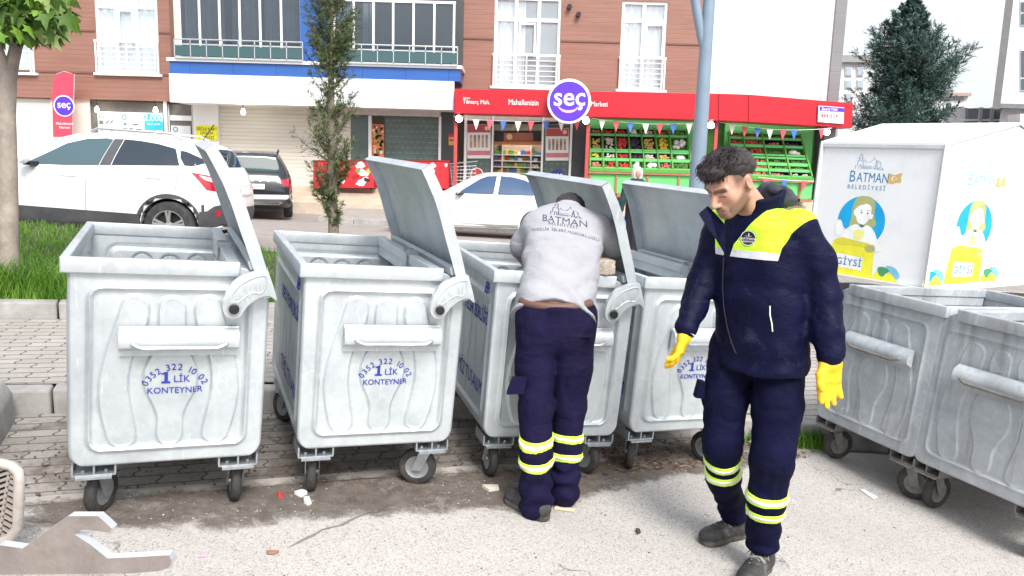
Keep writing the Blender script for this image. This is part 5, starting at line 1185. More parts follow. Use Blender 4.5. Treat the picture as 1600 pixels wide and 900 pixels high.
def build_bin(lab, grp, old=False):
    """origin at the middle of the front face on the ground, x across, y into the depth"""
    zc, br = (ZINC_OLD, STEEL_OLD) if old else (ZINC, STEEL)
    t = thing('waste_container', lab, 'waste container', (0, 0, 0), 0, grp)
    body = body_mesh(.5 if old else .9).build('body', zc, t, smooth=True, angle=50, weld=True, fixn=False)
    m = MB(); z0, z1, o, th = 1.122, BH, .024, .022       # rim: folded band round the opening
    def rim(m, x0, x1, y0, y1): m.bb(x0, x1, y0, y1, z0, z1)
    xe = XBAR+.035
    m.bb(-.40-o, xe, -.004, .026, z0, z1); m.bb(-.40-o, xe, BL-.026, BL+.004, z0, z1); m.bb(-.40-o, -.40+.012, .027, BL-.027, z0, z1)
    m.build('rim', zc, t, bevel=.007, smooth=True, angle=60)
    m = MB(); m.bb(XBAR-.02, XBAR+.035, .027, BL-.027, z0+.012, z1-.004); m.bb(XBAR-.012, XBAR-.004, .03, BL-.03, z0-.05, z0+.012); m.build('cross_bar', zc, t, bevel=.006)
    for yy, sg in ((0.0, -1), (BL, 1)):                   # handle hood with its rod on each end face
        m = MB(); n = 10; x0, x1 = -.205, .272; xs = (x0, x1) if sg < 0 else (-x1, -x0)
        prof = [(0.012, .90)]+[(.058*math.sin(a)+.012*0+.0, .835+.062*math.cos(a)) for a in np.linspace(.25, 1.9, n)]+[(.030, .800), (.012, .793), (.012, .770)]
        vs = []; 
        for x in xs: vs += [(x, yy+sg*(d-.012), z) for d, z in prof]
        k = len(prof); m.add(vs, [(i, i+1, k+i+1, k+i) for i in range(k-1)])
        for b_ in (0, k): m.add([vs[b_+i] for i in range(k-1)], [tuple(range(k-1))])
        h = m.build('handle_hood', zc, t, smooth=True, angle=40)
        m = MB(); r = .0095; m.tube([(xs[0]+.05, yy+sg*.03, .838), (xs[0]+.055, yy+sg*.058, .832), (xs[0]+.07, yy+sg*.064, .826), (xs[0]+.09, yy+sg*.065, .818), (xs[1]-.09, yy+sg*.065, .818), (xs[1]-.07, yy+sg*.064, .826), (xs[1]-.055, yy+sg*.058, .832), (xs[1]-.05, yy+sg*.03, .838)], r, 8)
        m.build('rod', br if old else STEEL, h, smooth=True)
    rr = random.Random(len(lab))
    for (cx, cy) in ((-.296, .12), (.296, .12), (-.296, BL-.12), (.296, BL-.12)):     # castors with channel brackets
        m = MB(); m.bb(cx-.085, cx+.085, cy-.085, cy+.085, .222, .230)
        for q in (-.083, 0.0, .083): m.bb(cx+q-.004, cx+q+.004, cy-.085, cy+.085, .230, BZ+.004)
        m.bb(cx-.07, cx+.07, cy-.1, cy+.1, .212, .2215)
        for q in (-.045, .045): m.cyl((cx+q, cy-.05, .205), (cx+q, cy-.05, .24), .008, n=8)
        m.build('bracket', br, t)
        c = MB(); c.cyl((0, 0, .200), (0, 0, .213), .045, n=18); off = .042
        for s_ in (-1, 1):
            c.add([(s_*.036, -.028, .20), (s_*.036, .034, .20), (s_*.036, off+.026, .085), (s_*.036, off-.02, .085), (s_*.031, -.028, .20), (s_*.031, .034, .20), (s_*.031, off+.026, .085), (s_*.031, off-.02, .085)], [(0, 1, 2, 3), (7, 6, 5, 4), (0, 4, 5, 1), (1, 5, 6, 2), (2, 6, 7, 3), (3, 7, 4, 0)])
        c.bb(-.036, .036, -.028, .034, .190, .2005); f = c.build('castor', br, t); f.location = (cx, cy, 0)
        w_ = MB(); w_.lathe([(.062, -.0225), (.088, -.023), (.098, -.016), (.1005, 0), (.098, .016), (.088, .023), (.062, .0225)], (0, off, .1005), 'x', 32); w_.build('tyre', RUBBER, f, smooth=True, angle=60)
        w_ = MB(); w_.lathe([(1e-4, -.030), (.016, -.030), (.018, -.018), (.050, -.015), (.063, -.019), (.063, .019), (.050, .015), (.018, .018), (.016, .030), (1e-4, .030)], (0, off, .1005), 'x', 28); w_.build('hub', STEEL if not old else br, f, smooth=True, angle=40)
    if old: return t
    # lid: curved double sheet standing open on two arm plates
    LP_ = lid_profile(); n = len(LP_); ny = 60; m = MB(); vs = []
    T = []
    for i, (x, z) in enumerate(LP_):
        a = LP_[min(i+1, n-1)]; b = LP_[max(i-1, 0)]; d = np.array([a[0]-b[0], a[1]-b[1]]); d /= np.linalg.norm(d); T.append((-d[1], d[0]))   # normal towards the inside (left)
    ys = np.linspace(-.02, BL+.02, ny+1)
    for i, (x, z) in enumerate(LP_):
        for y in ys:
            u = (y+.02)/(BL+.04); e = .010*sm(np.array([min(u, 1-u)*16-1.0]))[0]*sm(np.array([(i-2.0)/3]))[0]*sm(np.array([(n-3.0-i)/3]))[0]*(0.6+0.4*math.cos(u*8*PI))
            vs.append((x-T[i][0]*e, y, z-T[i][1]*e))
    k = ny+1; m.add(vs, [(i*k+j, i*k+j+1, (i+1)*k+j+1, (i+1)*k+j) for i in range(n-1) for j in range(ny)])
    lid = m.build('lid', zc, t, smooth=True, angle=50)
    m = MB()
    for y0 in (-.022, BL+.018):                            # side flanges of the lid
        dd = [(.046+.010*math.sin(PI*i/(n-1))) for i in range(n)]
        v1 = [(x, y0, z) for x, z in LP_]; v2 = [(x+T[i][0]*dd[i], y0, z+T[i][1]*dd[i]) for i, (x, z) in enumerate(LP_)]
        v3 = [(a, b+.004, c) for a, b, c in v1]; v4 = [(a, b+.004, c) for a, b, c in v2]
        b_ = len(m.v); m.add(v1+v2+v3+v4, [q for i in range(n-1) for q in ((i, i+1, n+i+1, n+i), (2*n+i, 3*n+i, 3*n+i+1, 2*n+i+1), (n+i, n+i+1, 3*n+i+1, 3*n+i), (i, 2*n+i, 2*n+i+1, i+1))])
    xt, zt = LP_[-1]; tx, tz = T[-1]; up = np.array(LP_[-1])-np.array(LP_[-2]); up /= np.linalg.norm(up)
    A = np.array([xt, zt]); Bq = A+np.array([tx, tz])*.048; m.add([(A[0], -.022, A[1]), (A[0], BL+.022, A[1]), (Bq[0], BL+.022, Bq[1]), (Bq[0], -.022, Bq[1])]+[(p[0]-up[0]*.004, y, p[1]-up[1]*.004) for p, y in ((A, -.022), (A, BL+.022), (Bq, BL+.022), (Bq, -.022))], [(0, 1, 2, 3), (7, 6, 5, 4), (0, 4, 5, 1), (2, 6, 7, 3), (1, 5, 6, 2), (3, 7, 4, 0)])
    m.build('lid_flange', zc, lid, smooth=True, angle=40)
    i0 = 7; x, z = LP_[i0]; c = np.array([x, z])+np.array(T[i0])*.052; m = MB()
    m.bar((c[0], 0.0, c[1]), (c[0], BL, c[1]), .042, .030, (T[i0][0], 0, T[i0][1])); m.build('stiffening_bar', zc, lid, bevel=.004)
    m = MB(); yk = BL*.42; p0, p1 = Vector((XBAR+.01, yk, BH+.012)), Vector((c[0]-.02, yk+.02, c[1]+.01)); m.bar(p0, p1, .030, .006); m.build('support_strap', STEEL, t)
    m = MB(); m.bb(XBAR-.032, XBAR-.022, yk-.05, yk+.03, BH-.07, BH+.004); m.bb(XBAR-.030, XBAR+.03, yk-.06, yk-.045, BH-.012, BH+.022); m.bb(XBAR-.03, XBAR+.03, yk+.02, yk+.035, BH-.012, BH+.022); m.tube([(XBAR-.034, yk-.045, BH-.075), (XBAR-.036, yk-.01, BH-.09), (XBAR-.034, yk+.02, BH-.07)], .006, 6); m.build('latch', STEEL, t)
    for y0, sg in ((0.0, -1), (BL, 1)):                    # arm plates
        P = [(XBOLT+a, ZBOLT+b) for a, b in spline(arm_outline(), 3)]; m = MB(); ya, yb = y0+sg*.030, y0+sg*.060; m.prism(P, min(ya, yb), max(ya, yb)); ar = m.build('lid_arm', zc, t, bevel=.006, smooth=True, angle=50)
        m = MB(); ring = spline([(.118, .078), (.128, .148), (.075, .140), (.020, .105), (-.018, .045), (-.005, .016), (.030, .042), (.070, .072)], 4)
        pr = [(XBOLT+a, y0+sg*.061, ZBOLT+b) for a, b in ring]; m.tube(pr+[pr[0]], .004, 6, False)
        if sg < 0: add_arc_text(m, '1LİK' if False else 'KİL1', .056, (XBOLT+.135, y0+sg*.0635, ZBOLT-.03), .112, math.radians(124), (1, 0, 0), (0, 0, 1), bold=.004, mirror=-1)
        m.build('stamped_mark', zc, ar, smooth=True, angle=40)
        m = MB(); m.lathe([(1e-4, .0), (.020, .0), (.022, .012), (.020, .020), (1e-4, .022)], (XBOLT, y0+sg*.060, ZBOLT), 'y', 18)
        if sg < 0: m.v = [(a, 2*(y0+sg*.060)-b, c_) for a, b, c_ in m.v]
        m.build('bolt', BOLT, ar, smooth=True, angle=40)
        m = MB(); m.lathe([(.023, 0), (.030, .0), (.030, .006), (.023, .006)], (XBOLT, y0+sg*.066 if sg < 0 else y0+.060, ZBOLT), 'y', 18); m.build('washer', STEEL, ar)
    # stencilled lettering on the end face and on the long sides
    bv = bvh_of(body); m = MB(); cx = .018
    add_arc_text(m, '0352 322 10 02', .041, (cx, -.2, .578), .122, PI/2, (1, 0, 0), (0, 0, 1), bold=.006, gap=.9)
    m.add([(cx-.038+a, -.2, .640+b) for a, b in ((-.018, 0), (.018, 0), (.018, .008), (.008, .010), (.008, .052), (-.002, .052), (-.016, .045), (-.016, .038), (-.006, .042), (-.006, .010), (-.018, .008))], [tuple(range(11))]); add_text(m, 'LİK', .043, (cx+.026, -.2, .645), (1, 0, 0), (0, 0, 1), bold=.006); add_text(m, 'KONTEYNER', .0385, (cx, -.2, .595), (1, 0, 0), (0, 0, 1), bold=.008)
    project(m, bv, (0, 1, 0), .0034, .3); m.build('lettering', BLUEINK, t, fixn=False)
    for sx_ in (-1, 1):
        ux = (0, -1, 0) if sx_ < 0 else (0, 1, 0); e0 = .13 if sx_ < 0 else BL-.13
        for s, z, h in (('BELEDİYELER BİRLİĞİ', .865, .115), ('TEMİZ TUTALIM', .47, .135), ('BB', 1.035, .10)):
            m = MB(); add_text(m, s, h*(.86), (sx_*.6, e0, z), ux, (0, 0, 1), 'RIGHT', .016, 1.0, .78); project(m, bv, (-sx_, 0, 0), .0025, .5); m.build('side_lettering', BLUEINK, t, fixn=False)
    return t
GN = Vector((-GX, -GY, 1)).normalized()
def bin_matrix(x, y, yaw):
    ex = Vector((math.cos(yaw), math.sin(yaw), 0)); ex = (ex-GN*ex.dot(GN)).normalized(); ey = GN.cross(ex)
    M = Matrix((ex, ey, GN)).transposed().to_4x4(); M.translation = Vector((x, y, GA+GX*x+GY*y)); return M
gb = 'galvanised containers with open lids'
b1 = build_bin('galvanised waste container with open lid, leftmost of the row, with splash marks on its front', gb)
bins = [b1]+[copy_tree(b1) for _ in range(3)]
BP = [(-1.526, 3.252, .425), (-.669, 3.67, .395), (.226, 4.034, .299), (1.043, 4.368, .397)]
LB = ['galvanised waste container with open lid at the left end of the row beside the grass', 'galvanised waste container with open lid just left of the bending worker', 'galvanised waste container the bending worker leans into, a stone block on its rim', 'galvanised waste container with open lid behind the walking man in the dark jacket']
for o, p, l in zip(bins, BP, LB): o.matrix_world = bin_matrix(*p); o['label'] = l
go = 'weathered containers without lids'
o1 = build_bin('weathered grey container', go, True); o2 = copy_tree(o1)
for o, (x, y, yaw), l in zip((o1, o2), ((2.165, 4.594, -1.162), (2.475, 3.908, -1.128)), ('weathered grey container without lid in front of the white donation box, further of the two', 'weathered grey container without lid at the right edge, nearest of the two')):
    M = bin_matrix(x, y, yaw); ey = Vector((M[0][1], M[1][1], M[2][1])); M2 = bin_matrix(x, y, yaw+PI); M2.translation = M.translation+ey*BL; o.matrix_world = M2; o['label'] = l
# castors turn freely: every container has its own castor angles
ANG = [(-.55, .05, .8, -.4), (-.2, 1.15, .5, 1.9), (.05, .5, -.8, .3), (-.55, .4, .2, 1.0), (.4, -.2, 2.2, 2.9), (-.5, .6, 2.9, 3.1)]
for o, an in zip(bins+[o1, o2], ANG):
    for ch, a in zip(sorted((c for c in o.children if c.name.startswith('castor')), key=lambda c: (c.location.y, c.location.x)), an): ch.rotation_euler.z = a
# ---------------------------------------------------------------- parked cars
CARW = plain('white_car_paint', (0.80, 0.81, 0.82), 0.25, 0, 0.01, 1, coat=0.6); CARB = plain('black_car_paint', (0.012, 0.013, 0.020), 0.2, 0, 0.02, 1, coat=0.8)
PLAST = plain('grey_car_plastic', (0.055, 0.058, 0.063), 0.6, 0, 0.2, 5, dirt=(0.12, 0.11, 0.10), dscale=4, damt=0.4)
CGL = glassy('dark_car_glass', (0.012, 0.022, 0.035), 0.03, 0.9); CGL_B = glassy('blue_tinted_car_glass', (0.030, 0.070, 0.15), 0.05, 0.7); CGL_L = glassy('pale_car_glass', (0.05, 0.092, 0.108), 0.04, 0.9)
ALLOY = plain('alloy_rim', (0.62, 0.63, 0.64), 0.3, 0.7, 0.05); TAIL = glassy('red_tail_lamp', (0.45, 0.01, 0.03), 0.08, 0.8, 0.5); TAILW = glassy('clear_lamp', (0.75, 0.55, 0.58), 0.08, 0.8, 0.5)
TYRE = plain('car_tyre', (0.030, 0.030, 0.032), 0.85, 0, 0.3, 20, dirt=(0.12, 0.11, 0.10), dscale=8, damt=0.5); SEAM = plain('panel_gap', (0.22, 0.23, 0.24), 0.6)
def ip(x, tab): return float(np.interp(x, [t[0] for t in tab], [t[1] for t in tab]))
def car_body(spec, L, Wd, arches, wr):
    """loft of cross sections; x forward = -x (front at x = 0), y = left/right, wheels wells cut"""
    nS, nP = 92, 44; mb = MB(); rings = []
    for i in range(nS+1):
        u = i/nS; x = L*(0.5-0.5*math.cos(PI*u)) if False else L*u
        zt, zb, zs_ = ip(x, spec['top']), ip(x, spec['bottom']), ip(x, spec['belt']); hw = Wd/2*ip(x, spec['plan']); gw = ip(x, spec['green'])   # roof half width ratio
        zs_ = min(zs_, zt-.015); ring = []
        half = []
        half += [(0.0, zb), (hw*.55, zb), (hw*.86, zb+.01), (hw*.95, zb+.05), (hw*.985, zb+.13)]
        for k in range(1, 8): t = k/8; half.append((hw*(.985+.03*math.sin(t*PI)-.012*t), zb+.13+(zs_-zb-.17)*t))
        half += [(hw*.965, zs_-.02), (hw*.945, zs_)]
        rw = hw*gw; crown = (zt-zs_)
        for k in range(1, 8):
            t = k/8; yy = hw*.945+(rw-hw*.945)*t**1.25; half.append((yy, zs_+crown*(t*.93)))
        for k in range(1, 8): a = k/7*PI/2; half.append((rw*math.cos(a)*(1.0) if k < 7 else 0.0, zs_+crown*.93+crown*.07*math.sin(a)+(.012*math.sin(a))))
        ring = half+[(-y, z) for y, z in half[-2:0:-1]]
        rings.append([(x, y, z) for y, z in ring])
    n = len(rings[0]); vs = [p for r in rings for p in r]
    fs = [(i*n+k, i*n+(k+1) % n, (i+1)*n+(k+1) % n, (i+1)*n+k) for i in range(nS) for k in range(n)]
    fs += [tuple(range(n))[::-1], tuple(nS*n+k for k in range(n))]
    mb.add(vs, fs); return mb
def cut_wells(o, wells, Wd, r):
    for x, z in wells:
        for s_ in (-1, 1):
            c = MB(); c.cyl((x, s_*(Wd/2-.24), z), (x, s_*(Wd/2+.3), z), r, n=36); k = c.build('cutter', None); md = o.modifiers.new('b', 'BOOLEAN'); md.object = k; md.operation = 'DIFFERENCE'; md.solver = 'EXACT'
            dg = bpy.context.evaluated_depsgraph_get(); dg.update(); me = bpy.data.meshes.new_from_object(o.evaluated_get(dg)); o.modifiers.clear(); old = o.data; o.data = me; bpy.data.meshes.remove(old); kd = k.data; bpy.data.objects.remove(k); bpy.data.meshes.remove(kd)
    bm = bmesh.new(); bm.from_mesh(o.data)
    for f in bm.faces: f.smooth = True
    for e in bm.edges:
        if len(e.link_faces) == 2 and e.calc_face_angle(0) > math.radians(32): e.smooth = False
    bm.to_mesh(o.data); bm.free()
def decal(name, polys, bv, mat, parent, side=-1, off=.004, step=.07, dirv=None, mi=None):
    """panel shapes given in the side view (x, z) or rear view (y, z), laid on to the body"""
    m = MB()
    for k, poly in enumerate(polys):
        v, f = poly_grid(poly, step)
        if dirv is None: m.add([(a, side*2.0, b) for a, b in v], f, 0 if mi is None else mi[k])
        else: m.add([(dirv[0]*-9, a, b) for a, b in v], f, 0 if mi is None else mi[k])
    project(m, bv, (0, -side, 0) if dirv is None else dirv, off, 20); return m.build(name, mat, parent, smooth=True, angle=60, fixn=False)
def wheel(car, x, y, r, rr_, lab=None, spokes=5, w_=.215, out=-1):
    m = MB(); o = out*w_/2
    m.lathe([(rr_, -w_/2), (r*.86, -w_/2), (r*.97, -w_/2+.02), (r, -w_/2+.06), (r, w_/2-.06), (r*.97, w_/2-.02), (r*.86, w_/2), (rr_, w_/2)], (0, 0, 0), 'y', 40); t = m.build('wheel', TYRE, car, smooth=True, angle=40); t.location = (x, y, r)
    m = MB(); m.lathe([(rr_+.004, o*1.0), (rr_*.95, o*.99), (rr_*.92, o*.80), (rr_*.9, o*.3)], (0, 0, 0), 'y', 40)
    for k in range(spokes):
        for d in (-.13, .13):
            a = 2*PI*k/spokes+PI/2; p = Vector((math.cos(a+d*.5)*.05, o*.82, math.sin(a+d*.5)*.05)); q = Vector((math.cos(a+d)*rr_*.93, o*.96, math.sin(a+d)*rr_*.93)); m.bar(p, q, .030, .03, (0, 1, 0))
    m.lathe([(1e-4, o*.95), (.055, o*.93), (.065, o*.7)], (0, 0, 0), 'y', 20); m.build('rim', ALLOY, t, smooth=True, angle=35)
    m = MB(); m.lathe([(1e-4, o*.35), (rr_*.9, o*.35)], (0, 0, 0), 'y', 24); m.build('brake_disc', BLACK, t); return t
def place_car(c, x, y, z, rz, pitch=0.0):
    c.rotation_euler = (0, 0, 0); c.matrix_world = Matrix.Translation((x, y, z)) @ Matrix.Rotation(rz, 4, 'Z') @ Matrix.Rotation(pitch, 4, 'Y')
# --- white crossover, nose to the left, near side towards the camera
suv = thing('parked_car', 'white crossover car with grey lower trim parked beyond the lawn', 'car')
L1, W1, R1 = 4.33, 1.79, 0.345
top = [(0, .80), (.06, .93), (.25, 1.0), (.9, 1.09), (1.15, 1.14), (1.35, 1.26), (1.75, 1.47), (2.1, 1.575), (2.6, 1.615), (3.1, 1.60), (3.6, 1.54), (3.85, 1.475), (3.98, 1.40), (4.12, 1.22), (4.22, 1.06), (4.28, .98), (4.33, .80)]
spec = dict(top=top, bottom=[(0, .36), (.2, .24), (.6, .22), (3.8, .22), (4.2, .30), (4.33, .42)], belt=[(0, .72), (.3, .88), (1.2, 1.06), (2.0, 1.115), (3.2, 1.15), (3.9, 1.17), (4.2, 1.05), (4.33, .78)], plan=[(0, .66), (.08, .78), (.3, .90), (.8, .98), (2, 1), (3.4, .99), (3.9, .93), (4.15, .82), (4.28, .70), (4.33, .58)], green=[(0, .8), (1, .72), (2, .66), (3.3, .63), (3.95, .60), (4.33, .70)])
body = car_body(spec, L1, W1, None, R1).build('body', CARW, suv, weld=True); WX = (0.83, 3.46); cut_wells(body, [(WX[0], R1), (WX[1], R1)], W1, .385); bv = bvh_of(body)
for sd in (-1, 1):
    w1 = decal('side_window', [spline([(1.50, 1.120), (1.75, 1.257), (2.02, 1.419), (2.28, 1.494), (2.55, 1.515), (2.64, 1.500), (2.52, 1.143), (2.1, 1.125)], 1)], bv, CGL_L, suv, sd)
    decal('door_pillar', [[(2.53, 1.143), (2.65, 1.510), (2.78, 1.512), (2.68, 1.151)]], bv, plain('pillar_grey', (0.07, 0.072, 0.08), .3), suv, sd, .005)
    decal('side_window', [[(2.69, 1.151), (2.79, 1.512), (3.0, 1.500), (3.25, 1.469), (3.47, 1.419), (3.50, 1.403), (3.60, 1.184)]], bv, CGL, suv, sd); decal('quarter_window', [spline([(3.66, 1.188), (3.56, 1.391), (3.75, 1.338), (3.92, 1.269), (3.94, 1.240), (3.86, 1.208)], 2)], bv, CGL, suv, sd)
    decal('sill_trim', [[(1.22, .20), (1.22, .565), (3.05, .50), (3.06, .24), (2.9, .22)]], bv, PLAST, suv, sd, .012)
    for k in (0, 1): decal('arch_trim', [[(WX[k]+math.cos(a)*.45, R1+math.sin(a)*.45) for a in np.linspace(-.25, PI+.25, 26)]+[(WX[k]+math.cos(a)*.383, R1+math.sin(a)*.383) for a in np.linspace(PI+.25, -.25, 26)]], bv, PLAST, suv, sd, .014, .05)
    decal('bumper_trim', [[(3.87, .24), (3.87, .56), (3.98, .57), (4.08, .64), (4.20, .665), (4.34, .65), (4.34, .3), (4.1, .25)]], bv, PLAST, suv, sd, .012); decal('reflector', [rrect(4.10, 4.16, .50, .58, .015)], bv, TAIL, suv, sd, .016, .03)
    decal('tail_lamp', [[(3.76, 1.10), (3.98, 1.07), (4.16, 1.02), (4.27, .98), (4.31, .84), (4.22, .83), (3.98, .865), (3.90, .96)]], bv, TAIL, suv, sd, .008, .04); decal('lamp_lens', [[(3.86, 1.07), (4.02, 1.04), (4.14, 1.01), (4.12, .955), (3.96, 1.0)], [(4.17, 1.0), (4.26, .97), (4.28, .88), (4.20, .88)]], bv, TAILW, suv, sd, .012, .04)
    decal('door_gap', [[(2.345, .44), (2.36, 1.04), (2.37, 1.04), (2.355, .44)], [(3.60, 1.10), (3.56, .85), (3.44, .70), (3.435, .70), (3.55, .85), (3.59, 1.10)], [(1.30, .44), (1.36, .98), (1.366, .98), (1.306, .44)]], bv, SEAM, suv, sd, .003, .1)
    for hd in (rrect(2.02, 2.24, .985, 1.012, .013), rrect(3.16, 3.38, 1.0, 1.027, .013)): decal('door_handle', [hd], bv, CARW, suv, sd, .02, .05)
    m = MB(); m.lathe([(1e-4, -.10), (.06, -.09), (.085, -.02), (.085, .03), (.05, .09), (1e-4, .10)], (0, 0, 0), 'y', 16); m.v = [(1.60+a*1.05, sd*(W1/2+.12)+b, 1.20+c*.95) for a, b, c in m.v]; mm = m.build('door_mirror', CARW, suv, smooth=True, angle=60); m = MB(); m.bar((1.66, sd*(W1/2-.08), 1.13), (1.62, sd*(W1/2+.06), 1.13), .12, .05); m.build('mirror_foot', BLACK, mm)
    m = MB(); m.tube([(2.3, sd*.56, 1.60), (2.4, sd*.57, 1.645), (3.4, sd*.56, 1.62), (3.55, sd*.55, 1.55)], .018, 8); m.build('roof_rail', ALLOY, suv, smooth=True)
    for k in (0, 1): wheel(suv, WX[k], sd*(W1/2-.105), R1, .222, out=sd)
decal('rear_window', [[(-.58, 1.18), (.58, 1.18), (.50, 1.40), (.3, 1.43), (-.3, 1.43), (-.50, 1.40)]], bv, CGL, suv, dirv=(-1, 0, 0)); decal('rear_bumper', [[(-.80, .28), (.80, .28), (.80, .56), (.5, .60), (-.5, .60), (-.80, .56)]], bv, PLAST, suv, dirv=(-1, 0, 0), off=.012)
decal('number_plate', [rrect(-.26, .26, .78, .89, .01)], bv, POST if 'POST' in globals() else WHITE_P, suv, dirv=(-1, 0, 0), off=.012); decal('windscreen', [[(-.62, 1.16), (.62, 1.16), (.52, 1.5), (-.52, 1.5)]], bv, CGL, suv, dirv=(1, 0, 0))
m = MB(); m.tube([(3.55, .25, 1.56), (3.72, .25, 1.80)], .008, 6); m.build('aerial', BLACK, suv)
for ch in suv.children_recursive:
    if ch.type == 'MESH' and not ch.name.startswith(('wheel', 'rim', 'brake')):
        for v in ch.data.vertices:
            if v.co.x > 3.85: u = (v.co.x-3.85)/.48; v.co.x = 3.85+.40*u; v.co.y *= 1-.16*u*u
_a = gy(253, 346, 10.62); place_car(suv, _a.x-3.42, 10.62+.9-.155, _a.z-R1-.005, 0.045, 0.018)
# --- dark crossover seen from behind
bs = thing('parked_car', 'black crossover car seen from behind in front of the cream shutter', 'car'); L2, W2, R2 = 4.6, 1.85, .35
spec2 = dict(top=[(0, .85), (.1, 1.0), (1.0, 1.10), (1.3, 1.24), (1.8, 1.53), (2.3, 1.64), (3.4, 1.64), (4.1, 1.58), (4.25, 1.50), (4.42, 1.15), (4.5, 1.08), (4.6, .8)], bottom=[(0, .4), (.3, .26), (4.3, .26), (4.6, .40)], belt=[(0, .75), (1.2, 1.0), (4.2, 1.08), (4.6, .78)], plan=[(0, .7), (.3, .92), (1, 1), (3.8, 1), (4.3, .97), (4.6, .90)], green=[(0, .8), (2, .68), (3.8, .66), (4.25, .66), (4.6, .8)])
body = car_body(spec2, L2, W2, None, R2).build('body', CARB, bs, weld=True); cut_wells(body, [(.9, R2), (3.65, R2)], W2, .39); bv = bvh_of(body)
for sd in (-1, 1):
    decal('side_window', [[(1.5, 1.05), (2.1, 1.45), (2.7, 1.53), (3.9, 1.48), (4.1, 1.14)]], bv, CGL, bs, sd); [wheel(bs, x, sd*(W2/2-.11), R2, .225, out=sd) for x in (.9, 3.65)]
    m = MB(); m.tube([(2.3, sd*.60, 1.62), (2.5, sd*.61, 1.69), (3.7, sd*.60, 1.68), (3.95, sd*.58, 1.61)], .02, 8); m.build('roof_rail', BLACK, bs, smooth=True)
    decal('tail_lamp', [[(sd*.42, .965), (sd*.84, .98), (sd*.91, .90), (sd*.90, .72), (sd*.80, .80), (sd*.55, .93)]], bv, TAIL, bs, dirv=(-1, 0, 0), off=.012)
decal('rear_window', [[(-.64, 1.14), (.64, 1.14), (.56, 1.44), (.3, 1.49), (-.3, 1.49), (-.56, 1.44)]], bv, glassy('pale_rear_glass', (0.03, 0.055, 0.058), .12, .15), bs, dirv=(-1, 0, 0))
pl_ = decal('number_plate', [rrect(-.27, .27, .74, .86, .01)], bv, WHITE_P, bs, dirv=(-1, 0, 0), off=.02); decal('plate_band', [[(-.27, .74), (-.22, .74), (-.22, .86), (-.27, .86)]], bv, plain('plate_blue', (.02, .08, .4), .5), pl_, dirv=(-1, 0, 0), off=.022)
m = MB(); add_text(m, '72 AAJ 537' if False else '72 ALJ 397', .085, (9, .02, .77), (0, 1, 0), (0, 0, 1), bold=.01); project(m, bv, (-1, 0, 0), .024, 20); m.build('plate_number', BLACK, pl_, fixn=False)
decal('tailgate_studs', [ellipse(y, .955, .030, .030, 14) for y in (-.36, -.18, 0, .18, .36)], bv, plain('chrome_letters', (.8, .8, .8), .3, .5), bs, dirv=(-1, 0, 0), off=.014, step=.1)
decal('bumper', [[(-.92, .40), (.92, .40), (.90, .60), (-.90, .60)]], bv, PLAST, bs, dirv=(-1, 0, 0), off=.01); decal('skid_plate', [[(-.78, .50), (.78, .50), (.86, .56), (.86, .61), (-.86, .61), (-.86, .56)], [(-.6, .36), (.6, .36), (.68, .43), (-.68, .43)]], bv, plain('silver_plastic', (.55, .56, .57), .4, .3), bs, dirv=(-1, 0, 0), off=.016)
_a = gy(397, 342, 18.6); bsz = zr(_a.x, 18.6); bs.matrix_world = Matrix.Translation((_a.x+.05, 18.4, bsz)) @ Matrix.Rotation(math.radians(-73), 4, 'Z') @ Matrix.Translation((-L2, 0, 0))
# --- white saloon, nose to the left
se = thing('parked_car', 'white saloon car with blue tinted windows parked before the market', 'car'); L4, W4, R4 = 4.55, 1.78, .32
spec4 = dict(top=[(0, .62), (.06, .74), (.4, .86), (1.15, .96), (1.30, 1.0), (1.6, 1.16), (1.95, 1.33), (2.25, 1.42), (2.6, 1.445), (3.0, 1.43), (3.4, 1.36), (3.8, 1.20), (4.05, 1.09), (4.4, 1.06), (4.5, 1.0), (4.55, .8)], bottom=[(0, .34), (.3, .20), (4.2, .21), (4.55, .40)], belt=[(0, .58), (.5, .80), (1.3, .93), (2, .965), (3.6, .985), (4.3, .98), (4.55, .76)], plan=[(0, .66), (.1, .8), (.4, .93), (1, .99), (3.5, 1), (4.2, .93), (4.55, .78)], green=[(0, .85), (1.2, .78), (2.2, .64), (3.2, .63), (4.0, .74), (4.55, .85)])
body = car_body(spec4, L4, W4, None, R4).build('body', CARW, se, weld=True); WX4 = (.85, 3.52); cut_wells(body, [(WX4[0], R4), (WX4[1], R4)], W4, .365); bv = bvh_of(body)
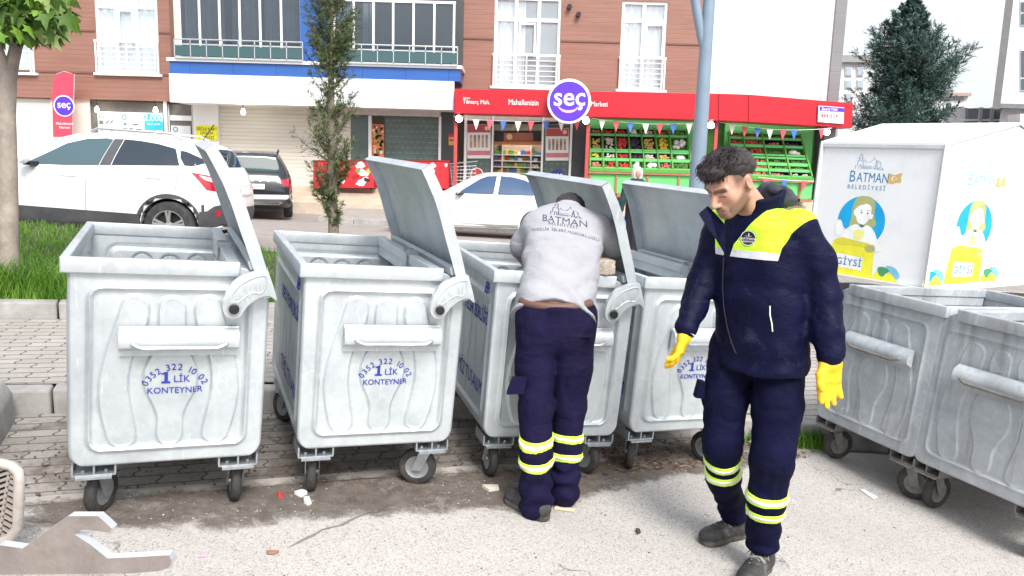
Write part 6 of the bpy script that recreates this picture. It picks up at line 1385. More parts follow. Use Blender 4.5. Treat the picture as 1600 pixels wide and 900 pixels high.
for sd in (-1, 1):
    decal('side_window', [[(1.62, .975), (1.88, 1.13), (2.15, 1.29), (2.33, 1.36), (2.6, 1.375), (2.565, 1.375), (2.50, .975)]], bv, CGL_B, se, sd); decal('side_window', [[(2.60, .975), (2.66, 1.375), (2.95, 1.36), (3.25, 1.30), (3.52, 1.19), (3.66, 1.09), (3.70, 1.0), (3.66, .98)]], bv, CGL_B, se, sd)
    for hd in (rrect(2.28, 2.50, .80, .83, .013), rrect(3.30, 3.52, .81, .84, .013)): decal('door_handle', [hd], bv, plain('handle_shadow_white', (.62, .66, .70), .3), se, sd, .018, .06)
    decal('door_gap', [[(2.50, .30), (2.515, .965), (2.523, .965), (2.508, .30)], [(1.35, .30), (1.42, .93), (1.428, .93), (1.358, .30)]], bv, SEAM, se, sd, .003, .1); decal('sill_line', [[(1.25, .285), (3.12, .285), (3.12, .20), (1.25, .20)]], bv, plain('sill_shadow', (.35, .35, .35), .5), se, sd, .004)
    m = MB(); m.lathe([(1e-4, -.10), (.05, -.09), (.075, -.02), (.075, .03), (.045, .09), (1e-4, .10)], (0, 0, 0), 'y', 16); m.v = [(1.66+a*.9, sd*(W4/2+.09)+b, 1.03+c*.85) for a, b, c in m.v]; mm = m.build('door_mirror', CARW, se, smooth=True, angle=60); m = MB(); m.bar((1.74, sd*(W4/2-.10), .97), (1.66, sd*(W4/2+.10), .965), .13, .04); m.build('mirror_foot', BLACK, mm)
    for k in (0, 1): wheel(se, WX4[k], sd*(W4/2-.105), R4, .205, out=sd)
decal('windscreen', [[(-.6, 1.0), (.6, 1.0), (.5, 1.36), (-.5, 1.36)]], bv, CGL_B, se, dirv=(1, 0, 0)); decal('rear_window', [[(-.58, 1.12), (.58, 1.12), (.5, 1.36), (-.5, 1.36)]], bv, CGL_B, se, dirv=(-1, 0, 0))
_a = gy(835, 362, 16.6); place_car(se, _a.x-3.52, 16.6+.89, zr(_a.x-1.2, 16.6)-.0, 0.0, 0.012); se.matrix_world = se.matrix_world @ Matrix.Translation((3.52, 0, 0)) @ Matrix.Diagonal((.90, 1, 1, 1)) @ Matrix.Translation((-3.52, 0, 0))
# ---------------------------------------------------------------- people
def attr_mat(name, fn, rough=0.6, spec=0.35, bump=None):
    q = N(name); q.col(fn(q)); q.set(rough, 0, spec)
    if bump: bump(q)
    return q.m
def A_(q, k):
    x = q.n('Attribute', attribute_name=k); return x.outputs['Fac']
def gt(q, a, v=0.0): return q.math('GREATER_THAN', a, v)
def skin_col(q):
    co = q.co(); base = q.ramp(q.noise(co, 14, 5), [(0.3, (0.47, 0.255, 0.175)), (0.7, (0.57, 0.335, 0.245))])
    c = q.mix(A_(q, 'lip'), base, (0.42, 0.13, 0.11)); c = q.mix(A_(q, 'warm'), c, (0.56, 0.24, 0.17))
    sp = q.ramp(q.noise(co, 300, 2), [(0.3, (0.6,)*3), (0.7, (1,)*3)])
    return q.mix(q.math('MULTIPLY', A_(q, 'hairy'), sp), c, (0.030, 0.018, 0.015))
SKIN = attr_mat('skin', skin_col, 0.5, 0.4, lambda q: q.bump(q.noise(q.co(), 220, 3), 0.12, 0.002)); 
SKIN.node_tree.nodes['Principled BSDF'].inputs['Subsurface Weight'].default_value = 0.08; SKIN.node_tree.nodes['Principled BSDF'].inputs['Subsurface Radius'].default_value = (0.02, 0.008, 0.005)
NAVY = m_fabric('navy_jacket_cloth', (0.0022, 0.0028, 0.022), 0.3, 0.3, 0.66, 0.4, dust=(0.10, 0.11, 0.14), damt=0.14)
NAVYT = m_fabric('navy_trouser_cloth', (0.0024, 0.0028, 0.020), 0.3, 0.3, 0.8, 0.35, dust=(0.03, 0.036, 0.08), damt=0.16)
NAVYT2 = m_fabric('faded_navy_trouser_cloth', (0.0075, 0.0060, 0.030), 0.35, 0.3, 0.8, 0.35, dust=(0.035, 0.028, 0.07), damt=0.2)
def jacket_col(q):
    f = q.noise(q.co(), 6, 4); lime = q.ramp(f, [(0.3, (0.46, 0.86, 0.03)), (0.7, (0.60, 0.98, 0.06))]); nv = q.ramp(f, [(0.3, (0.0012, 0.0016, 0.016)), (0.7, (0.0032, 0.004, 0.030))])
    g = q.noise(q.co(loc=(2, 5, 1)), 7, 8, 0.78, 1.2); nv = q.mix(q.math('MULTIPLY', q.ramp(g, [(0.56, (0,)*3), (0.74, (1,)*3)]), 0.26), nv, (0.09, 0.115, 0.19))
    top = q.mix(gt(q, A_(q, 'hz'), 0.0), (0.55, 0.56, 0.60), lime); sel = q.math('MULTIPLY', gt(q, A_(q, 'yoke'), 0.0), gt(q, A_(q, 'hz'), -0.032))
    return q.mix(sel, nv, top)
JACKET = attr_mat('hi_vis_jacket', jacket_col, 0.6, 0.14, lambda q: q.bump(q.math('ADD', q.noise(q.co((1, 1, 1.6)), 22, 4, 0.5, 0.6), q.math('MULTIPLY', q.noise(q.co(), 380, 2), 0.05)), 0.26, 0.02))
LIME = plain('lime_band', (0.62, 0.92, 0.06), 0.45, 0, 0.06, 9); SILV = plain('silver_band', (0.72, 0.75, 0.70), 0.3, 0.1, 0.06, 12)
HAIR = N('dark_hair'); _c = HAIR.co((1, 1, 1)); HAIR.col(HAIR.ramp(HAIR.noise(HAIR.co((30, 30, 9)), 4, 5, .7, 1.0), [(0.3, (0.010, 0.007, 0.009)), (0.7, (0.040, 0.028, 0.030))])); HAIR.bump(HAIR.noise(HAIR.co((60, 60, 14)), 3, 4, .6, 1.5), 0.9, 0.006); HAIR = HAIR.set(0.42, 0, 0.5)
GLOVE = plain('yellow_rubber_glove', (0.80, 0.50, 0.008), 0.6, 0, 0.14, 20, 0.45, 130, dirt=(.34, .20, .03), dscale=26, damt=.5); CUFFW = plain('white_knit_cuff', (0.72, 0.71, 0.68), 0.9, 0, 0.1, 40, 0.5, 200)
def shoe_col(q):
    f = q.noise(q.co(), 14, 7, .7); up = q.ramp(f, [(0.35, (0.020, 0.019, 0.020)), (0.55, (0.050, 0.049, 0.050)), (0.75, (0.19, 0.185, 0.18))])
    return q.mix(gt(q, A_(q, 'sole')), up, q.ramp(f, [(0.35, (0.03, 0.027, 0.025)), (0.75, (0.17, 0.15, 0.13))]))
SHOE = attr_mat('worn_work_shoe', shoe_col, 0.6, 0.35, lambda q: q.bump(q.noise(q.co(), 60, 5), 0.35, 0.004))
LACE = plain('shoe_lace', (0.26, 0.25, 0.24), 0.8); TSH = m_fabric('white_tshirt_cloth', (0.335, 0.34, 0.37), 0.6, 0.4, 0.9, 0.06, sc=7.0)

def chain(P, pts, k=0.03):
    d = None
    for (a, ra), (b, rb) in zip(pts[:-1], pts[1:]):
        e = cap(P, a, b, ra, rb); d = e if d is None else smin(d, e, k)
    return d
def folds(P, amp, sc, seed, st=(1, 1, 2.2)):
    wp = P+.03*np.stack([vnoise(P*7, seed+11), vnoise(P*7, seed+12), vnoise(P*7, seed+13)], 1); Q = wp*np.array(st)*sc
    return amp*(1.1-2.6*np.abs(vnoise(Q, seed)))+amp*0.55*(1-2.4*np.abs(vnoise(Q*1.9, seed+5)))
def basis_mat(X, Y, Z): return np.stack([X, Y, Z], 1)          # columns = local axes in the world
def to_local(P, O, Rm): return (P-np.array(O))@Rm
def bounds(pts, m): p = np.array(pts); return p.min(0)-m, p.max(0)+m
def shift(o, root):                                            # geometry made in world space -> thing's space
    M = root.matrix_world.inverted() if False else Matrix.Translation(-Vector(root.location)); o.data.transform(M); o.parent = root; return o
def band(root, f, pos, ax, hw, lo, hi, h=0.005):
    """reflective band: lime ribbon with a silver middle, wrapped round a leg"""
    ax = np.array(ax)/np.linalg.norm(ax); pos = np.array(pos)
    b = shift(sdf_mesh('reflective_band', lambda P: np.maximum(np.maximum(f(P)-.0045, -(f(P)+.006)), np.abs((P-pos)@ax)-hw), lo, hi, h, LIME), root)
    c = shift(sdf_mesh('silver_strip', lambda P: np.maximum(np.maximum(f(P)-.0075, -(f(P)+.004)), np.abs((P-pos)@ax)-hw*.42), lo, hi, h, SILV), root); c.parent = b; return b
def shoe(root, heel, toe_dir, ground, size=1.0, lace=True, heel_up=0.0, mat=None):
    d = Vector((toe_dir[0], toe_dir[1], 0)).normalized(); n = Vector(GN); d = (d-n*d.dot(n)).normalized(); x = d.cross(n)
    if heel_up: R_ = Matrix.Rotation(-heel_up, 3, x); d = R_ @ d; n = R_ @ n
    Rm = basis_mat(np.array(x), np.array(d), np.array(n)); O = np.array(heel)
    def f(P):
        q = to_local(P, O, Rm)/size
        u = smin(cap(q, (0, .035, .055), (0, .06, .105), .043, .046), smin(cap(q, (0, .04, .045), (0, .15, .048), .042, .044), ell(q, (0, .215, .036), (.049, .075, .043)), .04), .04)
        u = smax(u, .004-q[:, 2], .008)
        fl = np.stack([q[:, 0], q[:, 1]], 1); tt = np.clip((q[:, 1]-.03)/.2, 0, 1); sw = np.interp(tt, [0, .4, .75, 1], [.038, .036, .047, .046])
        so = np.maximum(np.sqrt(q[:, 0]**2+(q[:, 1]-.03-.2*tt)**2)-sw-.006, np.abs(q[:, 2]-.013)-.013)
        u = u+.0035*np.exp(-((q[:, 1]-.185+1.6*q[:, 0]**2*8)/.004)**2)+.0030*np.exp(-((q[:, 1]-.075-.35*(q[:, 2]-.05))/.004)**2)+.0012*vnoise(q*45, 3)
        return np.minimum(u, so)*size
    lo, hi = bounds([O+Rm@np.array(p)*size for p in ((-.06, -.03, -.01), (.06, .31, .16), (-.06, .31, -.01), (.06, -.03, .16))], .03)
    o = shift(sdf_mesh('shoe', f, lo, hi, .006*size, mat or SHOE, None, {'sole': lambda V: .026-to_local(V, O, Rm)[:, 2]/size}), root)
    if lace:
        m = MB(); m.M = Matrix.Translation(Vector(O)-Vector(root.location)) @ Matrix([[Rm[i][j]*size for j in range(3)] for i in range(3)]).to_4x4()
        for k in range(4): y = .10+.024*k; z = .106-.0075*k; m.tube([(-.034, y, z-.020), (-.014, y+.006, z), (.014, y-.006, z), (.034, y, z-.020)], .0034, 5); m.tube([(-.034, y+.012, z-.022), (-.012, y+.010, z-.002), (.014, y+.016, z-.002), (.034, y+.010, z-.022)], .0034, 5)
        m.tube([(0, .088, .105), (-.03, .10, .112), (-.045, .115, .088), (-.02, .11, .098), (0, .088, .106), (.03, .105, .114), (.048, .12, .09)], .003, 5); l = m.build('laces', LACE, o, smooth=True)
    return o
def glove(root, wrist, down, across, curl, size=1.12, thumb=-1, h=.004, spread=.10):
    """down = towards the finger tips, across = from thumb side to little finger"""
    Z = -Vector(down).normalized(); X = Vector(across); X = (X-Z*X.dot(Z)).normalized(); Y = Z.cross(X); Rm = basis_mat(np.array(X), np.array(Y), np.array(Z)); O = np.array(wrist)
    fing = []
    for i, (x, ln) in enumerate(((-.0345, .076), (-.0115, .086), (.0115, .080), (.0335, .064))):
        p = np.array([x, 0, -.088+.006*abs(i-1.3)]); a = curl[i]; pts = [(p, .0128)]; ang = a*.5
        for s_, (fr, rad) in enumerate(((.42, .0122), (.32, .0112), (.26, .0098))):
            dv = np.array([spread*(i-1.5)*.5, -math.sin(ang), -math.cos(ang)]); p = p+dv/np.linalg.norm(dv)*ln*fr; pts.append((p, rad)); ang += a
        fing.append(pts)
    th = [(np.array([-.030, -.004, -.030]), .017), (np.array([-.054, -.016, -.058]), .0145), (np.array([-.058, -.026, -.088]), .0125), (np.array([-.054, -.034, -.106]), .0105)]
    def f(P):
        q = to_local(P, O, Rm)/size
        d = smin(rbox(q, (0, 0, -.052), (.044, .0185, .044), .017), cap(q, (0, 0, .03), (0, 0, -.02), .034, .030), .02)
        for pts in fing: d = np.minimum(d, smin(chain(q, pts, .006), d, .008))
        d = smin(d, chain(q, th, .008), .012)
        return d*size+.0006*vnoise(q*260, 3)
    lo, hi = bounds([O+Rm@np.array(p)*size for p in ((-.09, -.07, -.19), (.07, .04, -.19), (-.09, -.07, .05), (.07, .04, .05))], .02)
    return shift(sdf_mesh('glove', f, lo, hi, h, GLOVE), root)

# ---------- walking man -------------------------------------------------------
wz = lambda x, y: GA+GX*x+GY*y
WALK = thing('person', 'man walking in navy work jacket with lime chest panel, looking down, yellow gloves', 'person', (1.12, 3.40, wz(1.12, 3.4)))
fw_ = np.array([-.743, -.669, 0]); lf_ = np.array([.669, -.743, 0]); TC = np.array([1.105, 3.43, 0])
lr = [((1.035, 3.49, .84), .112), ((1.005, 3.44, .62), .102), ((.985, 3.375, .42), .088), ((1.025, 3.46, .22), .078), ((1.112, 3.58, .04), .064), ((1.128, 3.60, -.030), .068)]
ll = [((1.215, 3.375, .84), .118), ((1.20, 3.31, .62), .110), ((1.168, 3.235, .41), .093), ((1.162, 3.245, .22), .082), ((1.172, 3.28, .06), .072), ((1.176, 3.29, -.005), .076)]
RB = basis_mat(lf_, -fw_, np.array([0, 0, 1.]))
def f_legr(P): return chain(P, lr, .03)+folds(P, .0034, 9, 2, (1.3, 1, 1.5))+.006*np.sin(P[:, 2]*75+4*vnoise(P*6, 9))*np.clip((.12-P[:, 2])/.12, 0, 1)
def f_legl(P): return chain(P, ll, .03)+folds(P, .0034, 9, 4, (1.3, 1, 1.5))+.006*np.sin(P[:, 2]*70+4*vnoise(P*6, 3))*np.clip((.10-P[:, 2])/.12, 0, 1)
def f_trw(P): return smin(smin(f_legr(P), f_legl(P), .018), ell(P, (1.13, 3.43, .90), (.195, .135, .16), RB), .05)
shift(sdf_mesh('trousers', f_trw, (.82, 3.08, -.16), (1.40, 3.72, 1.06), .009, NAVYT), WALK)
for p, ax in (((1.0, 3.41, .335), (-.12, .30, 1)), ((1.01, 3.44, .262), (-.12, .30, 1))): band(WALK, lambda P: f_legr(P), p, (-.30, -.34, .89) if False else (-.18, -.42, .95), .021, np.array(p)-.16, np.array(p)+.16)
for p in ((1.163, 3.24, .235), (1.163, 3.24, .150)): band(WALK, lambda P: f_legl(P), p, (-.02, -.10, 1), .021, np.array(p)-.15, np.array(p)+.15)
m = MB(); o_ = Vector(WALK.location); 
def flap(root, pts, Y, th, mat, name='pocket_flap'):
    r0 = Vector(root.location); mb = slab([gy(a, b, Y if not isinstance(Y, tuple) else Y[i])-r0 for i, (a, b) in enumerate(pts)], th); return mb.build(name, mat, root, bevel=.003)
flap(WALK, [(1086, 622), (1093, 596), (1103, 598), (1101, 624)], 3.40, .05, NAVYT)
shoe(WALK, (1.200, 3.650, wz(1.2, 3.65)+.002), (-.84, -.50), 0, 1.02); shoe(WALK, (1.215, 3.350, wz(1.21, 3.35)+.002), (-.58, -.80), 0, 1.06)
# jacket
slr = [((.965, 3.55, 1.415), .082), ((.875, 3.515, 1.15), .064), ((.835, 3.455, 1.04), .058), ((.792, 3.395, .955), .054)]
sll = [((1.225, 3.305, 1.415), .090), ((1.305, 3.285, 1.28), .077), ((1.346, 3.270, 1.13), .071), ((1.354, 3.225, 1.0), .066), ((1.362, 3.195, .905), .060)]
def f_torso(P):
    q = to_local(P, TC, RB); z = P[:, 2]; cx = np.interp(z, [.78, 1.0, 1.2, 1.5], [.055, .045, .015, -.005]); cy = np.interp(z, [.78, 1.1, 1.4, 1.52], [-.0, -.01, .005, -.015])
    a = np.interp(z, [.76, .80, 1.0, 1.20, 1.34, 1.42, 1.47, 1.51, 1.54], [.192, .208, .206, .216, .226, .200, .150, .085, .070]); b = np.interp(z, [.76, .80, 1.0, 1.2, 1.34, 1.42, 1.47, 1.51, 1.54], [.155, .160, .155, .160, .158, .140, .11, .085, .07])
    u, v = q[:, 0]-cx, q[:, 1]-cy; pw = 2.4; r = ((np.abs(u)/a)**pw+(np.abs(v)/b)**pw)**(1/pw); d = (r-1)*np.minimum(a, b)
    return np.maximum(np.maximum(d, (.775-z)), z-1.535)
def f_sleeves(P): return np.minimum(chain(P, slr, .03)+folds(P, .0038, 8, 1, (1, 1, 1.7)), chain(P, sll, .03)+folds(P, .0042, 7, 3, (1, 1, 1.7)))
def f_jk(P):
    d = smin(f_torso(P)+folds(P, .0042, 5.5, 7, (1, 1, 1.5))+.005*np.sin(P[:, 2]*60+5*vnoise(P*5, 2))*np.clip((.95-P[:, 2])/.15, 0, 1), f_sleeves(P), .035)
    return d
def yoke(V):
    q = to_local(V, TC, RB); u, v, z = q[:, 0], q[:, 1], V[:, 2]; side = np.interp(z, [1.28, 1.34, 1.40, 1.46, 1.50], [.148, .158, .180, .225, .26])-np.abs(u-.01)
    pl = np.where(v < .03, np.maximum(u-np.interp(z, [1.28, 1.34, 1.45, 1.5], [-.055, -.040, .035, .075]), np.interp(z, [1.28, 1.34, 1.45, 1.5], [-.088, -.095, -.12, -.14])-u), .05); return np.minimum(np.minimum(side, pl), np.interp(z, [1.1, 1.525, 1.53], [.1, .02, -.02]))
JK = shift(sdf_mesh('jacket', f_jk, (.68, 3.02, .74), (1.56, 3.76, 1.58), .0085, JACKET, None, {'yoke': yoke, 'hz': lambda V: V[:, 2]-1.318-.10*to_local(V, TC, RB)[:, 0]*0}), WALK)
O_h = np.array([.926, 3.325, 1.606]); HS = 1.05
Yh = np.array([.711, .460, .53]); Yh /= np.linalg.norm(Yh); Zh = np.array([-.444, -.288, .848]); Zh -= Yh*(Zh@Yh); Zh /= np.linalg.norm(Zh); Xh = np.cross(Yh, Zh); RH = basis_mat(Xh, Yh, Zh)
def ring_part(P, O, axis, r, th, z0, z1, gap_dir, gap):
    return None
NB = np.array([1.085, 3.425, 1.50])
def f_collar(P):
    q = to_local(P, NB, RB); z = q[:, 2]+.30*q[:, 1]*-1.0; fl = np.interp(z, [-.06, 0, .07], [1.12, 1.0, 1.1]); r = np.sqrt((q[:, 0]/.088)**2+((q[:, 1]-.0)/.090)**2)/fl; d = np.abs(r-1)*.085-.011
    front = np.where(q[:, 1] < -.03, (.040+.25*np.clip(z, 0, .1))-np.abs(q[:, 0]+.02), -1.0)
    return smax(np.maximum(np.maximum(d, -.075-z), z-.062), front, .01)+.002*vnoise(P*30, 4)
shift(sdf_mesh('collar', f_collar, NB-.2, NB+.2, .006, NAVY), WALK).parent = WALK
def f_hood(P):
    q = to_local(P, np.array([1.155, 3.50, 1.555]), RB); return smin(ell(q, (0, .02, -.015), (.125, .068, .055)), ell(q, (.02, -.02, .02), (.08, .045, .034)), .03)+folds(P, .008, 16, 6, (1, 1, 1))
shift(sdf_mesh('hood', f_hood, (.95, 3.3, 1.42), (1.36, 3.68, 1.70), .008, plain('hood_lining_grey', (0.040, 0.042, 0.062), .8, 0, .3, 9, .4, 40)), WALK)
flap(WALK, [(1093, 334), (1107, 322), (1122, 338), (1134, 352), (1133, 396), (1121, 376), (1106, 356)][::-1], (3.24, 3.22, 3.21, 3.22, 3.24, 3.30, 3.27), .018, NAVY, 'collar_flap')
m = MB(); bj = bvh_of(JK, Matrix.Translation(WALK.location)); dcam = Vector((.30, .95, -.05)).normalized(); jb = []
def on_jacket(px, py): d = Vector(ray(px, py)).normalized(); h = bj.ray_cast(Vector((0, 0, CAMH)), d); return h[0] if h[0] else gy(px, py, 3.25)
pts = [on_jacket(x, y)-dcam*.003-Vector(WALK.location) for x, y in ((1131, 402), (1130, 425), (1129, 450), (1131, 480), (1136, 510), (1143, 535), (1150, 552))]
m.tube(pts, .0035, 6); m.build('zip', BOLT, WALK, smooth=True); m = MB(); pts = [on_jacket(x, y)-dcam*.003-Vector(WALK.location) for x, y in ((1203, 478), (1203, 492), (1206, 506), (1207, 518))]; m.tube(pts, .003, 6); m.build('pocket_zip', SILV, WALK, smooth=True)
def badge(root, ctr, r, bv, U, V_, polys, off=.003):
    for nm, rad, mat, of in (('badge', r, BLACK, off), ('badge_ring', None, WHT, off*1.5)):
        mb = MB()
        if rad: v, f = poly_grid(ellipse(0, 0, r, r*1.0, 24), r*.5); mb.add([Vector(ctr)+U*a+V_*b for a, b in v], f)
        else:
            for s in range(24): a0, a1 = 2*PI*s/24, 2*PI*(s+1)/24; mb.add([Vector(ctr)+U*(math.cos(a)*q)+V_*(math.sin(a)*q) for a, q in ((a0, r*.88), (a0, r*.95), (a1, r*.95), (a1, r*.88))], [(0, 1, 2, 3)])
            add_text(mb, 'BATMAN', r*.42, Vector(ctr)-V_*r*.22, U, V_, bold=.01); add_text(mb, 'BELEDİYESİ', r*.26, Vector(ctr)-V_*r*.52, U, V_); mb.bar(Vector(ctr)+U*-r*.4+V_*r*.25, Vector(ctr)+U*r*.4+V_*r*.25, r*.10, .001); mb.bar(Vector(ctr)+U*r*.05+V_*r*.25, Vector(ctr)+U*r*.05+V_*r*.62, r*.12, .001)
        project(mb, bv, dcam, of, .4); r0 = Vector(root.location); mb.v = [tuple(Vector(p)-r0) for p in mb.v]; mb.build(nm, mat, root, fixn=False)
U_ = Vector((.90, -.42, -.0)).normalized()
badge(WALK, on_jacket(1169, 372), .034, bj, U_, Vector((0, .0, 1)), None)
# head, neck, and the body inside the clothes: one mesh
def f_head(P):
    q = to_local(P, O_h, RH)/HS; ax = np.stack([np.abs(q[:, 0]), q[:, 1], q[:, 2]], 1)
    d = smin(ell(q, (0, .012, .032), (.076, .098, .086)), ell(q, (0, -.040, -.028), (.060, .062, .083)), .045)
    d = smin(d, cap(ax, (.050, .000, -.058), (.018, -.078, -.098), .021, .019), .03); d = smin(d, ell(q, (0, -.090, -.098), (.021, .016, .017)), .016)
    d = smin(d, ell(ax, (.043, -.068, -.018), (.022, .020, .026)), .02)
    d = smin(d, cap(ax, (.046, -.084, .024), (.012, -.098, .020), .011, .011), .014)
    d = smax(d, -ell(ax, (.032, -.113, .004), (.021, .018, .014)), .014); d = smin(d, ell(ax, (.032, -.0845, .002), (.0165, .0145, .0135)), .004)
    d = smin(d, cap(q, (0, -.098, .016), (0, -.128, -.032), .0085, .0135), .014); d = smin(d, ell(ax, (.0125, -.113, -.038), (.0095, .0125, .0085)), .008); d = smax(d, -ell(ax, (.0075, -.117, -.047), (.0045, .006, .004)), .004)
    d = smin(d, ell(q, (0, -.098, -.066), (.026, .014, .020)), .014); d = smin(d, cap(ax, (0, -.1125, -.0625), (.020, -.101, -.0655), .0062, .004), .005); d = smin(d, cap(ax, (0, -.1105, -.0755), (.017, -.101, -.0725), .0072, .0045), .005)
    d = smax(d, -cap(ax, (0, -.1195, -.0685), (.023, -.106, -.0690), .0016), .004)
    RE = np.array([[math.cos(.35), math.sin(.35), 0], [-math.sin(.35), math.cos(.35), 0], [0, 0, 1]]); e = ell(ax, (.079, .016, -.006), (.010, .021, .034), RE.T)
    e = smax(e, -ell(ax, (.090, .010, -.002), (.010, .012, .021), RE.T), .006); d = smin(d, e, .008)
    return d*HS
def f_bodyw(P):
    d = f_head(P); nk = cap(P, O_h+RH@np.array([0, .030, -.055])*HS, (1.085, 3.43, 1.46), .060, .066); return smin(d, nk, .03)
hlo, hhi = O_h-np.array([.19, .18, .20]), O_h+np.array([.24, .20, .18])
def g_(x, w): return np.clip(1-np.clip(x, 0, None)/w, 0, 1)
def hl(V): q = to_local(V, O_h, RH)/HS; return np.stack([np.abs(q[:, 0]), q[:, 1], q[:, 2]], 1)
def a_hair(V):
    q = hl(V); brow = g_(cap(q, (.048, -.092, .0225), (.013, -.110, .0185), .0085), .004)*.95
    lash = g_(cap(q, (.046, -.095, -.0065), (.019, -.1015, -.0075), .0024), .0028)*.9
    beard = np.clip((-.040-q[:, 2]+.55*(q[:, 1]+.065))/.022, 0, 1)*np.clip((.012-q[:, 1])/.02, 0, 1)*np.clip((q[:, 2]+.155)/.03, 0, 1); beard *= np.where(q[:, 1] > -.088, .80, .58); must = g_(cap(q, (.004, -.112, -.053), (.026, -.100, -.066), .006), .006)*.62
    must = np.maximum(must, g_(cap(q, (0, -.104, -.088), (.001, -.104, -.095), .006), .006)*.5); lipm = g_(cap(q, (0, -.112, -.069), (.02, -.102, -.069), .008), .003); beard = beard*(1-.9*lipm)
    fade = np.clip((q[:, 2]+.012)/.040, 0, 1)*np.clip((q[:, 1]+.056)/.020, 0, 1)*.95; sb = g_(cap(q, (.070, -.010, .02), (.066, -.016, -.03), .007), .008)*.55; bk = np.clip((q[:, 1]-.03)/.03, 0, 1)*np.clip((q[:, 2]+.07)/.05, 0, 1)*.9
    ear = g_(ell(q, (.083, .016, -.006), (.014, .026, .038)), .004); return np.maximum.reduce([brow, lash, beard, must, fade*(1-ear), sb*(1-ear), bk*(1-ear)])
def a_lip(V): q = hl(V); return g_(np.minimum(cap(q, (0, -.1135, -.0625), (.019, -.102, -.0655), .0045), cap(q, (0, -.1115, -.0755), (.016, -.102, -.0725), .0055)), .003)*.85
def a_warm(V): q = hl(V); return np.maximum(g_(ell(q, (.0, -.125, -.030), (.02, .02, .02)), .01)*.30, np.maximum(g_(ell(q, (.083, .016, -.006), (.014, .026, .038)), .004)*.55, g_(ell(q, (.045, -.08, -.025), (.02, .02, .02)), .02)*.22))
V1, F1 = snet(f_bodyw, hlo, hhi, .0042)
inner = [((1.12, 3.43, .92), .12), ((1.11, 3.43, 1.15), .115), ((1.10, 3.43, 1.36), .115), ((1.09, 3.43, 1.44), .06)]
def f_in(P):
    d = chain(P, inner, .04)
    for c, s_ in ((lr, .035), (ll, .035), (slr, .022), (sll, .024)): d = np.minimum(d, chain(P, [(p, r-s_) for p, r in c], .02))
    return d
V2, F2 = snet(f_in, (.7, 3.05, -.15), (1.52, 3.72, 1.54), .022)
def merged_body(root, sets, mat, attrs):
    V = np.concatenate([s[0] for s in sets]); off = 0; F = []
    for v, f in sets: F += (f+off).tolist(); off += len(v)
    me = bpy.data.meshes.new('body'); me.from_pydata((V-np.array(root.location)).tolist(), [], F); me.polygons.foreach_set('use_smooth', [True]*len(me.polygons))
    for k, fn in attrs.items(): a = me.attributes.new(k, 'FLOAT', 'POINT'); a.data.foreach_set('value', np.asarray(fn(V), np.float32))
    return link_mesh('body', me, mat, root)
z0_ = lambda V: np.zeros(len(V))
merged_body(WALK, [(V1, F1), (V2, F2)], SKIN, {'hairy': a_hair, 'lip': a_lip, 'warm': a_warm})
def f_hair(P):
    q = to_local(P, O_h, RH)/HS; n = vnoise(q*np.array([60, 34, 60]), 3); n2 = vnoise(q*np.array([130, 60, 130]), 8)
    hl_ = np.interp(q[:, 1], [-.14, -.11, -.085, -.060, -.035, .0, .04, .07, .12], [.052, .054, .062, .066, .044, .024, .012, -.012, -.040])
    hgt = np.clip((q[:, 2]-hl_)/.065, 0, 1); grow = -.009+.031*hgt**.75+.008*np.clip((-.02-q[:, 1])/.08, 0, 1)*hgt
    d = ell(q, (0, .010, .034), (.0765, .0985, .0855))-grow; d = smin(d, ell(q, (.006, -.082, .098), (.058, .036, .030)), .03)
    d = smax(d, hl_+.006*n+.003*n2-q[:, 2], .004)
    return (d+.0045*n+.0028*n2)*HS
shift(sdf_mesh('hair', f_hair, hlo-.03, hhi+.05, .0042, HAIR), WALK)
m = MB(); rr = random.Random(2)                                    # loose strands of the fringe
for k in range(260):
    a = rr.uniform(-.060, .064); p0 = np.array([a, rr.uniform(-.09, .03), .125+rr.uniform(-.015, .012)]); p2 = np.array([a*1.02-.008+rr.gauss(0, .006), -.112+abs(a)*.50+rr.gauss(0, .004), .060+rr.uniform(-.010, .024)]); p1 = (p0+p2)/2+np.array([0, -.020, .020])
    pts = [O_h+RH@((1-t)**2*p0+2*t*(1-t)*p1+t*t*p2)*HS-np.array(WALK.location) for t in (0, .35, .7, 1)]; m.tube([Vector(p) for p in pts], [.0020, .0022, .0017, .0006], 4, False)
for k in range(700):
    th_, ph = rr.uniform(0, 2*PI), rr.uniform(.0, 1.05); nrm = np.array([math.sin(ph)*math.cos(th_), math.sin(ph)*math.sin(th_), math.cos(ph)]); p0 = np.array([0, .008, .038])+nrm*np.array([.092, .114, .106]); p1 = p0+np.array([rr.gauss(0, .010), -.018+rr.gauss(0, .010), .004])+nrm*.004; p2 = p1+np.array([rr.gauss(0, .012), -.016+rr.gauss(0, .008), -.006])
    if p0[1] > .06 and p0[2] < .06: continue
    m.tube([Vector(O_h+RH@p*HS-np.array(WALK.location)) for p in (p0, p1, p2)], [.0016, .0017, .0005], 3, False)
m.build('hair_strands', HAIR, WALK, smooth=True, angle=180, fixn=False)
glove(WALK, (.786, 3.388, .930), (-.26, -.16, -.95), (-.35, -.90, 0), (.42, .34, .38, .46), 1.06)
glove(WALK, (1.368, 3.19, .885), (-.02, -.05, -1), (.93, .30, 0), (.20, .14, .16, .24), 1.22)
m = MB(); r0 = Vector(WALK.location); m.tube([Vector((.806, 3.415, .985))-r0, Vector((.784, 3.385, .925))-r0], [.040, .044], 18); m.build('cuff', CUFFW, WALK, smooth=True, angle=60)

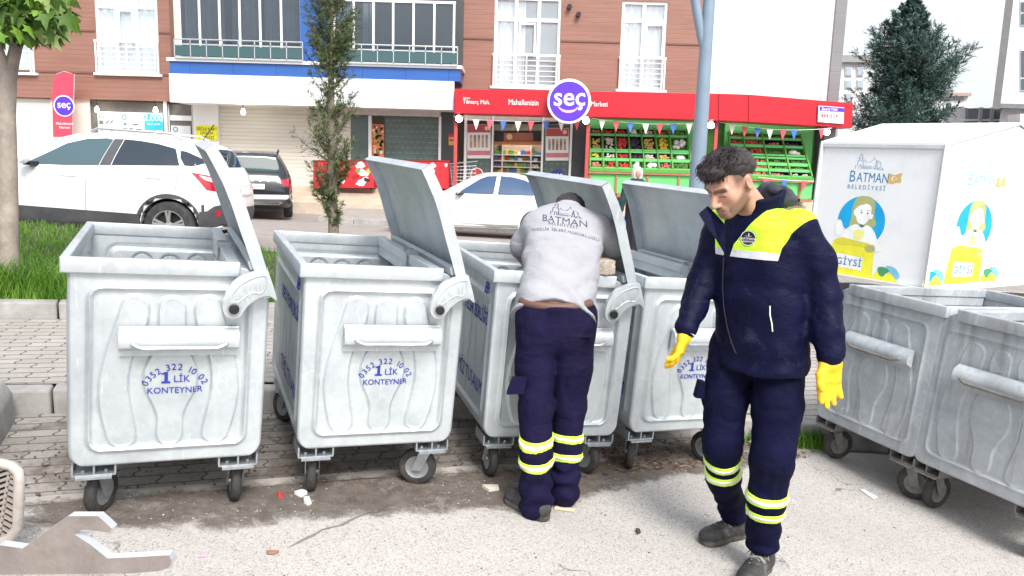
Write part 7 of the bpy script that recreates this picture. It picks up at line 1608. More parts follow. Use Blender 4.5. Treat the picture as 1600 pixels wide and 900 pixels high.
# ---------- bending man --------------------------------------------------------
BEND = thing('person', 'man in white printed shirt and navy trousers bending head first into a container', 'person', (.225, 3.75, wz(.22, 3.75)))
bl_ = [((.130, 3.82, .88), .108), ((.128, 3.80, .64), .100), ((.138, 3.745, .44), .087), ((.145, 3.69, .22), .080), ((.150, 3.655, .03), .078), ((.150, 3.65, -.03), .084)]
br_ = [((.325, 3.83, .88), .112), ((.322, 3.83, .64), .102), ((.312, 3.83, .44), .087), ((.305, 3.82, .22), .080), ((.302, 3.80, .04), .074), ((.302, 3.80, -.025), .080)]
crump = lambda P, z0: .008*np.sin(P[:, 2]*62+5*vnoise(P*7, 9))*np.clip((z0-P[:, 2])/.10, 0, 1)*np.clip((P[:, 2]+.08)/.05, 0, 1)
def f_bl(P): return chain(P, bl_, .03)+folds(P, .0030, 8, 12, (1.5, 1, 1.4))+crump(P, .20)
def f_br(P): return chain(P, br_, .03)+folds(P, .0030, 8, 14, (1.5, 1, 1.4))+crump(P, .20)
def f_trb(P): return smax(.0+P[:, 2]-.975-.45*np.clip(P[:, 1]-3.74, 0, 1), smin(smin(f_bl(P), f_br(P), .015), smin(ell(P, (.145, 3.80, .85), (.105, .10, .14)), smin(smin(ell(P, (.310, 3.80, .85), (.108, .10, .14)), cap(P, (.226, 3.80, .80), (.226, 3.80, .95), .085, .10), .03), ell(P, (.226, 3.85, .935), (.200, .118, .105)), .06), .03)+folds(P, .0025, 7, 21, (1.5, 1, 1.3)), .04), .008)
shift(sdf_mesh('trousers', f_trb, (-.06, 3.52, -.14), (.52, 4.05, 1.06), .009, NAVYT2), BEND)
for z in (.295, .195): band(BEND, f_bl, (.143, 3.70, z), (-.08, -.2, 1), .021, np.array((.143, 3.70, z))-.15, np.array((.143, 3.70, z))+.15); band(BEND, f_br, (.308, 3.82, z-.02), (.06, .08, 1), .021, np.array((.308, 3.82, z))-.15, np.array((.308, 3.82, z))+.15)
flap(BEND, [(791, 617), (800, 592), (824, 592), (818, 616)], 3.655, .05, NAVYT2); flap(BEND, [(889, 523), (927, 523), (926, 528), (889, 528)], 3.70, .02, NAVYT2, 'pocket_edge')
shoe(BEND, (.200, 3.600, wz(.2, 3.6)+.002), (-.62, .62), 0, 1.0, True); shoe(BEND, (.300, 3.765, wz(.3, 3.76)+.03), (.05, 1.0), 0, 1.0, False, .18)
AX0, AX1 = np.array([.222, 3.845, .915]), np.array([.290, 4.225, 1.355]); LX = np.array([.995, .10, 0]); LX /= np.linalg.norm(LX); AXD = AX1-AX0; AXL = np.linalg.norm(AXD); AXD /= AXL; AXN = np.cross(LX, AXD); LX = np.cross(AXD, AXN); RS = basis_mat(LX, AXD, AXN)
def f_shirt(P):
    q = to_local(P, AX0, RS); t = q[:, 1]/AXL; a = np.interp(t, [-.1, .0, .25, .6, .9, 1.0, 1.08, 1.16], [.214, .210, .196, .204, .212, .204, .165, .09]); b = np.interp(t, [-.1, 0, .3, .7, 1.0, 1.1, 1.16], [.152, .150, .130, .135, .12, .095, .06])
    pw = 2.3; r = ((np.abs(q[:, 0])/a)**pw+(np.abs(q[:, 2])/b)**pw)**(1/pw); d = (r-1)*np.minimum(a, b)
    hem = -.02+.055*np.abs(q[:, 0]-.0)/.2*np.where(q[:, 0] < 0, .9, -1.6)+.02; hem = np.interp(q[:, 0], [-.22, -.10, -.02, .05, .12, .22], [-.042, -.020, -.004, .0, -.024, -.055])
    fl = folds(q, .004, 6, 31, (1, 1.6, 1))+.008*np.sin((q[:, 0]*.55+q[:, 1])*46+4*vnoise(q*6, 3))*np.clip(1-t/.55, 0, 1)+.004*vnoise(q*np.array([9, 16, 9]), 4)+.004*np.sin((q[:, 0]*-.8+q[:, 1])*38+3*vnoise(q*5, 8))*np.clip((.7-t)/.4, 0, 1)*np.clip((q[:, 0]+.05)/.1, 0, 1)
    return np.maximum(np.maximum(d+fl, hem-q[:, 1]), t*AXL-AXL*1.15)
sR = [((.455, 4.225, 1.335), .082), ((.535, 4.262, 1.262), .076), ((.560, 4.272, 1.235), .078)]; sL = [((.125, 4.20, 1.325), .080), ((.068, 4.262, 1.235), .074), ((.058, 4.27, 1.215), .076)]
def f_ts(P): return smin(f_shirt(P), np.minimum(chain(P, sR, .02), chain(P, sL, .02))+.004*vnoise(P*16, 6), .04)
TS = shift(sdf_mesh('t_shirt', f_ts, (-.06, 3.66, .78), (.68, 4.46, 1.52), .0085, TSH), BEND)
HB = np.array([.315, 4.375, 1.405])
def f_bb(P):
    d = smin(ell(P, HB, (.082, .105, .095)), cap(P, (.295, 4.22, 1.37), HB, .062, .060), .03)
    d = smin(d, chain(P, [((.47, 4.23, 1.32), .058), ((.598, 4.285, 1.215), .047), ((.50, 4.36, 1.13), .040), ((.43, 4.42, 1.09), .032)], .02), .02)
    d = smin(d, chain(P, [((.12, 4.20, 1.31), .058), ((.035, 4.285, 1.19), .046), ((.12, 4.38, 1.07), .040), ((.18, 4.42, 1.0), .032)], .02), .02)
    d = smin(d, ell(to_local(P, AX0, RS), (0, -.02, -.0), (.19, .12, .118)), .03)
    d = smin(d, chain(P, [((.225, 3.85, .93), .10), ((.285, 4.2, 1.33), .10)], .03), .03)
    for hand, dx in (((.43, 4.42, 1.09), (-.03, .06, -.05)), ((.18, 4.42, 1.0), (.02, .05, -.06))):
        for k in range(4): a = np.array(hand)+np.array([(k-1.5)*.018, .01, -.02]); d = smin(d, cap(P, a, a+np.array(dx)*1.0, .011, .008), .008)
        a = np.array(hand); d = smin(d, cap(P, a, a+np.array([-.04, .01, -.03]), .012, .009), .01)
    for c in (bl_, br_): d = np.minimum(d, chain(P, [(p, r-.03) for p, r in c], .02))
    return d
Vb, Fb = snet(f_bb, (-.06, 3.58, -.1), (.70, 4.52, 1.54), .0105); merged_body(BEND, [(Vb, Fb)], SKIN, {'hairy': z0_, 'lip': z0_, 'warm': z0_})
shift(sdf_mesh('hair', lambda P: smax(ell(P, HB+np.array([0, .012, .014]), (.092, .108, .094))+.006*vnoise(P*70, 3), -(P[:, 1]-4.30)-.25*(P[:, 2]-1.40), .01), HB-.16, HB+.17, .006, HAIR), BEND)
def f_neckb(P):
    q = to_local(P, np.array([.298, 4.265, 1.415]), RS); r = np.sqrt((q[:, 0]/.072)**2+(q[:, 2]/.068)**2); return np.maximum(np.abs(r-1)*.068-.007, np.abs(q[:, 1])-.020)
shift(sdf_mesh('shirt_collar', f_neckb, (.18, 4.14, 1.29), (.42, 4.40, 1.54), .006, TSH), BEND)
BELT = plain('brown_belt', (0.13, 0.065, 0.05), .6, 0, .2, 10); bt = bvh_of(TS, Matrix.Translation(BEND.location))
m = MB(); m.tube([(.222+.186*math.cos(a)-BEND.location.x, 3.85+.122*math.sin(a)-BEND.location.y, .990+.02*math.sin(a)-BEND.location.z) for a in np.linspace(PI*1.12, PI*1.88, 22)], .022, 8); m.build('belt', BELT, BEND, smooth=True, angle=60)
# print on the back of the shirt
PR = plain('dark_shirt_print', (0.035, 0.045, 0.09), .7, 0, .3, 60)
m = MB(); U_, V_ = Vector((.985, .03, -.12)).normalized(), Vector((.03, .60, .62)).normalized()
def on_shirt(px, py): h = bt.ray_cast(Vector((0, 0, CAMH)), Vector(ray(px, py)).normalized()); return h[0] if h[0] else gy(px, py, 4.1)
c = on_shirt(881, 350); add_text(m, 'BATMAN', .064, c, U_, V_, bold=.004, sx=.98); c = on_shirt(880, 353.5); add_text(m, 'BELEDİYESİ', .0235, on_shirt(879, 353.5), U_, V_, bold=.004, spacing=1.35)
cc = on_shirt(878, 362); add_arc_text(m, 'TEMİZLİK İŞLERİ MÜDÜRLÜĞÜ', .0232, cc-V_*.50, .50, PI/2, U_, V_, bold=.012, gap=.9)
def skyline(m, o, U, V, s, t=.045):
    """outline of a domed tower, an arcade and a pump jack"""
    L_ = lambda pts: [m.bar(o+U*(a[0]*s)+V*(a[1]*s), o+U*(b[0]*s)+V*(b[1]*s), t*s, .0015) for a, b in zip(pts[:-1], pts[1:])]
    L_([(-1.1, .0), (-1.1, .25), (-.95, .25), (-.95, .62), (-.52, .62), (-.52, .0)]); L_([(-.86, .62), (-.86, .80), (-.60, .80), (-.60, .62)]); L_([(-.86, .80)]+[(-.73+.14*math.cos(a), .82+.20*math.sin(a)) for a in np.linspace(PI, 0, 8)]); L_([(-.73, 1.02), (-.73, 1.12)]); L_([(-.82, .0), (-.82, .22), (-.73, .30), (-.64, .22), (-.64, .0)])
    L_([(-.52, .22), (.22, .22)])
    for k in range(4): L_([(-.42+.17*k+.07*math.cos(a), .02+.10*math.sin(a)) for a in np.linspace(PI, 0, 6)])
    L_([(.40, .0), (.52, .62), (.64, .0)]); L_([(.45, .25), (.59, .25)]); L_([(.25, .78), (.82, .50)]); L_([(.25, .78), (.30, .92)]); L_([(.82, .50), (.86, .30)]); L_([(.70, .0), (.78, .16), (.90, .22), (1.0, .08), (1.08, 0)]); L_([(.22, .12), (1.1, .0)])
    for k in (-1, 1): L_([(-.12+k*.05, .50), (-.12+k*.22, .56), (-.12+k*.30, .70)])
skyline(m, on_shirt(884, 338), U_, V_, .078, .05); project(m, bt, dcam, .002, .5); r0 = Vector(BEND.location); m.v = [tuple(Vector(p)-r0) for p in m.v]; m.build('shirt_print', PR, BEND, fixn=False)

# ---------- woman far behind, mostly hidden by an open lid -----------------------
wx_, wy_ = 2.20, 14.0; wzz = zr(wx_, wy_); WOM = thing('person', 'woman in black skirt and white headscarf, half hidden beyond an open lid', 'person', (wx_, wy_, wzz))
ww = lambda a, b, c: np.array([wx_+a, wy_+b, wzz+c])
dsk = lambda P: smin(cap(P, ww(0, 0, .95), ww(-.02, 0, .10), .17, .23), cap(P, ww(.02, 0, 1.0), ww(0, 0, .9), .15, .17), .05)+.01*np.sin(np.arctan2(P[:, 1]-wy_, P[:, 0]-wx_)*11)*np.clip((wzz+.9-P[:, 2])/.5, 0, 1)
shift(sdf_mesh('skirt', lambda P: np.maximum(dsk(P), wzz+.03-P[:, 2]), ww(-.35, -.35, 0), ww(.35, .35, 1.2), .02, plain('black_skirt', (.012, .012, .018), .8, 0, .3, 9, .5, 30)), WOM)
shift(sdf_mesh('jacket', lambda P: smin(smin(cap(P, ww(0, 0, 1.30), ww(0, 0, .95), .155, .17), cap(P, ww(-.19, 0, 1.30), ww(-.25, -.03, 1.02), .065, .055), .05), smin(cap(P, ww(-.25, -.03, 1.02), ww(-.26, -.05, .86), .055, .045), cap(P, ww(.19, 0, 1.3), ww(.24, -.02, .85), .065, .045), .02), .03), ww(-.4, -.3, .7), ww(.4, .3, 1.5), .016, plain('dark_teal_cloth', (.012, .045, .048), .8, 0, .3, 9, .5, 30)), WOM)
shift(sdf_mesh('body', lambda P: smin(smin(ell(P, ww(0, -.02, 1.50), (.075, .09, .11)), cap(P, ww(0, 0, 1.44), ww(0, 0, 1.0), .055, .12), .03), smin(cap(P, ww(-.26, -.05, .88), ww(-.265, -.055, .77), .032, .028), smin(cap(P, ww(.24, -.02, .88), ww(.245, -.03, .76), .03, .028), cap(P, ww(0, 0, 1.0), ww(0, 0, .05), .10, .09), .02), .02), .02), ww(-.4, -.3, -.02), ww(.4, .3, 1.64), .018, SKIN), WOM)
shift(sdf_mesh('headscarf', lambda P: smax(smin(ell(P, ww(0, .0, 1.515), (.10, .115, .125)), cap(P, ww(0, .01, 1.42), ww(0, .02, 1.32), .09, .14), .05), -ell(P, ww(0, -.12, 1.50), (.06, .06, .085)), .02), ww(-.25, -.25, 1.15), ww(.25, .25, 1.68), .014, plain('white_scarf', (.72, .70, .66), .9, 0, .06, 8)), WOM)
for sd in (-1, 1): shift(sdf_mesh('shoe', lambda P: np.maximum(ell(P, ww(sd*.09, -.06, .035), (.045, .12, .05)), wzz-P[:, 2]), ww(-.2, -.25, -.02), ww(.2, .1, .12), .014, SHOE), WOM)
BAG = thing('carrier_bag', 'pale blue carrier bag in the hand of the woman beyond the open lid', 'bag', tuple(ww(-.27, -.06, .22)))
bf = lambda P: smin(ell(P, ww(-.27, -.06, .48), (.13, .08, .24)), cap(P, ww(-.27, -.055, .62), ww(-.265, -.055, .78), .07, .02), .05)+.012*vnoise(P*14, 3)
shift(sdf_mesh('bag', bf, ww(-.5, -.25, .15), ww(-.05, .15, .86), .014, plain('pale_blue_plastic', (.22, .38, .66), .4, 0, .3, 7)), BAG)
# ---------------------------------------------------------------- white clothes-donation box
BOXW = plain('white_sheet_metal', (0.80, 0.82, 0.84), 0.4, 0, 0.02, 2, dirt=(0.55, 0.56, 0.57), dscale=3, damt=0.25)
Cc = Vector((3.765, 7.0, 0)); dL = Vector((-.574, .819, 0)); dR = Vector((.819, .574, 0)); wL, wR = 1.215, 2.74
zE, zP, zB = 1.945, 2.235, .655; zG = zn(4.2, 7.6)+.15
DB = thing('donation_box', 'white house shaped clothes donation box with blue and yellow town council pictures', 'donation box', (Cc.x, Cc.y, zG)); r0 = Vector(DB.location)
TL = .035; tl = lambda p: Vector((p.x+(p.z-zG)*TL, p.y, p.z-(p.x-Cc.x)*TL))      # the box leans with the sloping street
def W_(a, b, z): return tl(Cc+dL*a+dR*b+Vector((0, 0, z)))-r0
m = MB(); 
def face(*p): k = len(m.v); m.v += [tuple(q) for q in p]; m.f.append(tuple(range(k, k+len(p)))); m.mi.append(0)
face(W_(0, 0, zB), W_(0, 0, zE), W_(wL, 0, zE), W_(wL, 0, zB)); face(W_(0, 0, zB), W_(0, wR, zB), W_(0, wR, zE), W_(0, wR/2, zP-.01), W_(0, 0, zE)); face(W_(wL, 0, zB), W_(wL, 0, zE), W_(wL, wR/2, zP-.01), W_(wL, wR, zE), W_(wL, wR, zB)); face(W_(0, wR, zB), W_(wL, wR, zB), W_(wL, wR, zE), W_(0, wR, zE)); face(W_(0, 0, zB), W_(wL, 0, zB), W_(wL, wR, zB), W_(0, wR, zB))
body = m.build('body', BOXW, DB, bevel=.006, weld=True)
m = MB(); e = .02
for s_ in (0, 1):
    a = [W_(-e, (-e if s_ == 0 else wR+e), zE-.004), W_(wL+e, (-e if s_ == 0 else wR+e), zE-.004), W_(wL+.20, wR/2, zP), W_(-e, wR/2, zP)]; b = [p+Vector((0, 0, .022)) for p in a]; k = len(m.v); m.add(a+b, [(0, 1, 2, 3), (7, 6, 5, 4)]+[(i, (i+1) % 4, 4+(i+1) % 4, 4+i) for i in range(4)])
m.build('roof', BOXW, DB)
m = MB()
for p, q, o in ((W_(-.012, -.012, zB), W_(-.012, -.012, zE), 0), (W_(wL+.006, -.012, zB), W_(wL+.006, -.012, zE), 0)): m.bar(p, q, .035, .035, (0, 1, 0))
m.bar(W_(0, -.014, zE-.02), W_(wL, -.014, zE-.02), .02, .03); m.build('corner_profile', plain('grey_profile', (.62, .63, .65), .4, .2), DB)
m = MB(); m.bar(W_(-.03, -.03, zB-.02), W_(wL+.02, -.03, zB-.02), .07, .035); m.bar(W_(-.03, -.03, zB-.02), W_(-.03, wR, zB-.02), .07, .035); m.build('base_rail', plain('pale_rail', (.58, .57, .54), .6), DB)
m = MB()
for a, b in ((.1, .1), (wL-.1, .1), (.1, wR-.1), (wL-.1, wR-.1)): p = W_(a, b, zB-.04); m.bar((p.x, p.y, 0), p, .08, .08, (0, 1, 0))
m.build('leg', plain('dark_leg', (.06, .06, .065), .6), DB)
BL1 = plain('print_blue', (.008, .20, .44), .5); BL2 = plain('print_cyan', (.0, .36, .72), .45); YE = plain('print_yellow', (.80, .76, .04), .45); OLV = plain('print_olive', (.40, .43, .17), .5); ORG = plain('print_orange', (.62, .42, .13), .5); WPR = plain('print_white', (.84, .85, .86), .5); TEAL = plain('print_green', (.05, .30, .14), .5); LBL = plain('print_pale_blue', (.18, .50, .72), .5); SKP = plain('print_outline', (.10, .10, .11), .5)
def print_face(o, U, n, k):
    """town council picture: o = upper left corner of a 1.15 m wide sheet, U to the right, n outwards"""
    V = Vector((TL if abs(U.y) < 2 else 0, 0, 1)).normalized(); V = (V-U*(V.dot(U)/U.length_squared)).normalized(); lay = [0]
    def pt(x, y): return o+U*x-V*y
    def shape(name, poly, mat, lv):
        mb = MB(); mb.add([pt(x, y)+n*(.0015+.0006*lv) for x, y in poly], [tuple(range(len(poly)))]); return mb.build(name, mat, DB, fixn=False)
    def sp(pts, c=4): return [tuple(q) for q in spline(pts, c)]
    m = MB(); skyline(m, pt(.50, .335)+n*.002, U, V, .185, .028); m.build('skyline_print', BL1 if k == 0 else BL2, DB)
    m = MB(); add_text(m, 'B', .225, pt(.22, .515)+n*.002, U, V, 'LEFT', -.004, 1.0, .80); add_text(m, 'ATMAN', .185, pt(.335, .51)+n*.002, U, V, 'LEFT', -.002, 1.0, .455/text_w('ATMAN', .185, -.002)); add_text(m, 'BELEDİYESİ', .080, pt(.49, .610)+n*.002, U, V, 'CENTER', .0, 1.45, .95); m.build('lettering', BL1 if k == 0 else LBL, DB, fixn=False)
    shape('flag_print', sp([(.80, .385), (.86, .40), (.93, .375), (.965, .37), (.955, .43), (.965, .49), (.90, .495), (.85, .515), (.79, .50)], 3), ORG, 1)
    m = MB(); m.bar(pt(.80, .37)+n*.003, pt(.785, .52)+n*.003, .008, .001); m.build('flagpole_print', ORG, DB)
    mb = MB(); add_arc = [(.858+.030*math.cos(a), .445+.030*math.sin(a)) for a in np.linspace(.7, 2*PI-.7, 12)]+[(.866+.022*math.cos(a), .445+.022*math.sin(a)) for a in np.linspace(2*PI-.9, .9, 12)]; shape('crescent_print', add_arc, WPR, 2); shape('star_print', ellipse(.895, .445, .010, .010, 5), WPR, 2)
    shape('disc_print', [(.48+.345*math.cos(a), 1.05+.345*math.sin(a)) for a in np.linspace(PI*1.02-.25+.2, PI*2.32, 34)]+[(.30, 1.20)], BL2, 1)
    shape('hair_print', sp([(.50, .70), (.60, .715), (.655, .80), (.66, .95), (.70, 1.06), (.64, 1.12), (.52, 1.10), (.40, 1.12), (.32, 1.12), (.335, 1.0), (.335, .88), (.36, .77), (.42, .71)]), OLV, 2)
    shape('face_print', sp([(.40, .86), (.50, .80), (.60, .83), (.615, .93), (.645, .94), (.635, 1.0), (.60, 1.0), (.56, 1.06), (.50, 1.09), (.43, 1.05), (.40, .98), (.37, .96), (.365, .90)]), WPR, 3)
    shape('fringe_print', sp([(.36, .90), (.38, .78), (.47, .71), (.585, .74), (.53, .80), (.42, .84)]), OLV, 4)
    for x, y, r in ((.475, .925, .011), (.565, .93, .011)): shape('eye_print', ellipse(x, y, r, r*1.2, 10), SKP, 5)
    shape('brow_print', [(.45, .895), (.49, .888), (.49, .894), (.45, .901)], SKP, 5); shape('brow_print', [(.55, .888), (.59, .895), (.59, .901), (.55, .894)], SKP, 5); shape('neck_print', [(.47, 1.075), (.53, 1.095), (.54, 1.115), (.50, 1.12)], SKP, 5)
    shape('body_print', sp([(.42, 1.09), (.50, 1.13), (.58, 1.09), (.68, 1.15), (.76, 1.30), (.80, 1.42), (.20, 1.42), (.22, 1.26), (.30, 1.15)]), WPR, 4); shape('hand_print', sp([(.12, 1.08), (.18, 1.05), (.22, 1.12), (.23, 1.22), (.16, 1.27), (.12, 1.2)]), WPR, 4)
    shape('shirt_print', sp([(.40, 1.18), (.53, 1.16), (.55, 1.25), (.50, 1.30), (.42, 1.29)]), plain('print_pale_yellow', (.82, .80, .28), .5), 5)
    shape('box_print', [(.115, 1.33), (.72, 1.345), (.745, 1.80), (.05, 1.80)], YE, 6); shape('lid_print', sp([(.13, 1.35), (.22, 1.29), (.42, 1.31), (.62, 1.33), (.70, 1.37), (.68, 1.40), (.42, 1.385), (.2, 1.40)]), plain('print_mustard', (.66, .60, .05), .5), 7); shape('cuff_print', sp([(.60, 1.37), (.70, 1.35), (.74, 1.40), (.68, 1.45), (.60, 1.43)]), OLV, 8)
    shape('label_print', [(.19, 1.515), (.585, 1.535), (.575, 1.715), (.18, 1.70)], WPR, 8)
    mb = MB(); add_text(mb, 'GİYSİ', .135, pt(.385, 1.665)+n*.0085, U, V, 'CENTER', .004, 1.1); mb.build('box_lettering', BL1, DB, fixn=False)
    for x0 in ((.78,) if k == 0 else (.78, -.30)):
        shape('small_box_print', [(x0, 1.70), (x0+.30, 1.70), (x0+.31, 1.80), (x0-.02, 1.80)], YE, 6); shape('cloth_print', sp([(x0+.03, 1.64), (x0+.12, 1.62), (x0+.20, 1.66), (x0+.15, 1.70), (x0+.12, 1.75), (x0+.06, 1.73)], 3), TEAL if x0 > 0 else BL2, 7); shape('cloth_print', sp([(x0+.14, 1.60), (x0+.26, 1.61), (x0+.34, 1.70), (x0+.30, 1.76), (x0+.22, 1.68)], 3), LBL, 8)
nL = Vector((-.819, -.574, 0)); nR = Vector((.574, -.819, 0))
uL = (W_(0, 0, zE)-W_(wL, 0, zE)).normalized(); oL = W_(wL, 0, zE)
kz = (zE-zB)/1.80
_oldadd = None
def scaled(fn):
    pass
# the sheet is drawn 1.80 units high: fit it between eaves and base
MB_add = MB.add
def fit(o, k):
    def add(s, vs, fs, mi=None):
        return MB_add(s, [o+(Vector(p)-o)*k for p in vs], fs, mi)
    return add
MB.add = fit(oL, kz); print_face(oL+uL*.235, uL, nL, 0)
oR = W_(0, .28, zE+.04); uR = (W_(0, 1, zE)-W_(0, 0, zE)).normalized()*1.42; MB.add = fit(oR, kz*1.02); print_face(oR, uR, nR, 1)
MB.add = MB_add
# ---------------------------------------------------------------- stone block, kerb block, litter
t = thing('stone_block', 'rough pale stone block lying on the rim of the container beside the bending man', 'stone')
_M = bin_matrix(*BP[2]); f_ = lambda P: rbox(P, (0, 0, 0), (.085, .055, .040), .006)+.004*vnoise(P*38, 3)+.003*vnoise(P*90, 5)
o = sdf_mesh('stone', f_, (-.11, -.08, -.06), (.11, .08, .06), .006, plain('rough_stone', (.36, .315, .265), .95, 0, .25, 18, .8, 90, dirt=(.14, .11, .09), dscale=16, damt=.6), t)
_c = _M @ Vector((.165, .045, 1.189+.041)); t.matrix_world = Matrix.Translation(_c) @ Matrix.Rotation(.33, 4, 'Z')
kb_ = gn(25, 672); t = thing('kerb_block', 'loose rounded concrete kerb block at the left end of the gutter', 'kerb stone', (kb_.x, kb_.y, kb_.z))
ka, kc = gn(24, 658), gn(-10, 715); dd = (kc-ka).normalized(); sd_ = Vector((-1, -.2, 0)).normalized()
m = MB(); P0 = [Vector((0, 0, -.1)), Vector((0, 0, .17)), Vector((-.05, 0, .245)), Vector((-.5, -.06, .275)), Vector((-.5, -.06, -.1))]; a0 = ka-kb_; vs = [a0+p for p in P0]+[a0+dd*.62+p for p in P0]; m.add(vs, [(0, 1, 2, 3, 4), (9, 8, 7, 6, 5)]+[(i, 5+i, 5+(i+1) % 5, (i+1) % 5) for i in range(5)]); m.build('block', CONC, t, bevel=.02, smooth=True, angle=60)
def litter(lab, cat, pts, mat, h=.012, name='litter'):
    P = [gn(x, y, .004) for x, y in pts]; c = sum(P, Vector())/len(P); t = thing(name, lab, cat, c); m = MB(); k = len(P); rr = random.Random(len(lab))
    top = [p-c+Vector((0, 0, h*rr.uniform(.4, 1.3))) for p in P]; m.add([p-c for p in P]+top+[Vector((0, 0, h*1.3))], [(i, (i+1) % k, k+(i+1) % k, k+i) for i in range(k)]+[(k+i, k+(i+1) % k, 2*k) for i in range(k)]); m.build('scrap', mat, t, smooth=True, angle=70)
LW = plain('white_scrap', (.80, .80, .79), .5); 
litter('torn white scrap of plastic beside the caster of the second container', 'litter', [(460, 773), (468, 768), (478, 768), (480, 773), (470, 778)], LW, .02)
litter('small crumpled white wrapper next to the torn scrap', 'litter', [(474, 780), (483, 780), (487, 788), (481, 791), (475, 787)], LW, .022)
litter('small red bottle cap on the damp dirt between the two left containers', 'litter', [(434, 772), (442, 772), (443, 779), (435, 779)], plain('red_cap', (.5, .05, .04), .5), .015)
litter('pale crumbled paper near the legs of the bending man', 'litter', [(753, 762), (766, 758), (778, 761), (780, 767), (764, 769)], plain('cream_paper', (.62, .58, .50), .8), .014)
litter('flat white paper strip lying on the asphalt under the weathered containers', 'litter', [(1344, 766), (1350, 765), (1372, 777), (1365, 780)], LW, .003)
litter('dry brown leaf on the asphalt in front of the second container', 'leaf', [(416, 863), (424, 861), (436, 863), (428, 866.5), (418, 866)], plain('dry_leaf', (.25, .13, .08), .8), .008, 'dry_leaf')
litter('faint pink smear of paper on the asphalt right of the hook plate', 'litter', [(309, 869), (321, 867.5), (322, 869.5), (310, 871)], plain('pink_paper', (.75, .35, .60), .8), .003)
litter('pale wooden splinter under the shoe heel of the bending man', 'litter', [(866, 796), (868, 793), (899, 797), (897, 800)], plain('pale_wood', (.55, .42, .30), .8), .008, 'wood_splinter')
litter('dark pebble on the asphalt between the two men', 'pebble', [(993, 829), (999, 828), (1001, 833), (996, 835)], plain('dark_pebble', (.05, .045, .04), .8), .012, 'pebble')
# ---------------------------------------------------------------- refuse lorry: only its hook plate and step reach into the picture
TRK = plain('lorry_grey_steel', (0.20, 0.19, 0.18), 0.6, 0.3, 0.25, 4, 0.3, 60, dirt=(.10, .075, .06), dscale=3, damt=.5); RUSTP = plain('worn_brown_steel', (0.275, 0.245, 0.23), 0.65, 0.2, 0.25, 5, 0.4, 80, dirt=(.15, .11, .09), dscale=5, damt=.55); EDGE = plain('bright_worn_edge', (0.62, 0.64, 0.68), 0.4, 0.5, 0.1, 9)
gt_ = thing('refuse_lorry', 'refuse lorry with brown hook plate and ribbed step at the left edge', 'lorry', (-3.2, -.6, zn(-3.2, -.6)))
def tp(mb, name, mat, par=None, **k): L = Vector(gt_.location); mb.v = [tuple(Vector(p)-L) for p in mb.v]; return mb.build(name, mat, par or gt_, **k)
m = MB(); z0 = zn(-3.2, 0); m.prism([(2.0, z0+.75), (2.25, z0+1.1), (2.15, z0+2.7), (1.2, z0+3.1), (-4.5, z0+3.1), (-4.5, z0+.75)], -4.5, -2.15, 'yz'); tp(m, 'hopper', plain('lorry_white', (.45, .46, .47), .5, 0, .1, 3, dirt=(.2, .18, .16), dscale=2, damt=.5), bevel=.03)  # lorry body out of view, added to shade the containers' left sides
m = MB()
for y in (-3.6, -2.2, -.8, .6, 1.7): m.bb(-2.149, -2.09, y-.06, y+.06, z0+.8, z0+2.8)
tp(m, 'side_rib', TRK)
for y in (-3.2, -1.9):
    m = MB(); m.lathe([(.28, -.14), (.46, -.14), (.5, -.08), (.5, .08), (.46, .14), (.28, .14)], (-2.35, y, z0+.52), 'x', 30); w_ = tp(m, 'wheel', TYRE, smooth=True, angle=40); m = MB(); m.lathe([(1e-4, .08), (.27, .12)], (-2.35, y, z0+.52), 'x', 24); tp(m, 'rim', TRK, w_)
m = MB(); m.bb(-4.4, -2.2, -4.4, 1.6, z0+.55, z0+.74); tp(m, 'chassis', BLACK)
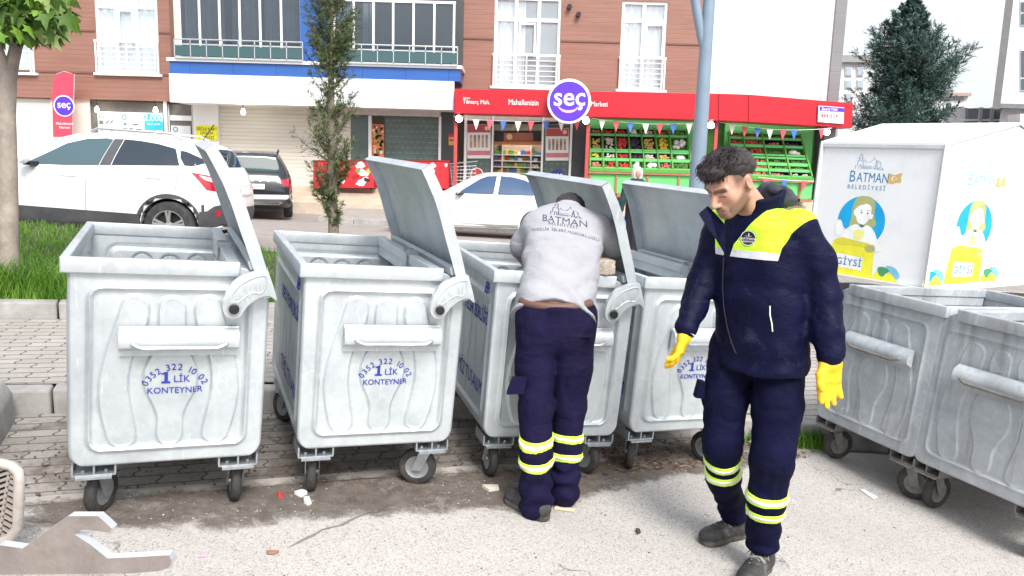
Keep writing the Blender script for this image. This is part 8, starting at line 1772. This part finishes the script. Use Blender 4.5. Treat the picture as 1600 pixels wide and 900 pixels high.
YH = 2.42; HP = [(-160, 868), (-160, 900), (0, 898), (120, 897), (209, 895.6), (250, 892), (264, 887), (268, 876), (264, 867.5), (220, 870), (168, 872.5), (140, 850), (115.5, 834.5), (122, 829.5), (131, 827.5), (150, 829.5), (171, 832), (175, 826.5), (164, 816), (153, 806.5), (107, 806.5), (70, 832), (35.5, 857), (0, 852)]
P = [gy(x, y, YH) for x, y in HP]; mb = MB(); n_ = len(P); sh_ = Vector((0, .035, 0)); mb.add(P+[p+sh_ for p in P], [tuple(range(n_)), tuple(range(2*n_-1, n_-1, -1))]); mb.add(P+[p+sh_ for p in P], [(i, n_+i, n_+(i+1) % n_, (i+1) % n_) for i in range(n_)], 1)
tp(mb, 'hook_plate', [RUSTP, EDGE], fixn=True); m = MB(); a = gy(-40, 884, YH); m.bar(a+Vector((.02, .02, 0)), Vector((-2.2, 2.0, z0+1.0)), .05, .05); tp(m, 'lifting_arm', TRK)
YS = 2.75; m = MB(); fr_ = [(-40, 722), (0, 724), (18, 728), (28, 737), (30, 750), (28, 822), (18, 838), (0, 848), (-40, 856)]
pp = [gy(x, y, YS) for x, y in fr_]; m.tube(pp, .020, 8); m.bar(gy(-40, 789, YS), Vector((-2.16, 2.0, z0+1.1)), .05, .05); st_ = tp(m, 'step_frame', plain('pale_worn_frame', (.48, .44, .41), .6, .2, .2, 12, dirt=(.2, .15, .12), dscale=8, damt=.5), smooth=True, angle=60)
m = MB(); m.add([gy(x, y, YS+.03) for x, y in fr_], [tuple(range(len(fr_)))]); tp(m, 'step_backing', plain('dark_backing', (.05, .042, .035), .8), st_)
m = MB(); c0, c1 = gy(17, 728, YS), gy(0, 838, YS); m.bar(c0, c1, .012, .012, (0, 1, 0))
for k in range(13):
    y = 728+k*9.2; cx = 17-17*(y-728)/110; m.bar(gy(cx, y, YS), gy(cx-26, y+9, YS), .010, .014, (0, 1, 0)); m.bar(gy(cx, y+4, YS), gy(min(27, cx+14), y+12, YS), .008, .012, (0, 1, 0))
tp(m, 'step_rib', plain('rib_steel', (.40, .36, .33), .5, .3), st_)
